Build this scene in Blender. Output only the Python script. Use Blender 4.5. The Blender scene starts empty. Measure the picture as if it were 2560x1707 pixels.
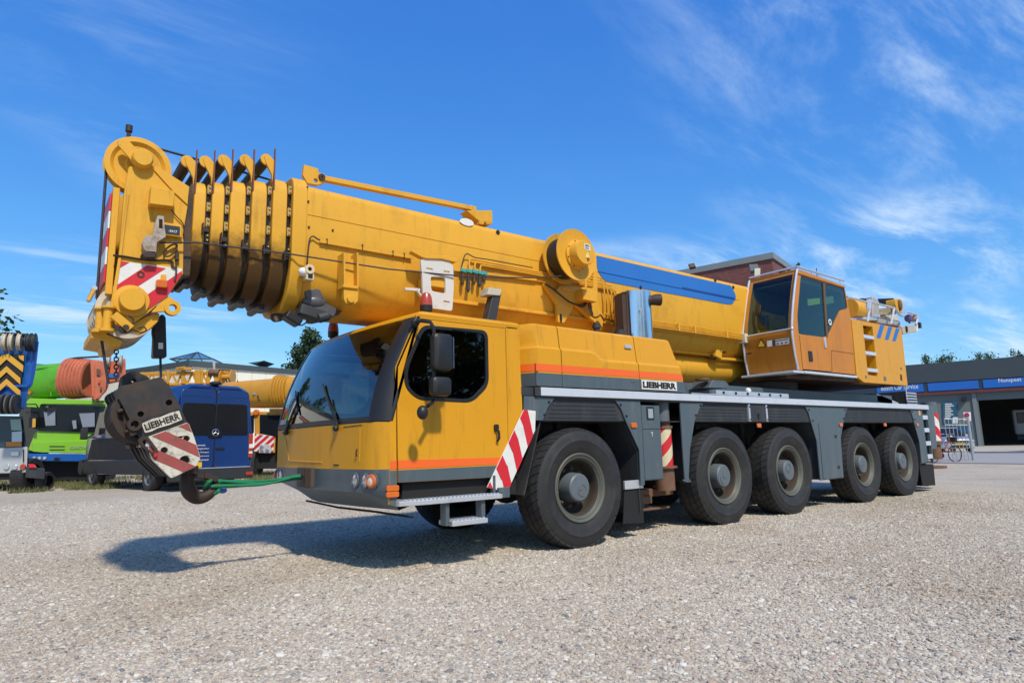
import bpy, bmesh, math, random
from math import pi, sin, cos, radians, sqrt, atan2
from mathutils import Vector, Matrix, noise as mnoise
from mathutils.geometry import tessellate_polygon
V = Vector
random.seed(7)
scn = bpy.context.scene
COL = scn.collection

# ------------------------------------------------------------ camera
FPX, PW, PH = 1597.229, 2560, 1707
CAM = V((-4.958, -5.2321, 1.1068))
RV = V((0.79247868, -0.60940918, -0.02445394))
UV = V((-0.07864174, -0.14186202, 0.98675764))
DV = V((0.60480826, 0.78006129, 0.16034762))
cam_d = bpy.data.cameras.new('camera')
cam = bpy.data.objects.new('camera', cam_d); COL.objects.link(cam)
cam_d.sensor_width = 36.0; cam_d.lens = FPX / PW * 36.0
cam_d.clip_start = 0.05; cam_d.clip_end = 3000
M = Matrix((RV, UV, -DV)).transposed().to_4x4(); M.translation = CAM
cam.matrix_world = M
scn.camera = cam
scn.view_settings.view_transform = 'Standard'
scn.view_settings.look = 'None'
scn.view_settings.gamma = 1.0
scn.view_settings.use_curve_mapping = False
scn.view_settings.exposure = 0.15

# ------------------------------------------------------------ sky and sun
CLX, CLY = 12.0, 3.0
SUN_TO = V((-0.20, -0.84, 1.0)).normalized()
SUN_EL = math.asin(SUN_TO.z)
world = bpy.data.worlds.new('World'); scn.world = world; world.use_nodes = True
wn, wl = world.node_tree.nodes, world.node_tree.links
wn.clear()
def wnode(t, **k):
    n = wn.new(t)
    for a, b in k.items(): setattr(n, a, b)
    return n
sky = wnode('ShaderNodeTexSky', sky_type='NISHITA', sun_disc=False)
sky.sun_elevation = SUN_EL; sky.sun_rotation = pi - math.atan2(SUN_TO.x, -SUN_TO.y)
sky.air_density = 1.0; sky.dust_density = 0.6; sky.ozone_density = 6.0; sky.altitude = 10
tc = wnode('ShaderNodeTexCoord')
sep = wnode('ShaderNodeSeparateXYZ'); wl.new(tc.outputs['Generated'], sep.inputs[0])
def wmath(op, a, b=None):
    n = wnode('ShaderNodeMath', operation=op)
    for i, x in enumerate((a, b)):
        if x is None: continue
        if isinstance(x, (int, float)): n.inputs[i].default_value = x
        else: wl.new(x, n.inputs[i])
    return n.outputs[0]
ssep = wnode('ShaderNodeSeparateColor'); wl.new(sky.outputs[0], ssep.inputs[0]); hs = wnode('ShaderNodeCombineColor')
for i, (p_, a_) in enumerate(((1.30, 1.45), (0.90, 1.25), (0.46, 1.17))):   # camera's deep-blue rendering of the whole sky
    wl.new(wmath('MULTIPLY', wmath('POWER', wmath('MULTIPLY', ssep.outputs[i], 0.1), p_), a_ * 10), hs.inputs[i])
zc = wmath('ADD', wmath('MAXIMUM', sep.outputs[2], 0.0), 0.10)
comb = wnode('ShaderNodeCombineXYZ')
wl.new(wmath('DIVIDE', sep.outputs[0], zc), comb.inputs[0]); wl.new(wmath('DIVIDE', sep.outputs[1], zc), comb.inputs[1])
def wnoise(scale, rot, sc, det, rough, dist, loc=(0, 0, 0)):
    mp = wnode('ShaderNodeMapping'); mp.inputs['Rotation'].default_value = (0, 0, radians(rot)); mp.inputs['Scale'].default_value = sc; mp.inputs['Location'].default_value = loc
    wl.new(comb.outputs[0], mp.inputs[0])
    n = wnode('ShaderNodeTexNoise'); n.inputs['Scale'].default_value = scale; n.inputs['Detail'].default_value = det
    n.inputs['Roughness'].default_value = rough; n.inputs['Distortion'].default_value = dist
    wl.new(mp.outputs[0], n.inputs['Vector']); return n.outputs['Fac']
def wramp(x, a, b):
    n = wnode('ShaderNodeMapRange', interpolation_type='SMOOTHSTEP'); n.inputs[1].default_value = a; n.inputs[2].default_value = b
    wl.new(x, n.inputs[0]); return n.outputs[0]
big = wramp(wnoise(0.42, 20, (1, 1.2, 1), 3, 0.5, 0.3, (CLX, CLY, 0)), 0.45, 0.70)
fine = wramp(wnoise(1.5, 38, (0.75, 2.3, 1), 10, 0.66, 0.35, (0.4, 5.2, 0)), 0.42, 0.76)
cl = wmath('MINIMUM', wmath('MULTIPLY', wmath('MULTIPLY', big, fine), 1.15), 0.7)
mix = wnode('ShaderNodeMix', data_type='RGBA'); wl.new(cl, mix.inputs[0]); wl.new(hs.outputs[0], mix.inputs[6])
mix.inputs[7].default_value = (6.6, 8.2, 9.9, 1)
bg = wnode('ShaderNodeBackground'); bg.inputs[1].default_value = 0.1
out = wnode('ShaderNodeOutputWorld'); wl.new(mix.outputs[2], bg.inputs[0]); wl.new(bg.outputs[0], out.inputs[0])

sun_d = bpy.data.lights.new('sun', 'SUN'); sun_d.energy = 3.7; sun_d.angle = radians(3.5); sun_d.color = (1.0, 0.91, 0.76)
sun = bpy.data.objects.new('sun', sun_d); COL.objects.link(sun)
sun.rotation_euler = SUN_TO.to_track_quat('Z', 'Y').to_euler(); sun.location = (0, -20, 30)

# ------------------------------------------------------------ pixel helper
def ray(px, py): return DV + RV * ((px - PW / 2) / FPX) - UV * ((py - PH / 2) / FPX)
def at(px, py, depth): return CAM + ray(px, py) * depth
def on(px, py, ax, val):
    v = ray(px, py); return CAM + v * ((val - CAM[ax]) / v[ax])

# ------------------------------------------------------------ materials
MATS = {}
def lin(c):
    return tuple(x / 12.92 if x <= 0.04045 else ((x + 0.055) / 1.055) ** 2.4 for x in c)
def mat(name, col, rough=0.5, metal=0.0, var=0.12, vscale=2.5, dirt=None, damt=0.0, dscale=3.0, bump=0.0, bscale=60, coat=0.0, emit=None, spec=0.5, streak=False, edge=0.5, wear=0.0, wcol=(0.10, 0.05, 0.02)):
    if name in MATS: return MATS[name]
    m = bpy.data.materials.new(name); m.use_nodes = True; MATS[name] = m
    n, l = m.node_tree.nodes, m.node_tree.links
    b = n['Principled BSDF']
    b.inputs['Roughness'].default_value = rough; b.inputs['Metallic'].default_value = metal
    b.inputs['Specular IOR Level'].default_value = spec
    if coat: b.inputs['Coat Weight'].default_value = coat; b.inputs['Coat Roughness'].default_value = 0.15
    g = n.new('ShaderNodeNewGeometry')
    nz = n.new('ShaderNodeTexNoise'); nz.inputs['Scale'].default_value = vscale; nz.inputs['Detail'].default_value = 6; nz.inputs['Roughness'].default_value = 0.6
    l.new(g.outputs['Position'], nz.inputs['Vector'])
    mx = n.new('ShaderNodeMix'); mx.data_type = 'RGBA'
    l.new(nz.outputs['Fac'], mx.inputs[0])
    lo = tuple(max(0, c * (1 - var)) for c in col); hi = tuple(min(1, c * (1 + var)) for c in col)
    mx.inputs[6].default_value = (*lo, 1); mx.inputs[7].default_value = (*hi, 1)
    res = mx.outputs[2]
    if dirt:
        d = n.new('ShaderNodeTexNoise'); d.inputs['Scale'].default_value = dscale; d.inputs['Detail'].default_value = 10; d.inputs['Roughness'].default_value = 0.7
        if streak:
            mp = n.new('ShaderNodeMapping'); mp.inputs['Scale'].default_value = (1, 1, 0.18); l.new(g.outputs['Position'], mp.inputs[0]); l.new(mp.outputs[0], d.inputs['Vector'])
        else: l.new(g.outputs['Position'], d.inputs['Vector'])
        r = n.new('ShaderNodeMapRange'); r.inputs[1].default_value = edge; r.inputs[2].default_value = edge + 0.22; r.inputs[4].default_value = damt
        l.new(d.outputs['Fac'], r.inputs[0])
        m2 = n.new('ShaderNodeMix'); m2.data_type = 'RGBA'; l.new(r.outputs[0], m2.inputs[0]); l.new(res, m2.inputs[6]); m2.inputs[7].default_value = (*dirt, 1)
        res = m2.outputs[2]
    if wear:
        for sc_, lo_, st_ in ((9.0, 0.66, (1, 1, 0.12)), (38.0, 0.70, (1, 1, 1))):     # rain streaks, then stone chips
            mp = n.new('ShaderNodeMapping'); mp.inputs['Scale'].default_value = st_; l.new(g.outputs['Position'], mp.inputs[0])
            w_ = n.new('ShaderNodeTexNoise'); w_.inputs['Scale'].default_value = sc_; w_.inputs['Detail'].default_value = 8; w_.inputs['Roughness'].default_value = 0.7; l.new(mp.outputs[0], w_.inputs['Vector'])
            r_ = n.new('ShaderNodeMapRange'); r_.inputs[1].default_value = lo_ - 0.12; r_.inputs[2].default_value = lo_ + 0.04; r_.inputs[4].default_value = wear; l.new(w_.outputs['Fac'], r_.inputs[0])
            m3 = n.new('ShaderNodeMix'); m3.data_type = 'RGBA'; l.new(r_.outputs[0], m3.inputs[0]); l.new(res, m3.inputs[6]); m3.inputs[7].default_value = (*wcol, 1); res = m3.outputs[2]
    l.new(res, b.inputs['Base Color'])
    rr = n.new('ShaderNodeMapRange'); rr.inputs[3].default_value = max(0.02, rough - 0.08); rr.inputs[4].default_value = min(1, rough + 0.1)
    l.new(nz.outputs['Fac'], rr.inputs[0]); l.new(rr.outputs[0], b.inputs['Roughness'])
    if bump:
        nb = n.new('ShaderNodeTexNoise'); nb.inputs['Scale'].default_value = bscale; nb.inputs['Detail'].default_value = 4
        l.new(g.outputs['Position'], nb.inputs['Vector'])
        bp = n.new('ShaderNodeBump'); bp.inputs['Strength'].default_value = bump; bp.inputs['Distance'].default_value = 0.01
        l.new(nb.outputs['Fac'], bp.inputs['Height']); l.new(bp.outputs[0], b.inputs['Normal'])
    if emit:
        b.inputs['Emission Color'].default_value = (*emit, 1); b.inputs['Emission Strength'].default_value = 1
    return m
def glass(name, tint, trans=0.55, rough=0.02):
    if name in MATS: return MATS[name]
    m = bpy.data.materials.new(name); m.use_nodes = True; MATS[name] = m
    n, l = m.node_tree.nodes, m.node_tree.links; n.clear()
    o = n.new('ShaderNodeOutputMaterial'); t = n.new('ShaderNodeBsdfTransparent'); t.inputs[0].default_value = (*tint, 1)
    gl = n.new('ShaderNodeBsdfGlossy'); gl.inputs['Roughness'].default_value = rough; gl.inputs[0].default_value = (0.95, 0.97, 1, 1)
    ge = n.new('ShaderNodeNewGeometry'); dt = n.new('ShaderNodeVectorMath'); dt.operation = 'DOT_PRODUCT'
    l.new(ge.outputs['Normal'], dt.inputs[0]); l.new(ge.outputs['Incoming'], dt.inputs[1])
    def mth(op, x, y=None):
        k = n.new('ShaderNodeMath'); k.operation = op
        for i, q in enumerate((x, y)):
            if q is None: continue
            if isinstance(q, (int, float)): k.inputs[i].default_value = q
            else: l.new(q, k.inputs[i])
        return k.outputs[0]
    sch = mth('POWER', mth('SUBTRACT', 1.0, mth('ABSOLUTE', dt.outputs['Value'])), 5.0)      # Schlick reflection, same from both sides
    ad = n.new('ShaderNodeMath'); ad.operation = 'MULTIPLY_ADD'; ad.inputs[1].default_value = 1.0 - trans; ad.inputs[2].default_value = trans
    l.new(sch, ad.inputs[0])
    mx = n.new('ShaderNodeMixShader'); l.new(ad.outputs[0], mx.inputs[0]); l.new(t.outputs[0], mx.inputs[1]); l.new(gl.outputs[0], mx.inputs[2]); l.new(mx.outputs[0], o.inputs[0])
    return m
YEL = mat('paint_yellow', (0.63, 0.292, 0.009), 0.42, spec=0.35, var=0.06, vscale=1.1, dirt=(0.30, 0.14, 0.02), damt=0.35, dscale=1.6, coat=0.06, edge=0.56, wear=0.28)
YELB = mat('boom_yellow', (0.68, 0.350, 0.030), 0.48, spec=0.28, var=0.08, vscale=0.9, dirt=(0.26, 0.12, 0.02), damt=0.45, dscale=1.3, edge=0.54, wear=0.30)
YELO = mat('weathered_orange_paint', (0.52, 0.19, 0.014), 0.5, var=0.14, vscale=2.2, dirt=(0.22, 0.08, 0.015), damt=0.45, dscale=2.6, streak=True, wear=0.35)
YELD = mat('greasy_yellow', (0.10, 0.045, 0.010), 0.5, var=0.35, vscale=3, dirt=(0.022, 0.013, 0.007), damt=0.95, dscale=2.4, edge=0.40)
GRY = mat('paint_grey', (0.070, 0.098, 0.116), 0.42, var=0.1, vscale=1.8, dirt=(0.16, 0.15, 0.13), damt=0.35, dscale=4, streak=True, coat=0.1, wear=0.30, wcol=(0.22, 0.20, 0.17))
GRYD = mat('liner_dark', (0.028, 0.031, 0.035), 0.6, var=0.3, vscale=5, dirt=(0.09, 0.085, 0.08), damt=0.5, dscale=5, streak=True)
BLK = mat('black_plastic', (0.012, 0.012, 0.013), 0.45, var=0.2, bump=0.05, bscale=200)
BLKM = mat('black_matte', (0.01, 0.01, 0.01), 0.8, var=0.2)
ALU = mat('aluminium', (0.62, 0.64, 0.67), 0.38, metal=0.55, var=0.06, vscale=6, dirt=(0.3, 0.29, 0.27), damt=0.3, dscale=5)
ALUW = mat('rail_white_metal', (0.56, 0.60, 0.66), 0.4, metal=0.15, var=0.05, dirt=(0.3, 0.3, 0.3), damt=0.25, dscale=3)
CHR = mat('chrome', (0.80, 0.82, 0.85), 0.22, metal=1.0, var=0.03, dirt=(0.35, 0.28, 0.2), damt=0.25, dscale=4, edge=0.58)
TYRE = mat('tyre_rubber', (0.017, 0.017, 0.018), 0.68, var=0.4, vscale=7, dirt=(0.055, 0.050, 0.045), damt=0.6, dscale=5, bump=0.12, bscale=90)
RIM = mat('rim_grey', (0.085, 0.092, 0.076), 0.6, var=0.2, vscale=9, dirt=(0.15, 0.105, 0.06), damt=0.75, dscale=5)
RIMR = mat('rim_rusty', (0.036, 0.030, 0.023), 0.75, var=0.3, vscale=10, dirt=(0.060, 0.030, 0.013), damt=0.85, dscale=5, edge=0.44)
HUB = mat('hub_grey', (0.105, 0.128, 0.145), 0.5, var=0.15, vscale=12, dirt=(0.10, 0.09, 0.08), damt=0.4, dscale=14)
ORG = mat('stripe_orange', (0.80, 0.13, 0.018), 0.4, var=0.05)
BLU = mat('panel_blue', (0.020, 0.150, 0.48), 0.55, var=0.05)
RED = mat('reflective_red', (0.58, 0.018, 0.028), 0.4, var=0.1)
WHT = mat('reflective_white', (0.70, 0.70, 0.66), 0.4, var=0.06, dirt=(0.4, 0.38, 0.3), damt=0.3, dscale=6)
REDW = mat('worn_red', (0.33, 0.06, 0.055), 0.6, var=0.3, vscale=8, dirt=(0.14, 0.075, 0.05), damt=0.95, dscale=16, edge=0.47)
WHTW = mat('worn_white', (0.58, 0.55, 0.46), 0.6, var=0.12, vscale=8, dirt=(0.10, 0.06, 0.04), damt=0.95, dscale=17, edge=0.49)
WRST = mat('rusty_white', (0.60, 0.58, 0.54), 0.55, var=0.08, dirt=(0.30, 0.13, 0.05), damt=0.85, dscale=7, edge=0.56)
BLKS = mat('block_steel', (0.022, 0.022, 0.023), 0.55, var=0.3, vscale=6, dirt=(0.075, 0.040, 0.022), damt=0.8, dscale=5, edge=0.48)
RST = mat('dark_rust', (0.036, 0.020, 0.013), 0.65, var=0.4, vscale=9, dirt=(0.02, 0.014, 0.01), damt=0.8, dscale=6)
RSTL = mat('rust_brown', (0.16, 0.085, 0.05), 0.75, var=0.4, vscale=10, dirt=(0.05, 0.03, 0.02), damt=0.7, dscale=8)
GRS = mat('black_grease', (0.008, 0.007, 0.006), 0.4, var=0.4, vscale=8)
ROPE = mat('steel_rope', (0.022, 0.022, 0.030), 0.5, var=0.3, vscale=40, bump=0.5, bscale=160)
PAD = mat('brass_pad', (0.42, 0.28, 0.09), 0.5, var=0.2, vscale=20)
NYL = mat('nylon_sheave', (0.55, 0.49, 0.38), 0.6, var=0.15, vscale=6, dirt=(0.20, 0.15, 0.09), damt=0.6, dscale=6)
AMB = mat('amber_lens', (0.62, 0.13, 0.008), 0.22, var=0.08, coat=0.5)
REDL = mat('red_lens', (0.38, 0.045, 0.02), 0.25, var=0.1, coat=0.4)
LAMP = mat('lamp_glass', (0.62, 0.64, 0.66), 0.15, metal=0.7, var=0.15, vscale=60)
GRN = mat('green_sling', (0.006, 0.17, 0.075), 0.8, var=0.35, vscale=30, bump=0.4, bscale=120)
TEAL = mat('coupling_teal', (0.05, 0.30, 0.28), 0.5)
WIN = glass('cab_glass', (0.40, 0.47, 0.46), 0.06)
WSG = glass('screen_glass', (0.13, 0.18, 0.17), 0.14)
WINO = glass('operator_glass', (0.56, 0.70, 0.58), 0.05)
SEAT = mat('seat_fabric', (0.03, 0.03, 0.034), 0.9, var=0.2)

# ------------------------------------------------------------ mesh builder
def rotm(a, ax): return Matrix.Rotation(radians(a), 3, ax)
class MB:
    def __init__(s, xf=None): s.v = []; s.f = []; s.xf = xf
    def add(s, verts, faces):
        o = len(s.v)
        s.v += [tuple(s.xf(V(p)) if s.xf else p) for p in verts]; s.f += [tuple(i + o for i in f) for f in faces]; return s
    def box(s, x0, x1, y0, y1, z0, z1):
        vs = [(x, y, z) for x in (x0, x1) for y in (y0, y1) for z in (z0, z1)]
        return s.add(vs, [(0, 1, 3, 2), (4, 6, 7, 5), (0, 4, 5, 1), (2, 3, 7, 6), (0, 2, 6, 4), (1, 5, 7, 3)])
    def obox(s, c, size, R=None):
        c = V(c); h = V(size) / 2; R = R or Matrix.Identity(3)
        vs = [tuple(c + R @ V((i * h.x, j * h.y, k * h.z))) for i in (-1, 1) for j in (-1, 1) for k in (-1, 1)]
        return s.add(vs, [(0, 1, 3, 2), (4, 6, 7, 5), (0, 4, 5, 1), (2, 3, 7, 6), (0, 2, 6, 4), (1, 5, 7, 3)])
    def bar(s, a, b, w, h, up=(0, 0, 1)):
        a, b = V(a), V(b); d = (b - a); L = d.length; d.normalize()
        u = V(up); sd = d.cross(u)
        if sd.length < 1e-4: sd = d.cross(V((1, 0, 0)))
        sd.normalize(); u = sd.cross(d)
        return s.obox((a + b) / 2, (L, w, h), Matrix((d, sd, u)).transposed())
    def plate(s, outer, t0, t1, plane='xz', holes=()):
        # polygon with holes, extruded along the third axis from t0 to t1
        def mp(p, t):
            return {'xz': (p[0], t, p[1]), 'xy': (p[0], p[1], t), 'yz': (t, p[0], p[1])}[plane]
        loops = [list(outer)] + [list(h) for h in holes]
        flat = [p for lp in loops for p in lp]
        tris = tessellate_polygon([[V((p[0], p[1], 0)) for p in lp] for lp in loops])
        n = len(flat)
        if not holes: tr = [tuple(range(n))]
        else: tr = tris
        vs = [mp(p, t0) for p in flat] + [mp(p, t1) for p in flat]
        fs = [tuple(t) for t in tr] + [tuple(i + n for i in reversed(t)) for t in tr]
        o = 0
        for lp in loops:
            k = len(lp)
            for i in range(k):
                a, b = o + i, o + (i + 1) % k
                fs.append((a, b, b + n, a + n))
            o += k
        return s.add(vs, fs)
    def cyl(s, a, b, r0, r1=None, n=16, caps=True):
        a, b = V(a), V(b); d = (b - a).normalized(); r1 = r0 if r1 is None else r1
        x = d.orthogonal().normalized(); y = d.cross(x)
        vs = []
        for p, r in ((a, r0), (b, r1)):
            vs += [tuple(p + x * (r * cos(2 * pi * i / n)) + y * (r * sin(2 * pi * i / n))) for i in range(n)]
        fs = [(i, (i + 1) % n, (i + 1) % n + n, i + n) for i in range(n)]
        if caps: fs += [tuple(range(n - 1, -1, -1)), tuple(range(n, 2 * n))]
        return s.add(vs, fs)
    def lathe(s, prof, o, axis, n=32, closed=False):
        # prof: list of (radius, t along axis)
        o = V(o); d = V(axis).normalized(); x = d.orthogonal().normalized(); y = d.cross(x)
        vs = []
        for r, t in prof:
            vs += [tuple(o + d * t + x * (r * cos(2 * pi * i / n)) + y * (r * sin(2 * pi * i / n))) for i in range(n)]
        m = len(prof); fs = []
        for k in range(m if closed else m - 1):
            k2 = (k + 1) % m
            for i in range(n):
                j = (i + 1) % n
                fs.append((k * n + i, k * n + j, k2 * n + j, k2 * n + i))
        return s.add(vs, fs)
    def tube(s, path, r, n=8, caps=True):
        P = [V(p) for p in path]; m = len(P)
        R = [r] * m if isinstance(r, (int, float)) else list(r)
        T = []
        for i in range(m):
            t = (P[min(i + 1, m - 1)] - P[max(i - 1, 0)]); T.append(t.normalized())
        x = T[0].orthogonal().normalized(); vs = []
        for i in range(m):
            x = (x - T[i] * x.dot(T[i]));
            if x.length < 1e-6: x = T[i].orthogonal()
            x.normalize(); y = T[i].cross(x)
            vs += [tuple(P[i] + x * (R[i] * cos(2 * pi * k / n)) + y * (R[i] * sin(2 * pi * k / n))) for k in range(n)]
        fs = [(i * n + k, i * n + (k + 1) % n, (i + 1) * n + (k + 1) % n, (i + 1) * n + k) for i in range(m - 1) for k in range(n)]
        if caps: fs += [tuple(range(n - 1, -1, -1)), tuple(range((m - 1) * n, m * n))]
        return s.add(vs, fs)
    def loft(s, rings, closed=True, caps=False):
        n = len(rings[0]); vs = [tuple(p) for r in rings for p in r]; fs = []
        for k in range(len(rings) - 1):
            for i in range(n if closed else n - 1):
                j = (i + 1) % n
                fs.append((k * n + i, k * n + j, (k + 1) * n + j, (k + 1) * n + i))
        if caps: fs += [tuple(range(n - 1, -1, -1)), tuple(range((len(rings) - 1) * n, len(rings) * n))]
        return s.add(vs, fs)
    def ball(s, c, r, n=10, sq=(1, 1, 1)):
        prof = [(r * sin(pi * k / n) + 1e-5, -r * cos(pi * k / n)) for k in range(n + 1)]
        o = len(s.v); MBt = MB(); MBt.lathe(prof, (0, 0, 0), (0, 0, 1), n * 2)
        return s.add([tuple(V(c) + V((p[0] * sq[0], p[1] * sq[1], p[2] * sq[2]))) for p in MBt.v], MBt.f)
    def mesh(s, name, smooth=35):
        me = bpy.data.meshes.new(name); me.from_pydata(s.v, [], s.f); me.update()
        bm = bmesh.new(); bm.from_mesh(me); bmesh.ops.recalc_face_normals(bm, faces=bm.faces); bm.to_mesh(me); bm.free()
        if smooth:
            me.polygons.foreach_set('use_smooth', [True] * len(me.polygons)); me.set_sharp_from_angle(angle=radians(smooth))
        return me
    def build(s, name, m, parent=None, bevel=0, smooth=35, seg=2):
        me = s.mesh(name, smooth)
        ms = m if isinstance(m, (list, tuple)) else [m]
        for q in ms: me.materials.append(q)
        return link(name, me, parent, bevel, seg)
def link(name, me, parent=None, bevel=0, seg=2):
    o = bpy.data.objects.new(name, me); COL.objects.link(o)
    if parent is not None: attach(o, parent)
    if bevel:
        b = o.modifiers.new('bevel', 'BEVEL'); b.width = bevel; b.segments = seg; b.limit_method = 'ANGLE'; b.angle_limit = radians(40); b.harden_normals = True
    return o
def each(mbs, name, m, parent=None, bevel=0, smooth=35):
    return [q.build(name, m, parent, bevel, smooth) for q in mbs]
ZOOM = {'hd': (200, 300, 1568 / 600), 'lf': (0, 800, 2195 / 700), 'cab': (660, 750, 1829 / 700), 'bm': (740, 400, 2091 / 600), 'md': (1260, 550, 2091 / 600), 'op': (1700, 600, 2300 / 660), 'rt': (2100, 850, 1803 / 460), 'rr': (2080, 720, 2091 / 240), 'h2': (230, 330, 713 / 250), 'wn': (1360, 560, 1568 / 300)}
def pz(z, x, y, yp):
    # a point seen in the photograph, on the plane y = yp of the crane
    a = ZOOM[z]; return on(a[0] + x / a[2], a[1] + y / a[2], 1, yp)
def p2(z, x, y, yp):
    p = pz(z, x, y, yp); return (p.x, p.z)
def p2s(z, yp, *pts): return [p2(z, x, y, yp) for x, y in pts]
WM = {}
def wm(o): return WM.get(o.name, Matrix.Identity(4))
def attach(o, parent):
    o.parent = parent; o.matrix_parent_inverse = wm(parent).inverted()
def thing(name, label, cat, loc=(0, 0, 0), group=None):
    o = bpy.data.objects.new(name, None); COL.objects.link(o); o.location = loc; o.empty_display_size = 0.3
    WM[o.name] = Matrix.Translation(V(loc))
    return tag(o, label, cat, group)
def tag(o, label, cat, group=None, kind=None):
    if label: o['label'] = label
    if cat: o['category'] = cat
    if group: o['group'] = group
    if kind: o['kind'] = kind
    return o
def struct(o, label=None): o['kind'] = 'structure'; 
def copy_tree(root, loc, label=None, rotz=0.0, scale=None):
    r = root.copy(); COL.objects.link(r); r.location = loc; r.rotation_euler = (0, 0, rotz)
    if scale: r.scale = scale
    if label: r['label'] = label
    for ch in root.children:
        c = ch.copy(); COL.objects.link(c); c.parent = r; c.matrix_parent_inverse = ch.matrix_parent_inverse.copy()
        for g in ch.children:
            d = g.copy(); COL.objects.link(d); d.parent = c; d.matrix_parent_inverse = g.matrix_parent_inverse.copy()
    return r
def circ(cx, cy, r, n=16, a0=0.0, a1=2 * pi):
    full = abs(a1 - a0 - 2 * pi) < 1e-6
    return [(cx + r * cos(a0 + (a1 - a0) * i / (n if full else n - 1)), cy + r * sin(a0 + (a1 - a0) * i / (n if full else n - 1))) for i in range(n)]
def rrect(x0, x1, y0, y1, r, n=5):
    p = []
    for cx, cy, a in ((x1 - r, y1 - r, 0), (x0 + r, y1 - r, pi / 2), (x0 + r, y0 + r, pi), (x1 - r, y0 + r, 1.5 * pi)):
        p += circ(cx, cy, r, n, a, a + pi / 2)
    return p
def fillet(poly, r, n=4):
    out = []; m = len(poly)
    for i in range(m):
        p = V((*poly[i], 0)); a = V((*poly[i - 1], 0)); b = V((*poly[(i + 1) % m], 0))
        da, db = a - p, b - p; rr = min(r, da.length * 0.45, db.length * 0.45)
        s, e = p + da.normalized() * rr, p + db.normalized() * rr
        for k in range(n + 1):
            t = k / n; q = s * (1 - t) ** 2 + p * 2 * t * (1 - t) + e * t * t
            out.append((q.x, q.y))
    return out
def text(txt, o, right, up, h, m, parent, name='lettering', bold=0.0, align='LEFT', depth=0.0015, width=None, shear=0.0):
    cu = bpy.data.curves.new('t', 'FONT'); cu.body = txt; cu.size = 1; cu.extrude = depth / h; cu.offset = bold; cu.align_x = align; cu.shear = shear
    cu.resolution_u = 3
    ob = bpy.data.objects.new('t', cu); COL.objects.link(ob)
    dg = bpy.context.evaluated_depsgraph_get(); me = bpy.data.meshes.new_from_object(ob.evaluated_get(dg))
    bpy.data.objects.remove(ob); bpy.data.curves.remove(cu)
    right, up = V(right).normalized(), V(up).normalized(); nrm = right.cross(up)
    xs = [v.co.x for v in me.vertices]; ys = [v.co.y for v in me.vertices]
    sy = h / (max(ys) - min(ys)); sx = sy
    if width: sx = width / (max(xs) - min(xs))
    y0 = min(ys); x0 = min(xs) if align == 'LEFT' else (min(xs) + max(xs)) / 2
    for v in me.vertices:
        c = v.co.copy(); v.co = V(o) + right * ((c.x - x0) * sx) + up * ((c.y - y0) * sy) + nrm * (c.z * h)
    me.name = name; me.materials.clear(); me.materials.append(m)
    return link(name, me, parent)
def lerp(a, b, t): return a + (b - a) * t
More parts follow.
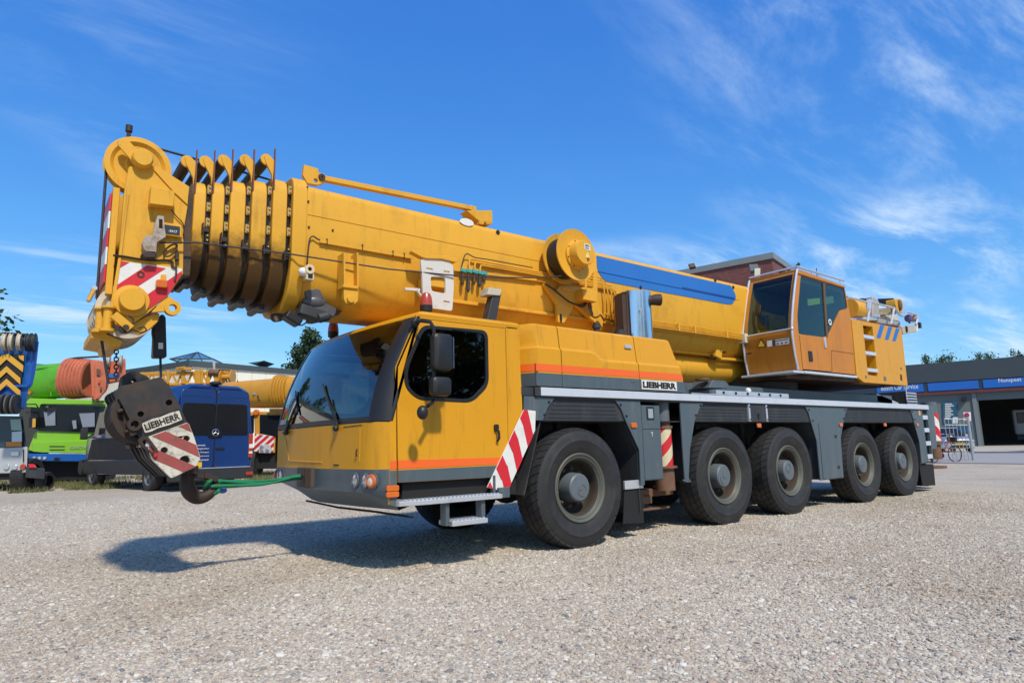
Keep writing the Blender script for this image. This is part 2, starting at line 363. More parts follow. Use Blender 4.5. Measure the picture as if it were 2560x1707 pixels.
# ------------------------------------------------------------ ground
def smooth01(t): t = max(0.0, min(1.0, t)); return t * t * (3 - 2 * t)
def rise(x, y): return 0.25 * smooth01((y - 0.35 * max(x, 0.0) - 6.0) / 5.0)
def gz(x, y):
    b = 0.010 * mnoise.noise(V((x * 0.35, y * 0.35, 1.7))) + 0.006 * mnoise.noise(V((x * 1.3, y * 1.3, 4.1)))
    k = max(0, 1 - (V((x, y)) - V((2, 0))).length / 40)
    return rise(x, y) + b * k
def axis_vals(c, step, near, far):
    v = []; s = step; x = 0.0
    while x < far:
        v.append(x); x += s
        if x > near: s *= 1.25
    v.append(far)
    return sorted({round(c - a, 4) for a in v} | {round(c + a, 4) for a in v})
def gravel_mat():
    m = bpy.data.materials.new('gravel'); m.use_nodes = True
    n, l = m.node_tree.nodes, m.node_tree.links; b = n['Principled BSDF']; b.inputs['Roughness'].default_value = 0.9; b.inputs['Specular IOR Level'].default_value = 0.25
    g = n.new('ShaderNodeNewGeometry'); P = g.outputs['Position']
    vo = n.new('ShaderNodeTexVoronoi'); vo.inputs['Scale'].default_value = 48; vo.inputs['Randomness'].default_value = 1; l.new(P, vo.inputs['Vector'])
    v2 = n.new('ShaderNodeTexVoronoi'); v2.inputs['Scale'].default_value = 95; l.new(P, v2.inputs['Vector'])
    def ramp(src, stops):
        r = n.new('ShaderNodeValToRGB'); e = r.color_ramp.elements
        while len(e) < len(stops): e.new(0.5)
        for i, (p, c) in enumerate(stops): e[i].position = p; e[i].color = (*c, 1)
        l.new(src, r.inputs[0]); return r.outputs[0]
    s1 = n.new('ShaderNodeSeparateColor'); l.new(vo.outputs['Color'], s1.inputs[0])
    s2 = n.new('ShaderNodeSeparateColor'); l.new(v2.outputs['Color'], s2.inputs[0])
    stops = [(0.0, (0.187, 0.176, 0.170)), (0.14, (0.336, 0.299, 0.251)), (0.4, (0.467, 0.408, 0.327)), (0.62, (0.402, 0.328, 0.251)), (0.82, (0.532, 0.475, 0.388)), (1.0, (0.617, 0.570, 0.483))]
    c1 = ramp(s1.outputs[0], stops); c2 = ramp(s2.outputs[0], stops)
    mx = n.new('ShaderNodeMix'); mx.data_type = 'RGBA'; mx.inputs[0].default_value = 0.45; l.new(c1, mx.inputs[6]); l.new(c2, mx.inputs[7])
    nz = n.new('ShaderNodeTexNoise'); nz.inputs['Scale'].default_value = 0.6; nz.inputs['Detail'].default_value = 8; nz.inputs['Roughness'].default_value = 0.65; l.new(P, nz.inputs['Vector'])
    dr = n.new('ShaderNodeMapRange'); dr.inputs[1].default_value = 0.50; dr.inputs[2].default_value = 0.70; dr.inputs[4].default_value = 0.5; l.new(nz.outputs['Fac'], dr.inputs[0])
    m2 = n.new('ShaderNodeMix'); m2.data_type = 'RGBA'; m2.blend_type = 'MULTIPLY'; l.new(dr.outputs[0], m2.inputs[0]); l.new(mx.outputs[2], m2.inputs[6]); m2.inputs[7].default_value = (0.74, 0.64, 0.54, 1)
    n3 = n.new('ShaderNodeTexNoise'); n3.inputs['Scale'].default_value = 0.22; n3.inputs['Detail'].default_value = 5; n3.inputs['Distortion'].default_value = 0.6; l.new(g.outputs['Position'], n3.inputs['Vector'])
    d3 = n.new('ShaderNodeMapRange'); d3.inputs[1].default_value = 0.48; d3.inputs[2].default_value = 0.68; d3.inputs[4].default_value = 0.55; l.new(n3.outputs['Fac'], d3.inputs[0])
    m4 = n.new('ShaderNodeMix'); m4.data_type = 'RGBA'; m4.blend_type = 'MULTIPLY'; l.new(d3.outputs[0], m4.inputs[0]); l.new(m2.outputs[2], m4.inputs[6]); m4.inputs[7].default_value = (0.76, 0.72, 0.66, 1)
    l.new(m4.outputs[2], b.inputs['Base Color'])
    bp = n.new('ShaderNodeBump'); bp.inputs['Strength'].default_value = 0.6; bp.inputs['Distance'].default_value = 0.009; bp.invert = True
    l.new(vo.outputs['Distance'], bp.inputs['Height']); l.new(bp.outputs[0], b.inputs['Normal'])
    return m
GRAVEL = gravel_mat()
xs = axis_vals(1.0, 0.5, 16, 900); ys = axis_vals(2.0, 0.5, 16, 900)
mb = MB()
vs = [(x, y, gz(x, y)) for y in ys for x in xs]; nx = len(xs)
mb.add(vs, [(j * nx + i, j * nx + i + 1, (j + 1) * nx + i + 1, (j + 1) * nx + i) for j in range(len(ys) - 1) for i in range(nx - 1)])
ground = mb.build('ground', GRAVEL, smooth=180); struct(ground)

# loose pebbles lying on it: real little stones, denser near the viewer
def pebble_mat():
    m = bpy.data.materials.new('pebble'); m.use_nodes = True
    n, l = m.node_tree.nodes, m.node_tree.links; b = n['Principled BSDF']; b.inputs['Roughness'].default_value = 0.75; b.inputs['Specular IOR Level'].default_value = 0.3
    oi = n.new('ShaderNodeObjectInfo'); r = n.new('ShaderNodeValToRGB'); e = r.color_ramp.elements
    stops = [(0.0, (0.159, 0.157, 0.161)), (0.07, (0.281, 0.257, 0.224)), (0.2, (0.412, 0.366, 0.304)), (0.38, (0.495, 0.427, 0.336)), (0.52, (0.392, 0.294, 0.224)), (0.6, (0.429, 0.389, 0.322)), (0.78, (0.523, 0.470, 0.379)), (0.92, (0.560, 0.518, 0.436)), (1.0, (0.654, 0.627, 0.559))]
    while len(e) < len(stops): e.new(0.5)
    for i, (p, c) in enumerate(stops): e[i].position = p; e[i].color = (*c, 1)
    l.new(oi.outputs['Random'], r.inputs[0])
    g = n.new('ShaderNodeNewGeometry'); nz = n.new('ShaderNodeTexNoise'); nz.inputs['Scale'].default_value = 0.6; nz.inputs['Detail'].default_value = 8; nz.inputs['Roughness'].default_value = 0.65; l.new(g.outputs['Position'], nz.inputs['Vector'])
    dr = n.new('ShaderNodeMapRange'); dr.inputs[1].default_value = 0.50; dr.inputs[2].default_value = 0.70; dr.inputs[4].default_value = 0.5; l.new(nz.outputs['Fac'], dr.inputs[0])
    m2 = n.new('ShaderNodeMix'); m2.data_type = 'RGBA'; m2.blend_type = 'MULTIPLY'; l.new(dr.outputs[0], m2.inputs[0]); l.new(r.outputs[0], m2.inputs[6]); m2.inputs[7].default_value = (0.74, 0.64, 0.54, 1)
    n3 = n.new('ShaderNodeTexNoise'); n3.inputs['Scale'].default_value = 0.22; n3.inputs['Detail'].default_value = 5; n3.inputs['Distortion'].default_value = 0.6; l.new(g.outputs['Position'], n3.inputs['Vector'])
    d3 = n.new('ShaderNodeMapRange'); d3.inputs[1].default_value = 0.48; d3.inputs[2].default_value = 0.68; d3.inputs[4].default_value = 0.55; l.new(n3.outputs['Fac'], d3.inputs[0])
    m4 = n.new('ShaderNodeMix'); m4.data_type = 'RGBA'; m4.blend_type = 'MULTIPLY'; l.new(d3.outputs[0], m4.inputs[0]); l.new(m2.outputs[2], m4.inputs[6]); m4.inputs[7].default_value = (0.76, 0.72, 0.66, 1)
    l.new(m4.outputs[2], b.inputs['Base Color']); return m
def gravel_stones():
    fwd = V((DV.x, DV.y)).normalized(); mb = MB(); quads = []; dens = []
    step = 0.5; N = int(44 / step)
    vid = {}
    def vget(i, j):
        if (i, j) not in vid:
            x, y = -16 + i * step, -7 + j * step
            vid[(i, j)] = len(mb.v); mb.v.append((x, y, gz(x, y)))
        return vid[(i, j)]
    for j in range(N):
        for i in range(N):
            x, y = -16 + (i + .5) * step, -7 + (j + .5) * step
            d = V((x - CAM.x, y - CAM.y)); r = d.length
            if r < 1.0 or r > 15.5: continue
            if d.normalized().dot(fwd) < cos(radians(52)): continue
            mb.f.append((vget(i, j), vget(i + 1, j), vget(i + 1, j + 1), vget(i, j + 1)))
            dens.append(3000 if r < 5 else 3000 * (5 / r) ** 1.35)
    me = bpy.data.meshes.new('gravel_stones'); me.from_pydata(mb.v, [], mb.f); me.update()
    a = me.attributes.new('dens', 'FLOAT', 'FACE'); a.data.foreach_set('value', dens)
    o = bpy.data.objects.new('gravel_stones', me); COL.objects.link(o); o['kind'] = 'stuff'
    o['label'] = 'loose beige and grey gravel stones covering the yard'
    t = bpy.data.node_groups.new('gravel_scatter', 'GeometryNodeTree')
    t.interface.new_socket('Geometry', in_out='INPUT', socket_type='NodeSocketGeometry'); t.interface.new_socket('Geometry', in_out='OUTPUT', socket_type='NodeSocketGeometry')
    N_, L_ = t.nodes, t.links
    gi, go = N_.new('NodeGroupInput'), N_.new('NodeGroupOutput')
    dp = N_.new('GeometryNodeDistributePointsOnFaces'); L_.new(gi.outputs[0], dp.inputs['Mesh'])
    na = N_.new('GeometryNodeInputNamedAttribute'); na.data_type = 'FLOAT'; na.inputs['Name'].default_value = 'dens'; L_.new(na.outputs['Attribute'], dp.inputs['Density'])
    ico = N_.new('GeometryNodeMeshIcoSphere'); ico.inputs['Radius'].default_value = 1.0; ico.inputs['Subdivisions'].default_value = 2
    sp = N_.new('GeometryNodeSetPosition'); L_.new(ico.outputs[0], sp.inputs['Geometry'])
    nt = N_.new('ShaderNodeTexNoise'); nt.inputs['Scale'].default_value = 1.1; nt.inputs['Detail'].default_value = 1.0
    sub = N_.new('ShaderNodeVectorMath'); sub.operation = 'SUBTRACT'; sub.inputs[1].default_value = (.5, .5, .5); L_.new(nt.outputs['Color'], sub.inputs[0])
    sc = N_.new('ShaderNodeVectorMath'); sc.operation = 'SCALE'; sc.inputs['Scale'].default_value = 0.9; L_.new(sub.outputs[0], sc.inputs[0]); L_.new(sc.outputs[0], sp.inputs['Offset'])
    ss = N_.new('GeometryNodeSetShadeSmooth'); L_.new(sp.outputs[0], ss.inputs[0])
    sm = N_.new('GeometryNodeSetMaterial'); sm.inputs['Material'].default_value = pebble_mat(); L_.new(ss.outputs[0], sm.inputs[0])
    io = N_.new('GeometryNodeInstanceOnPoints'); L_.new(dp.outputs['Points'], io.inputs['Points']); L_.new(sm.outputs[0], io.inputs['Instance'])
    rr = N_.new('FunctionNodeRandomValue'); rr.data_type = 'FLOAT_VECTOR'; rr.inputs[0].default_value = (-.35, -.35, 0); rr.inputs[1].default_value = (.35, .35, 6.28); L_.new(rr.outputs[0], io.inputs['Rotation'])
    rs = N_.new('FunctionNodeRandomValue'); rs.data_type = 'FLOAT_VECTOR'; rs.inputs[0].default_value = (.0062, .0054, .0036); rs.inputs[1].default_value = (.0168, .0138, .0085)
    rk = N_.new('FunctionNodeRandomValue'); rk.data_type = 'FLOAT'; rk.inputs[2].default_value = 0.0; rk.inputs[3].default_value = 1.0; rk.inputs['Seed'].default_value = 5
    pw = N_.new('ShaderNodeMath'); pw.operation = 'POWER'; pw.inputs[1].default_value = 9; L_.new(rk.outputs[1], pw.inputs[0])
    ma = N_.new('ShaderNodeMath'); ma.operation = 'MULTIPLY_ADD'; ma.inputs[1].default_value = 1.0; ma.inputs[2].default_value = 0.85; L_.new(pw.outputs[0], ma.inputs[0])
    s2 = N_.new('ShaderNodeVectorMath'); s2.operation = 'SCALE'; L_.new(rs.outputs[0], s2.inputs[0]); L_.new(ma.outputs[0], s2.inputs['Scale']); L_.new(s2.outputs[0], io.inputs['Scale'])
    L_.new(io.outputs[0], go.inputs[0])
    o.modifiers.new('scatter', 'NODES').node_group = t
gravel_stones()
# ============================================================ the mobile crane
CR = thing('mobile_crane', 'big yellow and grey five-axle mobile crane with telescopic boom lowered over its cab', 'crane', (4.0, 1.35, 0))
WX = [0.0, 2.672, 4.329, 6.759, 8.400]
# ------------------------------------------------------------ wheels
def make_wheel():
    # local frame: hub centre at origin, outer face towards -y
    R = 0.655; zc = 0.632
    mb = MB()
    prof = [(.36, 0.02), (.376, 0.008), (.376, -.004), (.366, -.012), (.350, -.008), (.345, 0.0), (.338, .006), (.328, .004), (.322, .012), (.312, .03), (.305, .036)]
    mb.lathe(prof, (0, 0, 0), (0, 1, 0), 56)
    wheel = mb.build('wheel', RIM, smooth=50)
    mb = MB()
    mb.lathe([(.306, .035), (.290, .06), (.285, .12), (.278, .17), (.262, .20), (.235, .215), (.17, .205), (.165, .19)], (0, 0, 0), (0, 1, 0), 48)
    mb.build('wheel_disc', RIMR, wheel)
    mb = MB()
    mb.lathe([(.165, .20), (.158, .06), (.150, .018), (.135, .006), (.03, .004), (.028, -.002), (.001, -.002)], (0, 0, 0), (0, 1, 0), 40)
    mb.lathe([(.055, .004), (.057, -.001), (.067, -.001), (.069, .004)], (0.03, 0, -.03), (0, 1, 0), 18)
    mb.build('hub_cap', HUB, wheel)
    nut = MB().cyl((0, .21, 0), (0, .165, 0), .019, n=6).cyl((0, .167, 0), (0, .145, 0), .011, n=8).mesh('wheel_nut'); nut.materials.append(RIM)
    for k in range(10):
        a = 2 * pi * k / 10 + .2
        o = link('wheel_nut', nut, wheel); o.location = (.207 * cos(a), 0, .207 * sin(a))
    # tyre carcass and tread
    mb = MB()
    W0 = -0.035; W1 = .365
    prof = [(.352, .02), (.40, -.005), (.455, -.028), (.505, -.036), (.512, -.040), (.518, -.036), (.56, -.030), (.60, -.018), (.618, -.006), (.634, .012), (.640, .10), (.640, .24), (.634, .318), (.618, .338), (.56, .362), (.50, .368), (.42, .35), (.352, .32)]
    mb.lathe(prof, (0, 0, 0), (0, 1, 0), 72)
    nblk = 44
    rows = [(-.010, .070, 0.0, .88), (.080, .160, .5, .91), (.170, .250, .15, .91), (.260, .338, .65, .88)]
    for (y0, y1, ph, fill) in rows:
        for k in range(nblk):
            a0 = 2 * pi * (k + ph) / nblk; a1 = a0 + 2 * pi / nblk * fill; sk = 2 * pi / nblk * (.42 if y0 < .1 or y0 > .2 else -.42)
            vs = []
            for r in (.61, R):
                for (a, y, s_) in ((a0, y0, 0), (a1, y0, 0), (a1, y1, sk), (a0, y1, sk)):
                    rr = r - (.020 if (r > .63 and (y < 0 or y > .33)) else 0)
                    vs.append((rr * cos(a + s_), y, rr * sin(a + s_)))
            mb.add(vs, [(0, 1, 2, 3), (4, 7, 6, 5), (0, 4, 5, 1), (1, 5, 6, 2), (2, 6, 7, 3), (3, 7, 4, 0)])
    # flatten the foot where it carries the load
    mb.v = [(p[0] * (1.0 + .02 * max(0, -p[2] - .5)), p[1] - (.10 * max(0, -p[2] - .5) if p[1] < .0 else 0), max(p[2], -zc)) for p in mb.v]
    mb.build('tyre', TYRE, wheel, smooth=38)
    return wheel, zc
wheel0, WZ = make_wheel()
def place_wheel(src, loc, rz, ry):
    o = src.copy(); COL.objects.link(o); o.location = loc; o.rotation_euler = (0, 0, rz); attach(o, CR)
    for ch in src.children:
        c = ch.copy(); COL.objects.link(c); c.parent = o
        if ch.name.split('.')[0] == 'wheel_nut': c.location = rotm(math.degrees(ry), 'Y') @ ch.location
        elif ch.name.split('.')[0] != 'tyre': c.rotation_euler = (0, ry, 0)
    return o
spots = [(x, 0.0, 0.0) for x in WX] + [(x, 2.70, pi) for x in WX]
random.seed(3)
for i, (x, y, rz) in enumerate(spots):
    if i == 0:
        wheel0.location = (x, y, WZ); attach(wheel0, CR)
    else: place_wheel(wheel0, (x, y, WZ), rz, random.uniform(0, 6))
# axles and chassis
for x in WX:
    MB().cyl((x, .25, WZ), (x, 2.45, WZ), .09, n=16).ball((x, 1.35, WZ), .24, 10, (1, .9, 1)).build('axle', GRYD, CR)
mb = MB()
mb.box(-.9, 10.2, .95, 1.75, .72, 1.55); mb.box(-.9, 10.2, .8, 1.9, 1.45, 1.56)
mb.box(1.1, 2.0, .35, 2.35, .75, 1.3)
chassis = mb.build('chassis_frame', GRYD, CR, bevel=.01)
for x in WX:
    for dx in (-.28, .28): MB().cyl((x + dx, .52, .62), (x + dx * .8, .62, 1.4), .055, n=12).build('suspension_cylinder', GRYD, CR)
# deck
mb = MB()
mb.box(-.55, 9.83, -.004, 2.704, 1.60, 1.716)
deck = mb.build('deck', GRYD, CR, bevel=.004)
mb = MB()
for y0, y1 in ((-.034, -.004), (2.704, 2.734)):
    mb.plate([(y0, 1.622), (y1, 1.622), (y1, 1.712), (y0, 1.712)], -.55, 2.20, 'yz'); mb.plate([(y0, 1.622), (y1, 1.622), (y1, 1.712), (y0, 1.712)], 2.206, 9.83, 'yz')
mb.build('deck_rail', ALUW, deck, bevel=.006)
mb = MB().box(-.63, -.551, -.032, .4, 1.617, 1.712).box(-.80, -.63, .0, .4, 1.62, 1.71)
mb.build('rail_end', GRYD, deck, bevel=.006)
# side skirts with wheel arches (near side then mirrored far side)
def skirt(polys, name, m, y0, y1, bevel=.006, holes=()):
    for q in polys:
        MB().plate(q, y0, y1, 'xz', holes).build(name, m, CR, bevel)
        yy0, yy1 = 2.70 - y1, 2.70 - y0
        MB().plate(q, yy0, yy1, 'xz', holes).build(name, m, CR, bevel)
A = [(-.76, 1.615), (-.32, 1.615), (-.44, 1.49), (-.51, 1.36), (-.60, 1.36), (-.77, 1.47)]
B = [(.60, 1.615), (1.055, 1.615), (1.055, .60), (.985, .60), (.985, 1.02), (.78, 1.36), (.71, 1.50)]
Cp = [(1.87, 1.615), (2.34, 1.615), (2.22, 1.52), (2.10, 1.36), (1.965, 1.0), (1.89, .585), (1.82, .585), (1.82, 1.615)]
D = [(4.95, 1.615), (6.40, 1.615), (6.28, 1.50), (6.19, 1.36), (6.03, 1.10), (5.985, .44), (5.22, .44), (5.22, 1.06), (5.10, 1.36), (5.05, 1.50)]
Ep = [(8.98, 1.615), (9.535, 1.615), (9.52, .575), (9.22, .575), (9.24, .98), (9.10, 1.36), (9.05, 1.50)]
skirt([A, B, Cp, D, Ep], 'side_panel', GRY, -.002, .022)
L1 = [(-.32, 1.612), (.60, 1.612), (.71, 1.50), (.78, 1.36), (-.51, 1.36), (-.44, 1.49)]
L2 = [(2.34, 1.612), (4.95, 1.612), (5.05, 1.50), (5.10, 1.36), (2.10, 1.36), (2.22, 1.52)]
L3 = [(6.40, 1.612), (8.98, 1.612), (9.05, 1.50), (9.10, 1.36), (6.19, 1.36), (6.28, 1.50)]
skirt([L1, L2, L3], 'mudguard_panel', GRYD, .020, .036, .003)
# ribs on the mudguard panels
for q in (L1, L2, L3):
    mb = MB()
    for k in range(5):
        z = 1.39 + k * .045; x0 = lerp(q[-2][0], q[-1][0], (z - 1.36) / .14) if False else q[-2][0] + .10; x1 = q[3][0] - .10
        mb.box(x0 + .02 * k, x1 - .02 * k, .014, .021, z, z + .008)
    mb.build('panel_rib', GRYD, CR)
# returns of the arches: inner sheets that run inwards behind the wheels
mb = MB()
for (xa, za, xb, zb) in ((-.77, .60, -.52, 1.36), (.985, .30, .985, 1.0), (.985, 1.0, .78, 1.36), (1.90, .60, 1.97, 1.0), (1.97, 1.0, 2.10, 1.36), (5.10, 1.36, 5.25, 1.08), (5.25, 1.08, 5.25, .45), (6.0, .45, 6.03, 1.1), (6.03, 1.1, 6.19, 1.36), (9.10, 1.36, 9.25, .97), (9.25, .97, 9.22, .45)):
    mb.bar((xa, .25, za), (xb, .25, zb), .44, .012, up=(1, 0, .1)); mb.bar((xa, 2.45, za), (xb, 2.45, zb), .44, .012, up=(1, 0, .1))
mb.box(-.5, 9.1, .03, .5, 1.352, 1.364); mb.box(-.5, 9.1, 2.2, 2.67, 1.352, 1.364)
mb.build('mudguard', GRYD, CR)
mb = MB().plate([(1.06, .16), (1.06, .66), (.76, .66), (.70, .18)], .05, .062, 'xz').box(.80, 1.06, .06, .5, .17, .18).box(1.03, 1.045, .06, .55, .16, .66)
mb.build('mud_flap', BLKM, CR)
mb = MB().box(.74, 1.062, .03, .06, .565, .665); mb.build('flap_bracket', ALU, CR, .004)
mb = MB().plate([(9.30, .12), (9.93, .10), (9.96, .52), (9.24, .56)], .06, .075, 'xz').box(9.60, 9.61, .07, .55, .10, .55)
mb.build('mud_flap', BLKM, CR)
# box between the second and third axle, toolbox, doors
mb = MB().box(3.40, 3.81, -.006, .16, 1.355, 1.612); bx = mb.build('side_box', GRYD, CR, .008)
for x in (3.36, 3.81): MB().box(x, x + .04, -.010, .03, 1.362, 1.612).build('bracket_strip', ALU, bx, .003)
mb = MB().cyl((3.60, -.004, 1.42), (3.60, -.018, 1.42), .022, n=14).box(3.585, 3.612, -.02, -.004, 1.445, 1.475); mb.build('lock', BLK, bx)
for x in (3.38, 3.83):
    for z in (1.39, 1.57): MB().cyl((x, -.008, z), (x, -.017, z), .011, n=8).build('bolt', BLKM, bx)
mb = MB().box(1.057, 1.405, .004, .42, .65, 1.553); tb = mb.build('toolbox', GRY, CR, .006)
mb = MB().box(1.066, 1.40, -.004, .006, .66, 1.255); mb.build('toolbox_door', GRY, tb, .004)
mb = MB().box(1.066, 1.40, -.004, .006, 1.265, 1.55); mb.build('toolbox_door', GRY, tb, .004)
mb = MB().box(1.15, 1.29, -.010, -.003, 1.375, 1.535); mb.build('window_frame', BLK, tb, .004)
mb = MB().box(1.175, 1.265, -.014, -.009, 1.395, 1.51); mb.build('gauge_glass', LAMP, tb, .002)
mb = MB().cyl((1.225, -.003, 1.215), (1.225, -.014, 1.215), .014, n=12).box(1.22, 1.23, -.016, -.003, 1.17, 1.215); mb.build('lock', ALU, tb)
mb = MB().plate(fillet([(5.30, .455), (5.955, .452), (5.96, 1.345), (5.325, 1.35)], .02), -.010, -.003, 'xz'); dr = mb.build('cabinet_door', GRY, CR, .003)
for z in (1.10, .60): MB().box(5.80, 5.87, -.016, -.009, z, z + .045).build('latch', BLK, dr, .004)
# bolts on side panels
for x, z in ((-.42, 1.56), (-.49, 1.42), (.70, 1.55), (.79, 1.42), (2.24, 1.57), (2.13, 1.44), (5.06, 1.55), (5.15, 1.38), (6.28, 1.57), (6.19, 1.42), (9.05, 1.57), (9.13, 1.42)):
    MB().cyl((x, -.001, z), (x, -.014, z), .013, n=8).build('panel_bolt', BLKM, CR)
# marker lamps
for x, z in ((.905, 1.31), (3.585, 1.305), (6.06, 1.315), (7.75, 1.315), (9.22, 1.315)):
    mb = MB().plate(rrect(x - .05, x + .05, z - .03, z + .03, .012, 3), -.022, .0, 'xz'); mb.build('marker_lamp', AMB, CR, .006)
mb = MB().plate(rrect(9.36, 9.44, 1.50, 1.60, .008, 2), -.008, -.001, 'xz'); mb.build('reflector', mat('reflector_yellow', (.6, .35, .08), .3), CR)
# front outrigger jack
mb = MB().cyl((1.635, .17, 1.30), (1.635, .17, 1.60), .105, n=28); jk = mb.build('outrigger_jack', HUB, CR)
MB().cyl((1.635, .17, 1.275), (1.635, .17, 1.305), .135, n=28).cyl((1.635, .17, 1.25), (1.635, .17, 1.36), .108, n=28).build('jack_collar', RSTL, jk)
MB().cyl((1.635, .17, .775), (1.635, .17, .80), .165, n=28).cyl((1.635, .17, .50), (1.635, .17, .78), .125, n=28).build('jack_collar', RSTL, jk)
MB().cyl((1.635, .17, .79), (1.635, .17, 1.29), .1165, n=28).build('jack_sleeve', RSTL, jk)
def band_cyl(c, r, z0, z1, pitch, slope, parent, mA, mB, n=48):
    # helical warning bands, each band a strip of its own
    lo, hi = z0 - abs(slope) * r * 2 * pi, z1 + abs(slope) * r * 2 * pi
    k0, k1 = int(math.floor(lo / (pitch / 2))), int(math.ceil(hi / (pitch / 2)))
    for k in range(k0, k1):
        mb = MB(); zb0, zb1 = k * pitch / 2, (k + 1) * pitch / 2
        for i in range(n):
            a0, a1 = pi * .6 + 2 * pi * i / n, pi * .6 + 2 * pi * (i + 1) / n
            q = []
            for a in (a0, a1):
                s_ = slope * r * (a - 1.5 * pi); q.append((min(max(zb0 - s_, z0), z1), min(max(zb1 - s_, z0), z1)))
            if max(q[0][1] - q[0][0], q[1][1] - q[1][0]) < 1e-5: continue
            P_ = lambda a, z: (c[0] + r * cos(a), c[1] + r * sin(a), z)
            mb.add([P_(a0, q[0][0]), P_(a1, q[1][0]), P_(a1, q[1][1]), P_(a0, q[0][1])], [(0, 1, 2, 3)])
        if mb.f: mb.build('warning_band', mA if k % 2 else mB, parent, smooth=60)
band_cyl((1.635, .17), .118, .80, 1.275, .295, -1.0, jk, RED, mat('cream_reflective', (.62, .55, .36), .45))
# rusty bits below the outrigger box
mb = MB().box(1.1, 1.95, .30, 2.4, .42, .52).box(1.12, 1.5, .28, .45, .34, .44).box(1.0, 1.8, .25, .40, .26, .29); mb.build('outrigger_beam', RSTL, CR, .01)
mb = MB().tube([(1.80, .02, .62), (1.83, -.02, .60), (1.90, -.02, .60), (1.92, .02, .62), (1.92, .04, .68)], .012, 8); mb.build('grab_loop', GRY, CR)
# rear: ladder, post, rear jack, tail
mb = MB().box(9.535, 9.56, .0, .05, .56, 1.612).box(9.80, 9.84, .0, .05, .56, 1.612); ld = mb.build('rear_ladder', GRY, CR, .004)
for z in (1.42, 1.165, .90, .64):
    MB().box(9.56, 9.80, -.004, .18, z, z + .085).build('rung', ALUW, ld, .005)
mb = MB().box(9.56, 9.80, .2, .22, .56, 1.612); mb.build('back_sheet', BLKM, ld)
mb = MB().plate([(9.85, 1.72), (10.18, 1.70), (10.10, .83), (9.85, .82)], .0, .04, 'xz').box(9.87, 10.1, .04, 2.66, .85, 1.5); mb.build('rear_post', GRY, CR, .008)
rj = MB().cyl((10.55, .22, .98), (10.55, .22, 1.80), .148, n=24).build('outrigger_jack', HUB, CR)
MB().cyl((10.55, .22, .90), (10.55, .22, .98), .17, n=24).cyl((10.55, .22, .6), (10.55, .22, .91), .13, n=24).build('jack_collar', RSTL, rj)
band_cyl((10.55, .22), .152, .98, 1.56, .40, 1.0, rj, RED, WHT)
mb = MB().box(9.9, 10.9, .35, 2.35, .95, 1.55); mb.build('outrigger_box', GRYD, CR, .01)
mb = MB().cyl((10.30, .25, .42), (10.30, .25, .47), .30, n=28); mb.build('jack_foot', RSTL, CR, .006)
mb = MB().box(10.2, 10.7, .5, 1.4, 1.72, 2.06); tr = mb.build('rear_tray', GRYD, CR, .01)
mb = MB()
for k in range(5): mb.box(10.19, 10.72, .485, .50, 1.76 + k * .06, 1.79 + k * .06)
mb.build('tray_slat', ALU, tr, .003)
mb = MB().plate([(8.9, 1.80), (9.9, 1.74), (9.9, 1.80), (8.9, 1.97)], .55, .62, 'xz'); mb.build('ramp_plate', ALU, CR, .004)
# things on the deck behind the hood
mb = MB().box(2.02, 9.6, .55, 2.2, 1.716, 1.94); mb.build('deck_box', GRY, CR, .01)
mb = MB().plate([(2.75, 1.84), (2.86, 1.955), (3.16, 1.955), (3.24, 1.90), (3.20, 1.85)], .2, .56, 'xz'); mb.build('support_bracket', GRY, CR, .01)
mb = MB().box(2.80, 4.72, .12, .20, 1.735, 1.805).box(2.80, 4.72, .12, .26, 1.72, 1.735); tk = mb.build('side_track', ALU, CR, .005)
for k in range(6): MB().box(2.95 + k * .30, 2.99 + k * .30, .112, .121, 1.755, 1.79).build('track_slot', BLKM, tk)
mb = MB().ball((3.72, .2, 1.83), .045, 8); mb.build('white_knob', WHT, tk)
mb = MB().tube([(2.2, .1, 1.735), (2.5, .08, 1.73), (2.8, .12, 1.74)], .012, 6); mb.build('deck_cable', ALU, CR)
mb = MB().cyl((2.75, .3, 1.955), (2.75, .3, 1.98), .10, n=20); mb.build('deck_cap', RSTL, CR)

# ------------------------------------------------------------ driver cab
NF = 13
def front_x(y, z):
    # plan of the cab nose: gentle bow, lower corner pulled back, windscreen raked
    t = (y - 1.35) / 1.35
    corner = lerp(-2.395, -2.45, smooth01((y - .2) / 2.3))
    x = corner - .11 * (1 - t * t)
    if z > 1.35: x += .372 * (.28 * (z - 1.35) + .72 * (z - 1.35) ** 1.9)
    if z < .72: x += (.72 - z) * 1.25
    return x
FY = [.10 + (2.60 - .10) * i / (NF - 1) for i in range(NF)]
def ring(z, inset=0.0, zoff=None):
    side = -2.30 + (0 if z <= 1.35 else .285 * (z - 1.35)) + (0 if z >= .72 else (.72 - z) * .55)
    p = [(-.80 - inset, inset, z), (side + inset, inset, z)]
    zz = lambda y: z if zoff is None else z + zoff(y)
    p += [(front_x(y, z) + inset, min(max(y, inset), 2.70 - inset), zz(y)) for y in FY]
    p += [(side + inset, 2.70 - inset, z if zoff is None else z + zoff(2.7)), (-.80 - inset, 2.70 - inset, z)]
    return p
def open_loft(rings, sl=slice(None)):
    return [r[sl] for r in rings]
frontsl = slice(1, NF + 3)
mb = MB()
mb.loft(open_loft([ring(z) for z in (.925, 1.0, 1.1, 1.2, 1.30, 1.345)], frontsl), closed=False)
mb.loft([ring(2.335), ring(2.36, -.004), ring(2.385, .012), ring(2.40, .05)], closed=True)
r_ = ring(2.40, .05); mb.add(r_, [tuple(range(len(r_)))])
r_ = ring(.93, .01); mb.add(r_, [tuple(range(len(r_)))])
mb.box(-.83, -.80, .0, 2.70, 1.27, 2.35)
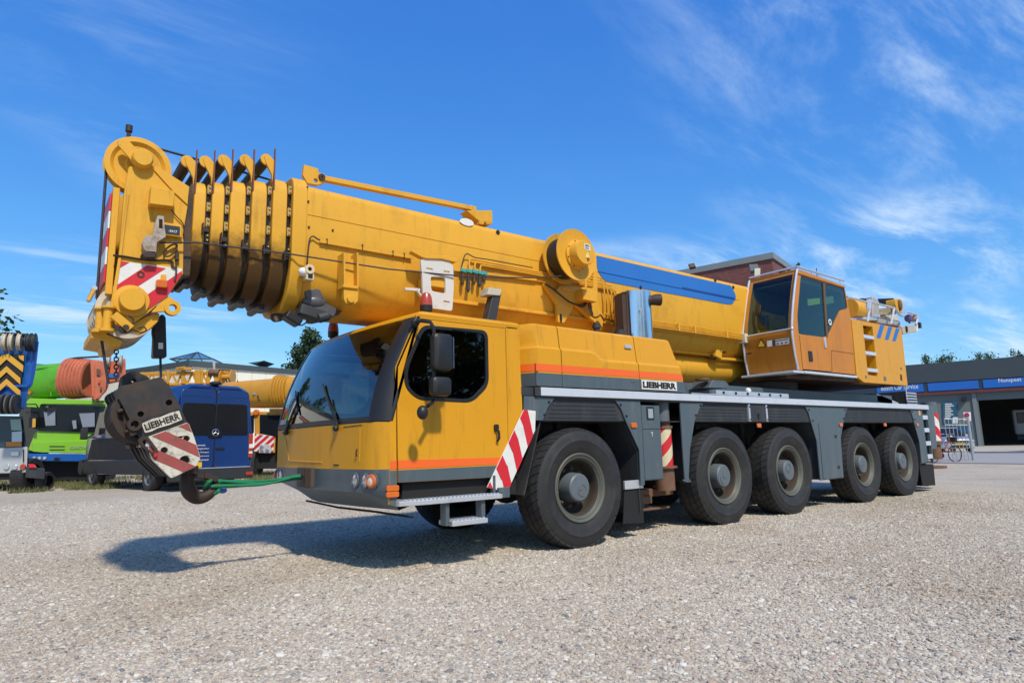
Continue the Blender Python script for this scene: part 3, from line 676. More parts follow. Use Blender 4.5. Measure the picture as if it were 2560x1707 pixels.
mb.loft(open_loft([ring(1.345), ring(1.352, .05)], slice(1, NF + 3)), closed=False)
cabm = mb.build('driver_cab', YEL, CR, smooth=40)
# bumper skirt
zo = lambda y: .16 * smooth01((y - 1.55) / 1.15)
mb = MB(); mb.loft(open_loft([ring(.565, 0, zo), ring(.64, 0, lambda y: zo(y) * .8), ring(.72, 0, lambda y: zo(y) * .3), ring(.80), ring(.925)], frontsl), closed=False)
rb = ring(.565, 0, zo)[1:NF + 3]; mb.add(rb + [(-2.0, 2.7, .75), (-2.0, 0, .62)], [tuple(range(len(rb) + 2))])
bump = mb.build('bumper', GRY, cabm, smooth=40)
# front cover crease: raised moulding on the nose panel
def nose(y, z, off): return V((front_x(y, z) - off, y, z))
def nose_strip(path, w, off, name, m, parent):
    mb = MB(); pts = []
    for (ya, za), (yb, zb) in zip(path[:-1], path[1:]):
        for k in range(7): pts.append((lerp(ya, yb, k / 6), lerp(za, zb, k / 6)))
    mb.tube([nose(y, z, off) for y, z in pts], w, 6); mb.build(name, m, parent)
nose_strip([(2.35, 1.33), (2.12, 1.22), (1.98, 1.0), (1.05, .985)], .007, .000, 'panel_crease', YEL, cabm)
nose_strip([(.33, 1.30), (.33, .99)], .005, .0, 'panel_crease', YEL, cabm)
nose_strip([(.30, 1.325), (.62, 1.318)], .004, .0, 'panel_gap', BLKM, cabm)
mb = MB().tube([nose(2.63, z, .004) for z in (.98, 1.1, 1.2, 1.30)], .018, 6); mb.build('corner_vent', BLKM, cabm)
mb = MB().tube([nose(.36, 1.04, .01), nose(.36, 1.075, .02), nose(.36, 1.11, .01)], .006, 6); mb.build('cover_catch', BLK, cabm)
mb = MB().tube([nose(.80, .965, .002), nose(.70, .962, .002)], .006, 6); mb.build('cover_catch', BLK, cabm)
# lights in the bumper
for y, m_, r in ((.40, LAMP, .062), (.235, LAMP, .062), (.115, AMB, .060), (2.34, LAMP, .062), (2.48, LAMP, .062), (2.60, REDL, .058)):
    c = nose(y, .825, 0); nx_ = V((-1, -.25 if y < .2 else 0 if y < 2.4 else .2, 0)).normalized()
    mb = MB().lathe([(r + .012, -.004), (r + .012, .010), (r, .012), (r * .98, .004)], c, nx_, 24)
    hl = mb.build('headlight' if m_ is LAMP else 'indicator_lamp', mat('lamp_bezel', (.09, .11, .13), .4), cabm)
    mb = MB().lathe([(r, .004), (r * .7, .012), (r * .35, .016), (.001, .017)], c, nx_, 24); mb.build('lens', m_, hl) if m_ is LAMP else MB().lathe([(r, .004), (r * .8, .024), (r * .4, .034), (.001, .036)], c, nx_, 24).build('lens', mat('lamp_clear', (.75, .62, .5), .25, coat=.5) if y < 1 else m_, hl)
    if m_ is AMB: MB().lathe([(r * 1.02, .012), (r * .98, .03), (r * .70, .036), (r * .68, .028)], c, nx_, 24).build('ring', AMB, hl)
# tow recess
mb = MB().box(-2.575, -2.50, 1.22, 1.60, .735, .935); rc = mb.build('tow_recess', mat('recess_brown', (.07, .055, .045), .7), cabm, .008)
mb = MB().cyl((-2.60, 1.40, .86), (-2.60, 1.25, .86), .03, n=12).box(-2.62, -2.56, 1.22, 1.27, .74, .93); mb.build('tow_pin', RST, rc, .006)
mb = MB().tube([(-2.35, 1.9, .56), (-2.28, 1.2, .525), (-2.20, .5, .52), (-2.10, -.05, .50)], .012, 6); mb.build('under_bar', BLKM, cabm)
# corner indicators
for z in (.735, .682):
    MB().plate(rrect(-2.345, -2.225, z - .0, z + .05, .008, 2), -.028, .004, 'xz').build('indicator_lamp', AMB, cabm, .006)
# windscreen
FYW = [.16 + 2.38 * i / 14 for i in range(15)]
zs = [1.352, 1.5, 1.65, 1.8, 1.95, 2.1, 2.25, 2.335]
mb = MB(); mb.loft([[(front_x(y, z), y, z) for y in FYW] for z in zs], closed=False)
ws = mb.build('windscreen', WSG, cabm, smooth=180)
mb = MB(); mb.loft([[(front_x(y, z) - .003, y, z) for y in FYW] for z in (1.352, 1.40)], closed=False); mb.build('screen_band', BLK, ws, smooth=180)
# black A pillar covers
for sgn in (0, 1):
    mb = MB(); rings = []
    for z in zs:
        side = -2.30 + .285 * (z - 1.35); y0 = 0.0
        pts = [(side + .02, -.004, z), (side - .01, -.004, z), (front_x(.10, z) - .004, .10, z), (front_x(.19, z) - .005, .19, z)]
        if sgn: pts = [(p[0] if i < 2 else front_x(2.70 - p[1], z) - .005, 2.70 - p[1], p[2]) for i, p in enumerate(pts)]
        rings.append(pts)
    mb.loft(rings, closed=False); mb.build('pillar_cover', BLK, cabm, smooth=60)
# sides: front sill, door with window, rear pillar; same on the far side
DO = [(-2.222, .805), (-2.235, 1.40), (-2.228, 1.84), (-2.012, 2.312), (-.988, 2.312), (-.985, 1.0), (-1.055, .90), (-1.17, .80)]
WOUT = fillet([(-1.985, 2.255), (-1.215, 2.27), (-1.215, 1.705), (-1.425, 1.530), (-2.03, 1.543), (-2.17, 1.66), (-2.165, 1.845)], .09, 5)
WIN_H = fillet([(-1.955, 2.225), (-1.25, 2.238), (-1.25, 1.72), (-1.44, 1.563), (-2.02, 1.575), (-2.135, 1.675), (-2.13, 1.835)], .08, 5)
GLS = [(x, z) for x, z in WIN_H]
for side in (0, 1):
    Y = (lambda a, b: (a, b)) if side == 0 else (lambda a, b: (2.70 - b, 2.70 - a))
    MB().plate([(-2.31, .62 if side == 0 else .94), (-2.232, .60 if side == 0 else .94), (-2.245, 1.40), (-2.238, 1.845), (-2.022, 2.325), (-2.035, 2.335), (-2.30, 1.36)], *Y(0.001, .03), 'xz').build('side_sill', YEL, cabm, .003)
    MB().plate([(-.978, 2.335), (-.978, 1.0), (-.93, 1.05), (-.785, 1.46), (-.785, 1.62), (-.815, 2.335)], *Y(0.001, .03), 'xz').build('rear_pillar', YEL, cabm, .004)
    MB().plate([(-2.03, 2.318), (-.80, 2.318), (-.80, 2.345), (-2.04, 2.345)], *Y(.001, .03), 'xz').build('roof_edge', YEL, cabm, .002)
    dr = MB().plate(DO, *Y(-.004, .03), 'xz', [WOUT]).build('door', YEL, cabm, .004)
    MB().plate(WOUT, *Y(-.009, .022), 'xz', [WIN_H]).build('window_seal', BLK, dr, .004)
    MB().plate(GLS, *Y(.006, .011), 'xz').build('door_window', WIN, dr)
    MB().plate([(-2.224, .808), (-2.2255, .913), (-1.045, .913), (-1.165, .803)], *Y(-.0075, -.0045), 'xz').build('grey_band', GRY, dr)
    MB().plate([(-2.2265, .925), (-2.228, 1.0), (-.992, .99), (-1.03, .925)], *Y(-.0075, -.0045), 'xz').build('orange_stripe', ORG, dr)
    if side == 0:
        MB().plate([(-2.308, .622), (-2.235, .602), (-2.238, .913), (-2.305, .913)], -.0025, .0006, 'xz').build('grey_band', GRY, cabm)
        MB().plate([(-2.303, .925), (-2.239, .925), (-2.240, 1.0), (-2.302, 1.0)], -.0025, .0006, 'xz').build('orange_stripe', ORG, cabm)
        MB().plate(rrect(-1.165, -1.115, 1.25, 1.32, .015, 3), -.03, -.004, 'xz').tube([(-1.14, -.02, 1.27), (-1.135, -.05, 1.25), (-1.132, -.052, 1.18), (-1.135, -.02, 1.15)], .013, 8).build('door_handle', BLK, dr, .003)
mb = MB().box(-2.2, -.85, .03, 2.67, .80, .83); mb.build('cab_floor', BLKM, cabm)
mb = MB().box(-2.15, -.85, .06, 2.64, .62, .80); mb.build('cab_underside', BLKM, cabm)
# interior
mb = MB().plate([(-2.36, 1.2), (-2.30, 1.38), (-2.0, 1.42), (-1.88, 1.30), (-1.9, 1.0), (-2.3, .95)], .2, 2.5, 'xz'); mb.build('dashboard', BLK, cabm, .02)
for yc in (.62, 2.05):
    mb = MB().plate(fillet([(-1.55, 1.18), (-1.55, 1.32), (-1.2, 1.34), (-1.06, 2.02), (-.94, 2.02), (-1.04, 1.2)], .06), yc - .25, yc + .25, 'xz'); mb.build('cab_seat', SEAT, cabm, .03)
tor = [(.22 * cos(t), .22 * sin(t)) for t in [2 * pi * i / 24 for i in range(25)]]
Rw = rotm(-38, 'Y'); mb = MB().tube([V((-1.78, .62, 1.50)) + Rw @ V((a, b, 0)) for a, b in tor], .016, 8, False).bar((-1.78, .62, 1.5), (-1.98, .62, 1.28), .06, .06)
for t in (.3, 2.4, 4.5): mb.bar((-1.78, .62, 1.5), V((-1.78, .62, 1.5)) + Rw @ V((.21 * cos(t), .21 * sin(t), 0)), .03, .012)
mb.build('steering_wheel', BLK, cabm)
# wipers
for ya, yb in ((.72, 1.0), (2.05, 1.85)):
    p0, p1 = nose(ya, 1.36, .02), nose(yb, 1.62, .03)
    mb = MB().tube([p0 + V((0, 0, -.05)), p0, p1], [.02, .016, .008], 8).ball(p0 + V((-.01, 0, -.05)), .03, 6); mb.bar(nose(yb - .1, 1.50, .016), nose(yb + .25, 1.78, .016), .012, .02); mb.build('wiper', BLK, cabm)
LB = MATS['rail_white_metal']
c0, c1 = nose(2.44, 1.41, .016), nose(2.10, 1.41, .016)
text('LIEBHERR', c0, c1 - c0, (0.14, 0, 1), .055, mat('screen_print', (.6, .72, .74), .6), cabm, 'maker_lettering', .012, width=.30)
# roof beacons
for (x, y, z) in ((-1.925, 2.30, 2.40), (-1.70, .40, 2.40)):
    mb = MB().cyl((x, y, z), (x, y, z + .06), .02, n=10).cyl((x, y, z + .055), (x, y, z + .09), .035, .05, n=16).cyl((x, y, z + .085), (x, y, z + .15), .062, .066, n=20); bc = mb.build('roof_beacon', BLK, cabm)
    mb = MB().lathe([(.066, .148), (.064, .19), (.056, .24), (.044, .272), (.02, .288), (.001, .29)], (x, y, z), (0, 0, 1), 20); mb.build('beacon_lens', REDL, bc)
# mirrors
mb = MB().tube([(-2.09, -.005, 2.27), (-2.06, -.13, 2.265), (-2.0, -.19, 2.25), (-1.975, -.205, 2.20), (-1.965, -.205, 2.10), (-1.975, -.205, 1.75), (-1.975, -.205, 1.54), (-2.0, -.22, 1.50), (-2.08, -.28, 1.47)], .018, 10).ball((-2.07, -.03, 2.265), .045, 8)
ma = mb.build('mirror_arm', BLK, cabm)
def mirror_case(x0, x1, z0, z1, y0, y1, r):
    mb = MB(); rings = []
    for t, ins in ((0, .03), (.12, .008), (.5, 0), (.85, .012), (1, .04)):
        y = lerp(y0, y1, t); rings.append([(x, y, z) for x, z in rrect(x0 + ins, x1 - ins, z0 + ins, z1 - ins, r - ins * .5, 5)])
    return mb.loft(rings, caps=True)
mirror_case(-2.02, -1.81, 1.79, 2.14, -.30, -.18, .045).build('mirror', BLK, cabm)
mirror_case(-2.035, -1.83, 1.56, 1.74, -.30, -.18, .04).build('mirror', BLK, cabm)
mb = MB().ball((-2.145, -.30, 1.41), .06, 10, (.85, .8, 1.05)); mb.build('mirror', BLK, cabm)
mb = MB().box(-1.812, -1.806, -.29, -.19, 1.82, 2.11); mb.build('mirror_glass', CHR, cabm)
# red and white guard behind the door: stripes are strips of their own on a folded plate
fold = [(-.778, 1.468, -.020), (-.623, 1.460, .0), (-.640, 1.257, .0), (-1.022, .646, .0), (-1.264, .712, -.02), (-1.20, .80, -.02)]
gp = MB().plate([(-.785, 1.47), (-.622, 1.46), (-.640, 1.255), (-1.025, .645), (-1.268, .71)], -.022, -.008, 'xz').build('warning_guard', WHT, cabm, .003)
def clip(poly, a, b, c, keep):
    out = []
    for i in range(len(poly)):
        p, q = poly[i], poly[(i + 1) % len(poly)]
        dp, dq = a * p[0] + b * p[1] - c, a * q[0] + b * q[1] - c
        if not keep: dp, dq = -dp, -dq
        if dp >= 0: out.append(p)
        if (dp >= 0) != (dq >= 0):
            t = dp / (dp - dq); out.append((p[0] + (q[0] - p[0]) * t, p[1] + (q[1] - p[1]) * t))
    return out
def strip_set(poly, ang, w, phase, n, emit):
    a, b = cos(radians(ang)), sin(radians(ang))
    for k in range(-n, n):
        q = clip(clip(poly, a, b, phase + k * 2 * w, True), a, b, phase + k * 2 * w + w, False)
        if len(q) >= 3: emit(q)
# left half slopes one way, right half the other
upper = [(-.785, 1.47), (-.722, 1.467), (-1.145, .678), (-1.268, .71)]
lower = [(-.722, 1.467), (-.622, 1.46), (-.640, 1.255), (-1.025, .645), (-1.145, .678)]
strip_set(upper, 27, .127, -.3735, 14, lambda q: MB().plate(q, -.0265, -.0235, 'xz').build('warning_stripe', RED, cabm))
strip_set(lower, 14, .102, -.461, 14, lambda q: MB().plate(q, -.0265, -.0235, 'xz').build('warning_stripe', RED, cabm))
# steps
st = MB().plate([(-2.245, .0), (-2.235, -.05), (-1.97, -.085), (-1.14, -.085), (-1.10, -.05), (-1.10, .22), (-2.24, .22)], .60, .642, 'xy').build('step', ALU, cabm, .005)
mb = MB()
for k in range(26):
    x = -2.18 + k * .042; mb.box(x, x + .016, -.06, .20, .642, .652)
mb.build('step_tread', ALUW, st)
mb = MB().box(-1.15, -1.02, -.06, .05, .60, .70).box(-1.20, -1.17, -.03, .03, .64, .82); mb.build('step_bracket', GRY, st, .005)
st = MB().box(-1.71, -1.31, -.085, .16, .385, .43).build('step', ALU, cabm, .006)
mb = MB()
for k in range(9):
    x = -1.69 + k * .042; mb.box(x, x + .016, -.07, .15, .43, .438)
mb.build('step_tread', ALUW, st)
mb = MB().box(-1.76, -1.72, -.05, .05, .39, .60).box(-1.36, -1.315, -.05, .05, .43, .60); mb.build('step_bracket', GRY, st, .004)

# ------------------------------------------------------------ engine hood
HP = [(-.80, 1.74), (-.79, 2.0), (-.74, 2.15), (-.66, 2.43)]
def hood_ring(z, inset):
    # outline seen from above, near side y small
    return None
def hood_x0(z): return lerp(-.55, -.56, 0)
def hood_x1(z): return 2.0 if z < 1.78 else lerp(1.975, 1.955, (z - 1.78) / .12) if z < 1.9 else lerp(1.955, 1.90, (z - 1.9) / .2) if z < 2.1 else lerp(1.90, 1.80, (z - 2.1) / .28)
def hood_y(z, x):
    brk = 2.16 if x < .30 else (2.16 - .085 * smooth01((x - .30) / .20))
    if z < brk - .012: return .03
    if z < brk + .012: return lerp(.03, .056, (z - brk + .012) / .024)
    return .056 + (z - brk - .012) * .12 + (0 if z < 2.405 else (z - 2.405) * 1.0)
xsH = [-.80, -.555, -.18]
def hood_part(xa, xb, name):
    zs_ = [1.732, 1.78, 1.90, 2.0, 2.055, 2.07, 2.08, 2.09, 2.10, 2.115, 2.13, 2.142, 2.154, 2.166, 2.178, 2.20, 2.26, 2.33, 2.405, 2.432]
    mb = MB(); N = 26; rows = []
    for z in zs_:
        x1 = min(xb, hood_x1(z)); row = []
        for i in range(N + 1):
            x = lerp(xa, x1, i / N); y = hood_y(z, x)
            row.append((x, y, z - (.0 if z < 2.4 else 0)))
        rows.append(row)
    top = [(p[0], 1.0, 2.445) for p in rows[-1]]
    rows.append([(p[0], p[1] + .05, 2.442) for p in rows[-1]]); rows.append(top); rows.append([(p[0], 1.0, 1.732) for p in rows[0]])
    mb.loft(rows, closed=False)
    for e in (0, N): mb.add([r[e] for r in rows], [tuple(range(len(rows)))])
    return mb.build(name, YEL, CR, smooth=24)
hoods = [hood_part(-.180, 1.090, 'hood_panel'), hood_part(1.103, 2.2, 'hood_panel')]
# front piece with the slanted corner
mb = MB(); rows = []
for z in [1.732, 1.78, 1.90, 2.0, 2.10, 2.147, 2.173, 2.22, 2.33, 2.405, 2.432]:
    y = hood_y(z, -.3); k = (z - 1.73) / .7; xc = lerp(-.56, -.545, k)
    rows.append([(-.193, y, z), (-.35, y, z), (xc + .03, y + .0, z), (xc, y + .03, z), (lerp(-.80, -.70, k), y + .36, z), (lerp(-.80, -.70, k), 1.0, z)])
mb.loft(rows, closed=False); mb.add(rows[-1] + [(-.19, 1.0, 2.43)], [tuple(range(7))]); mb.add(rows[0] + [(-.19, 1.0, 1.732)], [tuple(range(7))])
hoods.insert(0, mb.build('hood_panel', YEL, CR, smooth=24))
MB().box(-.21, 1.12, .13, .15, 1.74, 2.40).build('hood_frame', BLKM, CR)
# far side hood
MB().plate([(-.75, 1.73), (2.0, 1.73), (1.95, 1.95), (1.8, 2.42), (-.66, 2.43)], 1.9, 2.66, 'xz').build('hood_panel', YEL, CR, .03)
MB().box(-.7, 1.9, 1.0, 1.9, 1.72, 2.2).build('engine_block', BLKM, CR, .02)
# bands on the hood
def hood_band(z0, z1, m, name):
    for h, (xa, xb) in zip(hoods, ((-.56, -.19), (-.184, 1.094), (1.101, 2.2))):
        mb = MB(); rows = []
        for z in (z0, (z0 + z1) / 2, z1):
            x1 = min(xb, hood_x1(z) - .001)
            rows.append([(lerp(xa, x1, i / 8), hood_y(z, lerp(xa, x1, i / 8)) - .0035, z) for i in range(9)])
        mb.loft(rows, closed=False); mb.build(name, m, h)
        if xa < -.5:
            mb = MB(); rows = []
            for z in (z0, z1):
                k = (z - 1.73) / .7; y = hood_y(z, -.3); xc = lerp(-.56, -.545, k)
                rows.append([(xa, y - .0035, z), (xc - .003, y + .027, z), (lerp(-.80, -.70, k) - .004, y + .358, z)])
            mb.loft(rows, closed=False); mb.build(name, m, h)
hood_band(1.734, 1.875, GRY, 'grey_band'); hood_band(1.893, 1.975, ORG, 'orange_stripe')
pl = MB().plate([(1.12, 1.752), (1.80, 1.752), (1.80, 1.868), (1.12, 1.868)], .016, .0235, 'xz').build('maker_plate', WHT, hoods[2], .001)
text('LIEBHERR', (1.137, .0145, 1.770), (1, 0, 0), (0, 0, 1), .080, BLKM, hoods[2], 'maker_lettering', .055, width=.645)
MB().plate(rrect(.90, 1.02, 2.255, 2.295, .004, 2), .055, .095, 'xz').build('badge', ALU, hoods[1])
MB().plate(rrect(.93, 1.02, 1.835, 1.85, .004, 2), .02, .027, 'xz').build('badge', HUB, hoods[1])
# pipes and exhaust behind the hood
ex = MB().cyl((1.70, .55, 2.3), (1.70, .55, 3.145), .215, n=40).build('exhaust_stack', CHR, CR)
MB().plate([(x, y) for x, y in circ(1.70, .55, .20, 32)], 3.13, 3.15, 'xy').build('stack_top', GRYD, ex)
MB().plate([(1.46, 2.4), (1.46, 3.10), (1.44, 3.12), (1.42, 2.4)], .47, .65, 'xz').box(1.36, 1.47, .48, .62, 2.4, 3.08).build('heat_shield', mat('shield_brown', (.055, .03, .022), .7, dirt=(.15, .09, .05), damt=.4), ex)
MB().tube([(1.80, .40, 3.02), (1.86, .34, 3.03), (1.93, .30, 3.03)], [.06, .075, .082], 16).build('exhaust_outlet', RST, ex)
MB().cyl((1.56, .36, 2.85), (1.56, .335, 2.85), .016, n=10).build('stack_bolt', ALU, ex)
for x, y, r, h in ((.92, .55, .055, 2.60), (1.25, .45, .08, 2.52)):
    f = MB().cyl((x, y, 2.4), (x, y, h), r * .7, n=20).build('filler_neck', GRYD, CR)
    MB().cyl((x, y, h - .02), (x, y, h + .02), r, n=20).cyl((x, y, h + .02), (x, y, h + .05), r * .8, n=20).build('filler_cap', GRYD, f)
MB().plate([(-.83, 2.3), (-.66, 2.88), (-.54, 2.88), (-.68, 2.3)], .64, .76, 'xz').build('boom_rest', GRYD, CR, .015)
MB().plate([(-.765, 2.83), (-.735, 2.92), (-.545, 2.92), (-.575, 2.84)], .62, .78, 'xz').build('rest_pad', mat('pad_cream', (.5, .47, .4), .6), CR, .01)
# ------------------------------------------------------------ boom
BY = 1.37
def boom_sec(x, hw, zt, zb, rt=.09, n=9, zk=None):
    # ring of a boom section: flat sides above, egg-shaped below
    zk = zb + (zt - zb) * .52 if zk is None else zk
    pts = []
    for i in range(n):  # near side bottom to keel: quarter superellipse
        a = pi / 2 * i / (n - 1)
        pts.append((BY - hw * cos(a) ** .62, zk - (zk - zb) * sin(a) ** .80 if i else zk))
    far = [(2 * BY - y, z) for y, z in reversed(pts[:-1])]
    top = []
    for k in range(4):
        a = pi / 2 * k / 3; top.append((BY + hw - rt + rt * cos(a), zt - rt + rt * sin(a)))
    topn = [(2 * BY - y, z) for y, z in reversed(top)]
    return [(x, y, z) for y, z in pts + far + top + topn]
def sec_loft(spec, name, m, parent, smooth=40, bevel=0):
    mb = MB(); mb.loft([boom_sec(*s) for s in spec], closed=True, caps=True); return mb.build(name, m, parent, bevel, smooth)
HW = .52
boom = sec_loft([(-2.83, HW, 3.77, 2.50), (-2.35, HW, 3.77, 2.50), (8.0, HW, 3.77, 2.50)], 'boom', YELB, CR)
# seam line and the longitudinal edge strip on the side
for xa, xb, z, w in ((-2.80, 1.27, 3.445, .006), (1.30, 4.7, 3.47, .006)):
    MB().box(xa, xb, .845, .851, z, z + w).build('weld_seam', YELB, boom)
mb = MB().box(-2.68, -1.64, .815, .852, 3.165, 3.173).box(-2.68, -1.64, .812, .818, 3.165, 3.20); mb.build('cable_shelf', YELB, boom)
mb = MB().box(-.52, .30, .815, .852, 3.165, 3.173); mb.build('cable_shelf', YELB, boom)
MB().plate([(-1.1, 2.79), (7.9, 2.79), (7.9, 2.745), (-1.1, 2.745)], .86, .90, 'xz').build('edge_bead', YELB, boom, .01)
# collar of the base section
sec_loft([(-2.955, HW + .02, 3.84, 2.47, .15), (-2.81, HW + .02, 3.84, 2.47, .15)], 'boom_collar', YELB, boom, bevel=.014)
sec_loft([(-3.02, HW - .07, 3.74, 2.58), (-2.9, HW - .07, 3.74, 2.58)], 'inner_tube', GRS, boom)
# collar paint: grease stains plus painted-in underside shade darken the lower half
COLY = YELB.copy(); COLY.name = 'greasy_shaded_collar'
def _grease_shade(m):
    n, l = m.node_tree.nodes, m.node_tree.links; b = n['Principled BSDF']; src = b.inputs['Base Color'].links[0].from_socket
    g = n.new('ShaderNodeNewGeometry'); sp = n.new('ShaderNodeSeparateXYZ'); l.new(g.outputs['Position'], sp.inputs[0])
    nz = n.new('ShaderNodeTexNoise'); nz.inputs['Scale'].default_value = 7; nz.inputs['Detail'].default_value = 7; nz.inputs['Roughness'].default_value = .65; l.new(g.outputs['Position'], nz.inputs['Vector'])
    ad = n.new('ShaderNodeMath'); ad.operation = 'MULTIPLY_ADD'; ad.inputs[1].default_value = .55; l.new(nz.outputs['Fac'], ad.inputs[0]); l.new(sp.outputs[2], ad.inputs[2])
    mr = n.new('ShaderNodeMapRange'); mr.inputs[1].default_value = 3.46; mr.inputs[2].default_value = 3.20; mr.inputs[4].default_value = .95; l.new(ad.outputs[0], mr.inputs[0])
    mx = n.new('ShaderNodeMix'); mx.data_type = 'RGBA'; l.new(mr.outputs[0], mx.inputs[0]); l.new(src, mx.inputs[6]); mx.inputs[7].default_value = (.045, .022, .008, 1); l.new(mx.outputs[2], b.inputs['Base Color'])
_grease_shade(COLY)
# telescopic sections: collar, recessed tube, wear pads, fin and roller
TS = [(-3.14, -3.00, .505, 3.795, 2.52), (-3.33, -3.19, .485, 3.745, 2.555), (-3.52, -3.38, .465, 3.70, 2.575), (-3.675, -3.565, .445, 3.655, 2.615), (-3.825, -3.72, .425, 3.625, 2.685)]
for i, (xa, xb, hw, zt, zb) in enumerate(TS):
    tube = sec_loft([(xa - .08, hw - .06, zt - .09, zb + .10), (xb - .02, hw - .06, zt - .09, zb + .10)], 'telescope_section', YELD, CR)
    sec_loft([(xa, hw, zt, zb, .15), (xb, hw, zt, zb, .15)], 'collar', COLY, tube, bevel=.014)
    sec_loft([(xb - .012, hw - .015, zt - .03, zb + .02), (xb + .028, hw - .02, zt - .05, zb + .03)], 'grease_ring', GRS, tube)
    y0 = BY - hw; h = zt - zb
    for t in (.90, .72, .56, .40):
        z = zb + h * t
        pd = MB().plate(fillet([(xb + .004, z - .045), (xb + .038, z - .04), (xb + .038, z + .04), (xb + .004, z + .045)], .008, 2), y0 - .004, y0 + .03, 'xz').build('wear_pad', PAD if t > .5 else GRS, tube, .003)
        for dz in (-.022, .022): MB().cyl((xb + .022, y0 - .006, z + dz), (xb + .022, y0 - .016, z + dz), .009, n=8).build('bolt', PAD, tube)
    # fin and roller above
    xr = xa + .005
    MB().plate([(xr - .006, zt - .16), (xr + .007, zt - .16), (xr + .005, zt + .27), (xr - .005, zt + .27)], y0 + .0, y0 + .03, 'xz').build('fin_rod', mat('rod_red_brown', (.16, .05, .03), .6, var=.3, vscale=12), tube)
    MB().plate(fillet([(xr - .012, zt - .08), (xr + .0, zt + .15), (xr - .05, zt + .19), (xr - .10, zt + .18), (xr - .085, zt + .12), (xr - .02, zt + .0)], .006, 2), y0 + .02, y0 + .05, 'xz').build('roller_bracket', YELB, tube, .003)
    rc = V((xr - .072, 0, zt + .148))
    MB().cyl((rc.x, y0 + .05, rc.z), (rc.x, BY + hw - .05, rc.z), .052, n=24).build('guide_roller', GRYD, tube)
    MB().cyl((rc.x, y0 + .03, rc.z), (rc.x, y0 + .055, rc.z), .056, n=24).build('roller_cap', YELB, tube)
    MB().plate(fillet([(xr - .02, zt + .15), (xr + .0, zt + .15), (xr + .0, zt - .05), (xr - .02, zt - .05)], .004, 2), BY + hw - .06, BY + hw - .03, 'xz').build('roller_bracket', YELB, tube)
    # rope guide on the side
    MB().box(xb - .03, xb + .03, y0 - .02, y0 + .005, zb + .43, zb + .47).box(xb - .03, xb - .022, y0 - .06, y0, zb + .40, zb + .50).build('rope_guide', RST, tube)
    MB().plate(fillet([(xa - .02, zb + .02), (xa + .05, zb + .02), (xa + .04, zb - .028), (xa - .01, zb - .025)], .01, 2), BY - .2, BY + .2, 'xz').build('keel_pad', GRS, tube, .005)

# ------------------------------------------------------------ boom head
Y0 = .95; Y1 = 1.79
hp = p2s('h2', Y0, (278, 245), (440, 240), (692, 395), (685, 520), (655, 700), (650, 1010), (540, 1170), (400, 1290), (300, 1360), (170, 1380), (125, 1290), (150, 1160), (190, 900), (230, 430), (262, 250))
head = MB().plate(hp, Y0, Y0 + .05, 'xz').build('boom_head', YELB, CR, .006)
hpf = hp
MB().plate(hpf, Y1 - .05, Y1, 'xz').build('far_cheek', YELB, head, .006)
MB().plate([(hp[2][0] - .12, hp[2][1] - .02), (hp[2][0] + .06, hp[2][1] - .05), (hp[5][0] + .06, hp[5][1]), (hp[5][0] - .1, hp[5][1])], Y0 + .03, Y1 - .03, 'xz').build('head_box', YELD, head)
# sloping stiffener
MB().plate(p2s('h2', Y0 - .015, (440, 270), (450, 235), (695, 390), (682, 520), (590, 435)), Y0 - .015, Y0, 'xz').build('stiffener', YELB, head, .005)
MB().plate(p2s('h2', Y0 - .02, (250, 440), (268, 440), (212, 890), (150, 1310), (120, 1310), (190, 890)), Y0 - .012, Y0 + .012, 'xz').build('edge_bar', YELB, head, .004)
# top guide sheave
def sheave(c, r, y0, y1, name, m, parent, m2=None):
    yc = (y0 + y1) / 2; d = (y1 - y0) / 2
    prof = [(r, -d), (r, -d + .012), (r - .05, -d * .2), (r - .05, d * .2), (r, d - .012), (r, d), (r - .045, d + .002), (r - .075, d * .55), (r * .42, d * .5), (r * .34, d), (.001, d)]
    prof2 = [(r - .045, -d - .002), (r - .075, -d * .55), (r * .42, -d * .5), (r * .34, -d), (.001, -d)]
    s = MB().lathe([(p, t) for p, t in reversed(prof2)] + prof, (c[0], yc, c[1]), (0, 1, 0), 48).build(name, m, parent, smooth=30)
    return s
ts = p2('h2', 325, 255, 1.08)
sheave(ts, .262, 1.02, 1.13, 'guide_sheave', YELB, head)
bs = p2('h2', 355, 205, Y0)
MB().lathe([(.085, .0), (.085, -.05), (.080, -.075), (.07, -.085), (.001, -.085)], (bs[0], Y0, bs[1]), (0, 1, 0), 28).build('sheave_boss', YELB, head, smooth=40)
MB().plate(fillet(p2s('h2', Y0 - .01, (178, 60), (215, 40), (270, 70), (345, 150), (300, 235), (262, 180), (185, 95)), .02, 3), Y0 - .012, Y0 + .01, 'xz').build('rope_keeper', YELB, head, .004)
a = pz('h2', 258, 60, 1.05); MB().cyl(a, a + V((0, 0, .13)), .017, n=10).build('aerial_rod', RST, head)
MB().cyl(a + V((0, 0, .08)), a + V((0, 0, .14)), .028, n=12).build('rod_light', RST, head)
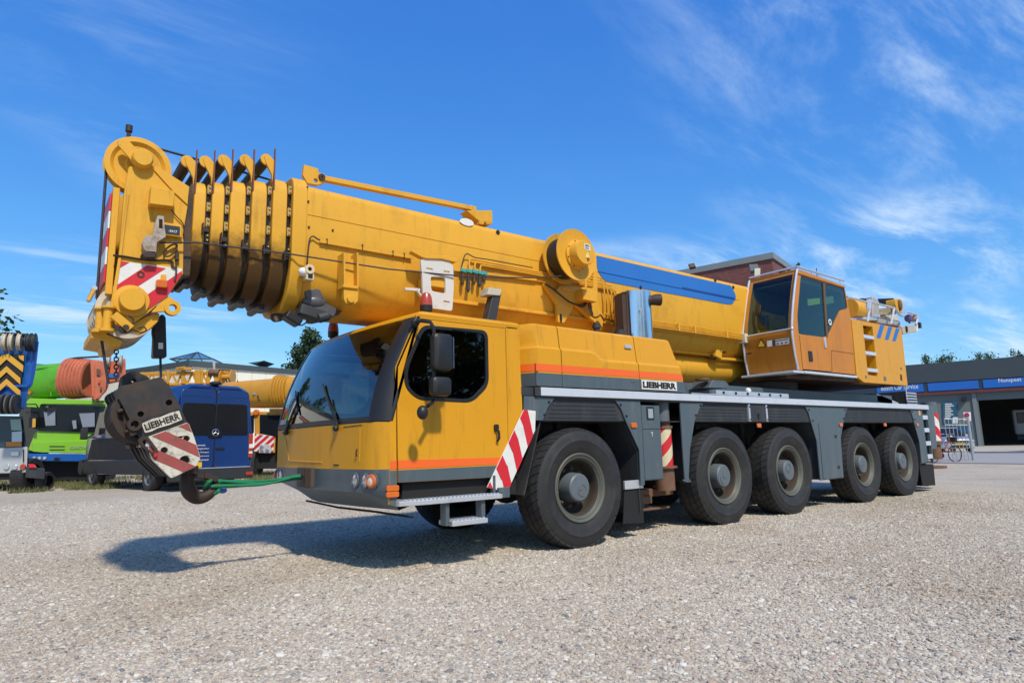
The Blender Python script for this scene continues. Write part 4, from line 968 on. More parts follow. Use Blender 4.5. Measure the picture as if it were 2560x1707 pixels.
# lower sheave pack
ls = p2('h2', 240, 1290, 1.1)
LZ = ls
for k in range(5):
    y = 1.02 + k * .155; sheave(LZ, .235, y, y + .11, 'hoist_sheave', NYL, head)
bl = p2('h2', 280, 1205, Y0)
MB().lathe([(.135, .0), (.135, -.02), (.098, -.025), (.098, -.075), (.092, -.085), (.001, -.085)], (bl[0], Y0, bl[1]), (0, 1, 0), 32).build('sheave_boss', YELB, head, smooth=40)
for (x, y) in ((85, 1310), (140, 1300)):
    b = pz('h2', x - 25, y, 1.0 if x < 100 else .93); MB().cyl(b + V((0, 0, -.13)), b + V((0, 0, .05)), .035, n=16).cyl(b + V((0, 0, .05)), b + V((0, 0, .065)), .055, n=16).cyl(b + V((0, 0, -.145)), b + V((0, 0, -.12)), .058, n=16).build('guard_roller', YELB, head)
g = p2s('h2', 1.0, (-10, 1470), (105, 1490), (115, 1530), (205, 1530), (222, 1490), (110, 1440), (60, 1390), (0, 1400))
MB().plate(g, 1.0, 1.75, 'xz').build('sheave_guard', YELB, head, .01)
MB().plate(fillet(p2s('h2', Y0, (280, 1365), (400, 1300), (495, 1280), (480, 1345), (420, 1400), (340, 1440), (300, 1420)), .015, 2), Y0 + .06, 1.70, 'xz').build('rear_guard', YELB, head, .01)
# front plate with warning stripes on the head's front, facing forward
fx = p2('h2', 150, 700, 1.0)[0] - .02
for k, m in enumerate((RED, WHT, RED, WHT, RED)):
    z0 = 2.55 + k * .16
    MB().plate([(1.02, z0), (1.72, z0 + .0), (1.72, z0 + .155), (1.02, z0 + .155)], -4.47, -4.455, 'yz').build('front_stripe', m, head, .002)
MB().box(-4.452, -4.40, 1.0, 1.74, 2.45, 3.40).build('front_plate', YELB, head, .006)
# rear lug
MB().plate(fillet(p2s('h2', Y0, (420, 1285), (540, 1165), (600, 1205), (630, 1250), (610, 1295), (560, 1300), (530, 1275)), .02, 4), Y0 + .005, Y0 + .05, 'xz', [circ(*p2('h2', 575, 1254, Y0), .03, 14)]).build('lug', YELB, head, .005)
MB().lathe([(.033, -.012), (.066, -.012), (.066, .055), (.033, .055)], (*V((p2('h2', 575, 1254, Y0)[0], Y0, p2('h2', 575, 1254, Y0)[1])),), (0, 1, 0), 24, True).build('lug_ring', YELB, head)
# warning panel on the cheek, its stripes as strips
wp = p2s('h2', Y0, (185, 918), (265, 930), (415, 948), (640, 975), (642, 1010), (540, 1165), (390, 1270), (382, 1190), (340, 1140), (260, 1130), (200, 1150), (163, 1200))
MB().plate(wp, Y0 - .005, Y0, 'xz').build('warning_panel', WHT, head)
for q in ([(185, 918), (265, 930), (188, 975)], [(392, 950), (525, 972), (280, 1130), (200, 1150), (163, 1200), (172, 1095)], [(640, 990), (642, 1010), (540, 1165), (390, 1270), (382, 1190), (375, 1172)]):
    MB().plate(p2s('h2', Y0 - .005, *q), Y0 - .0085, Y0 - .0055, 'xz').build('warning_stripe', RED, head)
c = p2('h2', 347, 1018, Y0); MB().lathe([(.022, -.012), (.03, -.012), (.03, .0)], (c[0], Y0, c[1]), (0, 1, 0), 16).lathe([(.022, -.010), (.001, -.006)], (c[0], Y0, c[1]), (0, 1, 0), 16).build('port_ring', RST, head)
# electrics on the cheek
q = p2s('h2', Y0 - .1, (422, 385), (590, 425), (580, 535), (410, 515))
MB().plate(q, Y0 - .11, Y0, 'xz').build('junction_box', YELB, head, .008)
q = p2s('h2', Y0 - .03, (500, 645), (640, 668), (638, 755), (500, 735))
db = MB().plate(q, Y0 - .045, Y0, 'xz').build('display_box', YELB, head, .006)
q = p2s('h2', Y0 - .048, (512, 660), (628, 677), (626, 738), (512, 722)); MB().plate(q, Y0 - .050, Y0 - .046, 'xz').build('display_screen', mat('screen_dark', (.03, .035, .04), .3), head)
o_ = pz('h2', 545, 712, Y0 - .051); text('-S417', o_, (1, 0, -.0), (0, 0, 1), .022, WHT, head, 'display_lettering', .01)
# anemometer style bracket with rust and paint loss
MB().plate(fillet(p2s('h2', Y0 - .08, (465, 600), (510, 605), (515, 680), (525, 750), (460, 790), (455, 870), (375, 850), (355, 800), (375, 745), (430, 740)), .008, 2), Y0 - .10, Y0 - .02, 'xz', [p2s('h2', Y0 - .08, (475, 625), (500, 628), (502, 695), (475, 690))]).build('cable_bracket', mat('bracket_worn', (.36, .32, .27), .55, var=.2, vscale=14, dirt=(.20, .10, .05), damt=.9, dscale=16, edge=.46), head, .006)
MB().plate(p2s('h2', Y0 - .06, (345, 875), (390, 850), (460, 855), (450, 905), (370, 905)), Y0 - .1, Y0, 'xz').build('bracket_foot', RST, head, .01)
def cable(z, yp, pts, r, m, parent, name='cable'):
    P = [pz(z, x, y, yp) for x, y in pts]
    # Catmull-Rom through the points
    out = []
    for i in range(len(P) - 1):
        a_, b_, c_, d_ = P[max(i - 1, 0)], P[i], P[i + 1], P[min(i + 2, len(P) - 1)]
        for k in range(5):
            t = k / 5; out.append(.5 * ((2 * b_) + (c_ - a_) * t + (2 * a_ - 5 * b_ + 4 * c_ - d_) * t * t + (-a_ + 3 * b_ - 3 * c_ + d_) * t ** 3))
    out.append(P[-1]); return MB().tube(out, r, 6).build(name, m, parent)
cable('h2', Y0 - .015, [(150, 880), (230, 888), (330, 905), (440, 915), (540, 915), (575, 930), (570, 960), (600, 970)], .009, BLK, head)
cable('h2', Y0 - .03, [(605, 795), (560, 810), (515, 850), (520, 885), (560, 880), (600, 840), (605, 800)], .008, YELD, head)
cable('h2', Y0 - .02, [(560, 545), (600, 600), (640, 640), (655, 680), (650, 740)], .005, RST, head)
cable('h2', Y0 - .02, [(600, 800), (605, 860), (600, 930), (600, 1000), (590, 1060)], .008, YELD, head)
MB().plate(p2s('h2', Y0 - .03, (595, 860), (622, 862), (620, 915), (592, 912)), Y0 - .04, Y0, 'xz').build('cable_clamp', YELD, head, .004)
q = p2('h2', 490, 1090, Y0); MB().plate(rrect(q[0] - .045, q[0] + .045, q[1] - .035, q[1] + .035, .015, 3), Y0 - .06, Y0 - .012, 'xz').build('marker_lamp', AMB, head, .008)
MB().plate(p2s('h2', Y0, (490, 1020), (525, 1022), (522, 1075), (485, 1070)), Y0 - .03, Y0, 'xz').build('lamp_bracket', YELB, head, .003)
# rope anchor bits near the lower sheaves
R = rotm(40, 'Y'); b = pz('h2', 215, 1355, .86); MB().obox(b, (.17, .05, .07), R).build('limit_switch', YELB, head, .006)
b = pz('h2', 240, 1395, .85); MB().cyl(b, b + V((0, .05, 0)), .045, n=14).cyl(b + V((0, -.02, 0)), b, .025, n=10).build('switch_drum', YELD, head)
cable('h2', .86, [(260, 1310), (295, 1340), (270, 1390), (210, 1430), (200, 1400), (250, 1370)], .006, RST, head)
cable('h2', .86, [(290, 1405), (340, 1430), (385, 1415), (370, 1390), (330, 1400)], .006, RST, head)
b = pz('h2', 15, 1120, 1.05); MB().cyl(b + V((0, -.05, 0)), b + V((0, .5, 0)), .02, n=10).build('rope_pin', ALU, head)
MB().bar(pz('h2', 15, 1120, 1.0), pz('h2', -30, 1200, 1.0), .03, .02).build('pin_arm', YELB, head)
# hoist ropes
def rope(a, b, r=.0115, name='hoist_rope'): MB().tube([a, (V(a) + V(b)) / 2, b], r, 8).build(name, ROPE, CR)
topR = V((ts[0] - .235, 1.075, ts[1] + .02)); 
rope(topR, pz('h2', 40, 1110, 1.075)); rope(pz('h2', 40, 1110, 1.075), pz('h2', 45, 1400, 1.075))
rope((ts[0] + .02, 1.075, ts[1] + .23), (-2.2, 1.15, 3.80)); rope((-2.2, 1.15, 3.80), (1.5, 1.2, 3.84))
rope(pz('h2', 55, 1400, 1.05), pz('lf', 850, 500, 1.05)); 
# rope end socket hanging from the head
sk = pz('hd', 515, 1290, 1.35); sb = pz('hd', 515, 1555, 1.35)
MB().plate(fillet(p2s('hd', 1.35, (475, 1330), (530, 1270), (555, 1290), (562, 1555), (470, 1555), (478, 1420), (472, 1390)), .02, 3), 1.30, 1.42, 'xz').build('rope_socket', BLK, CR, .01)
MB().plate(p2s('hd', 1.29, (512, 1455), (543, 1455), (543, 1495), (512, 1495)), 1.290, 1.297, 'xz').build('socket_label', WHT, CR)
rope(pz('hd', 525, 1555, 1.36), pz('lf', 1262, 450, 1.36), .011)
# small chain
c0 = pz('lf', 912, 205, 1.2); c1 = pz('lf', 910, 470, 1.2); n = 9
for k in range(n):
    p = c0.lerp(c1, (k + .5) / n); h = (c1 - c0).length / n * .66
    tor = [V(((.016 * cos(t)) if k % 2 else 0, 0 if k % 2 else .016 * cos(t), h * sin(t))) for t in [2 * pi * i / 12 for i in range(13)]]
    MB().tube([p + q for q in tor], .0055, 6, False).build('chain_link', GRYD, CR)

# ------------------------------------------------------------ fittings along the boom
# stay bar on top
yb = .95
br = MB().plate(p2s('bm', yb, (70, 40), (195, 75), (200, 110), (250, 120), (250, 200), (190, 220), (100, 205), (60, 130)), yb, yb + .05, 'xz', [circ(*p2('bm', 172, 180, yb), .022, 10)]).build('stay_bracket', YELB, CR, .006)
c = p2('bm', 222, 152, yb); MB().lathe([(.012, -.02), (.035, -.02), (.035, .01)], (c[0], yb, c[1]), (0, 1, 0), 16).build('pin', RST, br)
a, b = pz('bm', 235, 165, yb + .03), pz('bm', 1560, 432, yb + .03)
MB().bar(a, b, .07, .055).build('stay_bar', YELB, br, .006)
fb = MB().plate(p2s('bm', yb, (1470, 445), (1700, 445), (1700, 560), (1600, 545), (1560, 520)), yb - .03, yb + .12, 'xz').build('stay_foot', YELB, CR, .008)
for x in (1620, 1680): MB().plate(p2s('bm', yb - .04, (x - 25, 525), (x + 18, 530), (x + 15, 565), (x - 25, 560)), yb - .05, yb + .1, 'xz').build('foot_clamp', YELB, fb, .005)
MB().plate(p2s('bm', yb + .15, (1440, 510), (1490, 480), (1570, 520), (1560, 530)), yb + .12, yb + .2, 'xz').build('foot_wedge', GRYD, fb)
tor = [V((.03 * cos(t), 0, .03 * sin(t))) for t in [2 * pi * i / 14 for i in range(15)]]; p = pz('bm', 1535, 418, yb); MB().tube([p + q for q in tor], .005, 5, False).build('lifting_ring', ALU, fb)
c = p2('bm', 1487, 542, .848); MB().plate([(c[0] + .10 * cos(t), c[1] + .045 * sin(t) - .0) for t in [2 * pi * i / 20 for i in range(20)]], .843, .847, 'xz').build('white_mark', WHT, boom)
for z, x, y in (('bm', 1760, 630), ('md', 1842, 522), ('md', 1998, 585), ('md', 1190, 588)):
    c = p2(z, x, y, .846); MB().cyl((c[0], .842, c[1]), (c[0], .850, c[1]), .028, n=14).build('boom_plug', BLKM, boom)
for x, y in ((98, 240), (107, 362), (112, 585), (320, 612)):
    c = p2('bm', x, y, .845); MB().cyl((c[0], .838, c[1]), (c[0], .850, c[1]), .011, n=8).build('rivet', RST, boom)
# cable lying on the shelf
cable('bm', .82, [(95, 930), (105, 800), (120, 690), (150, 665), (190, 690), (280, 725), (420, 750), (570, 765), (700, 800), (850, 828), (980, 850)], .008, BLK, boom)
for x, y in ((268, 712), (577, 760), (842, 815), (940, 835)): MB().box(pz('bm', x, y, .82).x - .004, pz('bm', x, y, .82).x + .004, .805, .83, pz('bm', x, y, .82).z - .03, pz('bm', x, y, .82).z + .03).build('cable_tie', RST, boom)
# white rusty bracket plate
WP = fillet(p2s('bm', .66, (1085, 870), (1130, 850), (1330, 880), (1370, 920), (1375, 1100), (1362, 1315), (1110, 1280), (1100, 1000)), .03, 3)
wb = MB().plate(WP, .66, .69, 'xz', [fillet(p2s('bm', .66, (1172, 1015), (1300, 1020), (1305, 1165), (1180, 1140)), .03, 3)] + [fillet(p2s('bm', .66, *q), .008, 2) for q in (((1135, 936), (1192, 946), (1192, 958), (1135, 950)), ((1285, 962), (1340, 970), (1340, 982), (1285, 976)), ((1285, 1222), (1340, 1232), (1340, 1244), (1285, 1236)))]).build('rusty_mount_plate', WRST, CR, .005)
MB().plate(p2s('bm', .70, (990, 795), (1120, 810), (1180, 840), (1270, 845), (1400, 880), (1370, 905), (1250, 875), (1110, 870), (1075, 860), (990, 815)), .64, .72, 'xz').build('mount_cap', YELB, wb, .008)
MB().box(*sorted((pz('bm', 1120, 900, .7).x, pz('bm', 1340, 900, .7).x)), .69, .86, 2.85, 2.95).build('mount_arm', YELB, wb, .01)
MB().bar(pz('bm', 945, 1125, .7), pz('bm', 1075, 1135, .7), .04, .03).bar(pz('bm', 1040, 1120, .7), pz('bm', 1090, 1190, .7), .04, .02).build('mount_lever', WRST, wb, .003)
# jib hinge bracket
q = p2s('bm', .72, (410, 1100), (540, 1110), (535, 1235), (500, 1262), (435, 1258), (412, 1225))
jb = MB().plate(fillet(q, .03, 3), .70, .76, 'xz').build('jib_bracket', YELB, CR, .006)
for x0 in (412, 528): MB().plate(p2s('bm', .73, (x0 - 8, 810), (x0 + 8, 815), (x0 + 10, 1110), (x0 - 4, 1110)), .70, .86, 'xz').build('bracket_rib', YELB, jb, .003)
MB().plate(p2s('bm', .78, (415, 850), (525, 870), (530, 1105), (415, 1095)), .79, .86, 'xz').build('bracket_back', YELB, jb, .004)
MB().plate(p2s('bm', .69, (408, 1085), (540, 1100), (540, 1125), (408, 1110)), .68, .80, 'xz').build('bracket_band', YELB, jb, .004)
c = p2('bm', 475, 1212, .69); MB().cyl((c[0], .67, c[1]), (c[0], .80, c[1]), .038, n=20).build('hinge_pin', YELB, jb, .004)
# small roller fitting at the collar
c = pz('bm', 68, 975, .80); MB().ball(c, .045, 8, (1.2, 1, 1)).build('white_knob', WHT, CR)
c = p2('bm', 112, 955, .78); kf = MB().lathe([(.02, -.03), (.048, -.03), (.048, .06), (.02, .06)], (c[0], .78, c[1]), (0, 1, 0), 18).build('knob_fitting', mat('fitting_cream', (.62, .48, .30), .5), CR)
c = p2('bm', 118, 1010, .78); MB().box(c[0] - .04, c[0] + .04, .76, .85, c[1] - .045, c[1] + .045).build('fitting_block', MATS['fitting_cream'], kf, .006)
MB().box(c[0] - .022, c[0] + .022, .752, .762, c[1] - .025, c[1] + .025).build('fitting_hole', BLKM, kf)
# camera and floodlight under the collar
p = pz('bm', 160, 1240, 1.0); MB().ball(p, .10, 8, (1.3, .9, .8)).obox(p + V((.10, 0, -.06)), (.22, .12, .10), rotm(20, 'Y')).obox(p + V((-.03, -.05, .06)), (.16, .05, .12), rotm(-25, 'Y')).build('winch_motor', mat('motor_grey', (.08, .08, .09), .4, var=.4, vscale=12), CR, .01)
p = pz('bm', 130, 1335, 1.0); MB().obox(p, (.26, .14, .11), rotm(12, 'Y')).cyl(p + V((.05, -.06, -.06)), p + V((.16, -.06, -.02)), .05, n=14).build('motor_housing', GRYD, CR, .015)
p = pz('hd', 1385, 1300, 1.0); fl = MB().obox(p, (.17, .16, .085), rotm(28, 'Y')).build('floodlight', BLK, CR, .02)
MB().bar(p + V((.02, 0, .02)), p + V((.07, 0, .12)), .03, .02).build('light_bracket', BLK, fl)
MB().plate(fillet(p2s('hd', 1.2, (1255, 1260), (1370, 1265), (1330, 1310), (1275, 1318), (1250, 1295)), .03, 3), 1.2, 1.25, 'xz', [circ(*p2('hd', 1285, 1292, 1.2), .028, 12)]).build('keel_lug', GRYD, CR, .004)
cable('bm', .95, [(0, 1360), (40, 1375), (80, 1380), (90, 1410), (50, 1440), (10, 1430)], .007, BLK, CR)
MB().plate(p2s('bm', 1.0, (230, 1290), (410, 1310), (370, 1350), (260, 1375), (200, 1370)), 1.0, 1.4, 'xz').build('keel_plate', YELD, CR, .01)
# signal cable running along the boom to the reel
P = [pz('hd', 520, 802, .90), pz('hd', 760, 800, .88), pz('hd', 1160, 850, .84), pz('hd', 1370, 875, .82), pz('bm', 30, 832, .78), pz('bm', 800, 950, .70), pz('bm', 1500, 1018, .62), pz('bm', 2085, 1026, .55), pz('md', 300, 500, .52), pz('md', 500, 488, .5)]
MB().tube(P, .008, 8).build('signal_cable', ROPE, CR)
# hydraulic couplings and pipes
for k, (x, y, l) in enumerate(((1455, 965, 110), (1505, 970, 165), (1555, 975, 95), (1603, 985, 105), (1640, 990, 60))):
    p = pz('bm', x, y, .80); q = pz('bm', x - 5, y + l, .80)
    hc = MB().cyl(p.lerp(q, .2), p.lerp(q, .55), .016, n=12).cyl(p.lerp(q, .55), q, .022, n=12).cyl(q, q + V((0, 0, -.025)), .014, n=10).build('hose_coupling', GRYD if k % 2 else YELD, CR)
    MB().obox(p, (.075, .05, .045), rotm(10, 'Y')).build('coupling_body', TEAL, hc, .008)
for k, (x, y, xe, ye) in enumerate(((1510, 865, 2085, 970), (1558, 895, 2085, 985), (1605, 920, 2085, 1000))):
    A_ = pz('bm', x, y + 95, .81); Bq = pz('bm', x, y + 20, .81); Cq = pz('bm', x + 25, y, .81); Dq = pz('bm', xe, ye, .81)
    MB().tube([A_, Bq, Bq.lerp(Cq, .5) + V((-.01, 0, .015)), Cq, Dq, V((1.52, .81, Dq.z))], .011, 8).build('hydraulic_pipe', YELB, CR)
cable('bm', .80, [(1440, 935), (1480, 820), (1560, 850), (1680, 868), (1850, 900), (2060, 938)], .007, RST, CR)
MB().bar(pz('bm', 1370, 955, .82), pz('bm', 2090, 1045, .82), .03, .03).build('pipe_shelf', YELB, CR)
# pipes that drop behind the reel and run to the rear
zr = [2.872, 2.842, 2.812, 2.782]
for k in range(5):
    x = 1.32 + k * .075; zt = 3.305 + .0 * k; off = .80 + .004 * k
    pts = [(.9, off, zt - .035 * k + .06), (x - .03, off, zt - .035 * k + .06), (x + .01, off, zt - .04 * k + .03), (x + .04, off - .01, 3.10), (x + .045, off, 2.95), (x + .03, off + .02, 2.85)]
    if k < 4: pts += [(x + .06, .83, zr[k]), (4.75, .83, zr[k])]
    MB().tube(pts, .011, 8).build('hydraulic_pipe', YELB, CR)
for x in (2.95, 3.35, 4.2): MB().box(x, x + .035, .80, .87, 2.765, 2.89).build('pipe_clamp', YELB, CR, .004)
MB().box(.40, .44, .79, .86, 3.20, 3.34).build('pipe_clamp', YELB, CR, .004)
MB().box(.98, 1.02, .79, .86, 3.17, 3.36).build('pipe_clamp', YELB, CR, .004)
# blue repainted panel on the boom side with rounded ends
bp_ = fillet([(1.285, 3.725), (1.36, 3.76), (4.20, 3.755), (4.50, 3.70), (4.61, 3.56), (4.62, 3.50), (4.50, 3.37), (4.36, 3.355), (2.4, 3.345), (1.42, 3.345), (1.285, 3.48)], .07, 5)
MB().plate([(x, min(z, 3.695)) for x, z in bp_], .8435, .851, 'xz').build('blue_panel', BLU, boom)
MB().box(1.30, 4.60, .835, .846, 3.465, 3.472).build('panel_seam', BLU, boom)
MB().box(3.15, 4.55, .832, .845, 3.468, 3.495).build('panel_ridge', mat('panel_blue_dark', (.012, .07, .30), .6), boom, .003)
# ------------------------------------------------------------ cable reel on the boom side
rc = V((.515, 0, 3.475))
rl = MB().lathe([(.10, .74), (.25, .735), (.31, .725), (.335, .72), (.338, .735), (.31, .745), (.10, .755)], (rc.x + .02, 0, rc.z + .02), (0, 1, 0), 56).build('cable_reel', YELB, CR, smooth=30)
MB().lathe([(.27, .50), (.272, .56), (.272, .70), (.27, .735)], (rc.x + .01, 0, rc.z + .01), (0, 1, 0), 48).build('wound_cable', BLK, rl, smooth=60)
MB().lathe([(.001, .47), (.20, .462), (.24, .458), (.315, .445), (.335, .44), (.338, .452), (.33, .46), (.10, .50)], rc.xz.to_3d().xzy if False else (rc.x, 0, rc.z), (0, 1, 0), 56).build('reel_flange', YELB, rl, smooth=25)
MB().lathe([(.195, .462), (.195, .435), (.165, .425), (.160, .31), (.152, .30), (.001, .298)], (rc.x + .02, 0, rc.z), (0, 1, 0), 40).build('reel_motor', YELB, rl, smooth=40)
for k in range(8):
    a = 2 * pi * k / 8 + .3; MB().cyl((rc.x + .02 + .18 * cos(a), .437, rc.z + .18 * sin(a)), (rc.x + .02 + .18 * cos(a), .425, rc.z + .18 * sin(a)), .009, n=8).build('bolt', RST, rl)
MB().plate(rrect(rc.x - .0, rc.x + .10, rc.z + .03, rc.z + .11, .004, 2), .2945, .298, 'xz').build('type_plate', WHT, rl)
text('MAX\n5741', (rc.x + .012, .2935, rc.z + .04), (1, 0, 0), (0, 0, 1), .06, BLKM, rl, 'plate_lettering', .02, width=.075)
MB().plate([(rc.x + .01, rc.z - .07), (rc.x + .09, rc.z - .07), (rc.x + .05, rc.z + .01)], .2945, .298, 'xz').build('warning_triangle', mat('label_yellow', (.75, .62, .2), .5), rl)
c = (rc.x + .055, rc.z - .085); MB().cyl((c[0], .30, c[1]), (c[0], .288, c[1]), .02, n=12).build('red_plug', REDL, rl)
# bracket under the reel
bk = MB().plate(p2s('wn', .80, (150, 880), (210, 800), (640, 840), (640, 600), (690, 600), (700, 1020), (780, 1220), (750, 1390), (720, 1340), (400, 1060), (260, 1295), (180, 1285), (165, 1050), (0, 800), (10, 760)), .79, .85, 'xz').build('reel_bracket', YELB, CR, .008)
c = p2('wn', 222, 1235, .785); MB().plate([(c[0] - .012, c[1] - .05), (c[0] + .012, c[1] - .05), (c[0] + .02, c[1]), (c[0] + .01, c[1] + .06), (c[0] - .01, c[1] + .06), (c[0] - .02, c[1])], .784, .790, 'xz').build('keyhole_slot', BLKM, bk)
q = p2s('wn', .66, (500, 850), (690, 890), (680, 1025), (500, 990)); jb2 = MB().plate(q, .64, .80, 'xz').build('junction_box', YELB, bk, .01)
MB().plate(p2s('wn', .77, (245, 820), (380, 850), (380, 890), (250, 865)), .775, .79, 'xz').build('name_plate', YELB, bk, .003)
cable('wn', .74, [(10, 780), (120, 850), (230, 940), (340, 1020), (470, 1060), (550, 1030), (510, 1080), (440, 1060)], .012, RST, bk)
cable('wn', .72, [(575, 1030), (600, 1120), (640, 1210), (700, 1215), (740, 1190), (790, 1270)], .013, YELD, bk)
cable('wn', .72, [(600, 1030), (620, 1120), (640, 1190)], .012, YELD, bk)
MB().plate([(p[0], p[1]) for p in p2s('wn', .80, (940, 905), (1000, 900), (1000, 1240), (960, 1330), (930, 1230))], .78, .84, 'xz').build('pipe_cover', YELB, CR, .006)
# luffing cylinder under the boom
MB().cyl((2.1, 1.37, 2.28), (7.4, 1.37, 2.35), .23, n=32).build('luffing_cylinder', YELB, CR)
MB().cyl((3.0, 1.12, 2.52), (5.2, 1.12, 2.53), .03, n=12).build('cylinder_pipe', YELB, CR)
p = pz('md', 1845, 1165, 1.05); vb = MB().obox(p, (.16, .14, .16), rotm(15, 'Y')).build('valve_block', YELB, CR, .012)
MB().cyl(p + V((.1, 0, .05)), p + V((.28, 0, .06)), .03, n=10).cyl(p + V((-.02, 0, .12)), p + V((.16, 0, .10)), .018, n=10).bar(p + V((-.12, 0, -.05)), p + V((-.02, 0, -.08)), .05, .05).build('valve_fitting', YELD, vb)
MB().cyl(p + V((.05, 0, -.08)), p + V((.9, 0, -.06)), .028, n=10).build('cylinder_pipe', YELB, CR)
# ------------------------------------------------------------ superstructure
MB().cyl((5.7, 1.37, 1.70), (5.7, 1.37, 2.12), .78, n=48).build('slewing_ring', GRYD, CR)
MB().plate([(4.95, .25), (6.9, .05), (8.9, .05), (8.9, 2.65), (6.9, 2.65), (4.95, 2.4)], 2.075, 2.16, 'xy').build('slewing_platform', YELD, CR, .01)
MB().plate([(6.0, 2.16), (6.6, 3.3), (8.6, 3.45), (8.9, 3.1), (8.9, 2.16)], .80, .84, 'xz').build('platform_cheek', YELB, CR, .01)
MB().plate([(6.0, 2.16), (6.6, 3.3), (8.6, 3.45), (8.9, 3.1), (8.9, 2.16)], 1.92, 1.97, 'xz').build('platform_cheek', YELB, CR, .01)
MB().box(6.9, 9.0, 1.98, 2.66, 2.10, 3.2).build('far_cowl', YEL, CR, .03)
# operator cab
FPF = [(4.855, 2.18), (4.80, 2.42), (4.775, 2.70), (4.785, 2.86), (4.83, 3.06), (4.90, 3.28), (5.0, 3.56), (5.10, 3.80), (5.135, 3.87)]
SIDE = FPF + [(6.735, 3.79), (6.78, 3.74), (6.86, 3.36), (6.88, 3.2), (6.815, 2.18)]
GW = fillet(p2s('op', 0.0, (1052, 305), (1248, 370), (1430, 412), (1462, 598), (1395, 612), (1295, 825), (1255, 848), (1032, 818), (1022, 660)), .05, 4)
oc = MB().plate(SIDE, .0, .035, 'xz', [GW]).build('operator_cab', YELO, CR, .006)
MB().plate([(x, z) for x, z in SIDE], .82, .85, 'xz', [fillet([(5.15, 2.86), (5.30, 3.35), (6.2, 3.35), (6.2, 2.86)], .05)]).build('far_side', mat('cab_lining', (.10, .10, .09), .8), oc, .006)
MB().plate(GW, .012, .017, 'xz').build('side_window', WINO, oc)
mu = p2s('op', 0.0, (1246, 372), (1262, 374), (1290, 845), (1276, 848)); MB().plate(mu, -.004, .03, 'xz').build('window_bar', mat('bar_brown', (.12, .07, .03), .5), oc, .003)
MB().plate([(5.10, 3.80), (5.135, 3.885), (6.76, 3.81), (6.76, 3.77)], -.02, .87, 'xz').build('cab_roof', YELO, oc, .012)
MB().plate([(6.76, 3.80), (6.86, 3.36), (6.88, 3.2), (6.83, 2.2), (6.79, 2.2), (6.83, 3.2), (6.82, 3.36), (6.72, 3.80)], .03, .82, 'xz').build('cab_back', YELO, oc)
lowp = [p for p in FPF if p[1] <= 2.83] + [(4.78, 2.83)]
mb = MB(); mb.loft([[(x, y, z) for x, z in lowp] for y in (0.0, .85)], closed=False); fp = mb.build('front_panel', YELO, oc, smooth=60)
upp = [(4.78, 2.83)] + [p for p in FPF if p[1] > 2.83][:-1]
mb = MB(); mb.loft([[(x, y, z) for x, z in upp] for y in (0.055, .80)], closed=False); mb.build('front_window', WINO, oc, smooth=60)
for ya, yb_ in ((.0, .06), (.79, .85)):
    mb = MB(); mb.loft([[(x - .002, y, z) for x, z in FPF] for y in (ya, yb_)], closed=False); mb.build('front_pillar', YELO, oc, smooth=60)
for y in (-.015, .865):
    MB().tube([(x - .025, y, z) for x, z in FPF], .019, 10).build('edge_rail', ALU, oc)
MB().tube([(4.75, -.02, 2.84), (4.75, .86, 2.83)], .016, 10).ball((4.75, -.02, 2.84), .028, 6).build('edge_rail', ALU, oc)
MB().tube([(5.11, .86, 3.92), (5.11, -.015, 3.92), (6.75, -.015, 3.90)], .017, 10).build('roof_rail', ALU, oc)
for x in (5.6, 6.6): MB().cyl((x, -.012, 3.84), (x, -.012, 3.91), .012, n=8).build('rail_post', ALU, oc)
pp = MB().plate([(4.66, -.03), (4.98, -.03), (4.98, .12), (4.80, .9), (4.66, .9)], 2.13, 2.165, 'xy').build('cab_platform', ALUW, oc, .005)
MB().box(5.0, 6.82, -.03, .06, 2.135, 2.175).build('sill_rail', ALUW, oc, .005)
MB().box(5.0, 6.8, .0, .8, 2.165, 2.20).build('cab_base', BLKM, oc)
# panel gaps and door fittings
dg = mat('gap_dark', (.06, .03, .012), .7)
for a, b in (((1320, 962), (1512, 990)), ((1318, 962), (1325, 1145)), ((1072, 1125), (1320, 1145)), ((1040, 830), (1070, 1120))):
    MB().bar(pz('op', *a, -.001), pz('op', *b, -.001), .004, .008, up=(0, 1, 0)).build('panel_gap', dg, oc)
c = p2('op', 1135, 1012, 0); MB().plate(rrect(c[0] - .06, c[0] + .06, c[1] - .085, c[1] + .085, .012, 3), -.012, .001, 'xz').build('door_handle', BLK, oc, .004)
c = p2('op', 1258, 895, 0); MB().plate(rrect(c[0] - .025, c[0] + .03, c[1] - .09, c[1] + .09, .01, 3), -.02, .001, 'xz').build('door_hinge', ALU, oc, .004)
c = p2('op', 1306, 715, 0); MB().lathe([(.03, -.004), (.055, -.004), (.055, .0), (.03, .0)], (c[0], -.0, c[1]), (0, 1, 0), 20, True).build('window_sticker', WHT, oc)
q = p2s('op', .02, (1110, 515), (1220, 505), (1222, 555), (1115, 572)); MB().plate(q, .02, .022, 'xz').build('paper_note', mat('paper_yellow', (.72, .66, .22), .7), oc)
q = p2s('op', .025, (1270, 495), (1335, 488), (1340, 548), (1275, 560)); MB().plate(q, .024, .026, 'xz').build('paper_note', mat('paper_grey', (.45, .42, .36), .7), oc)
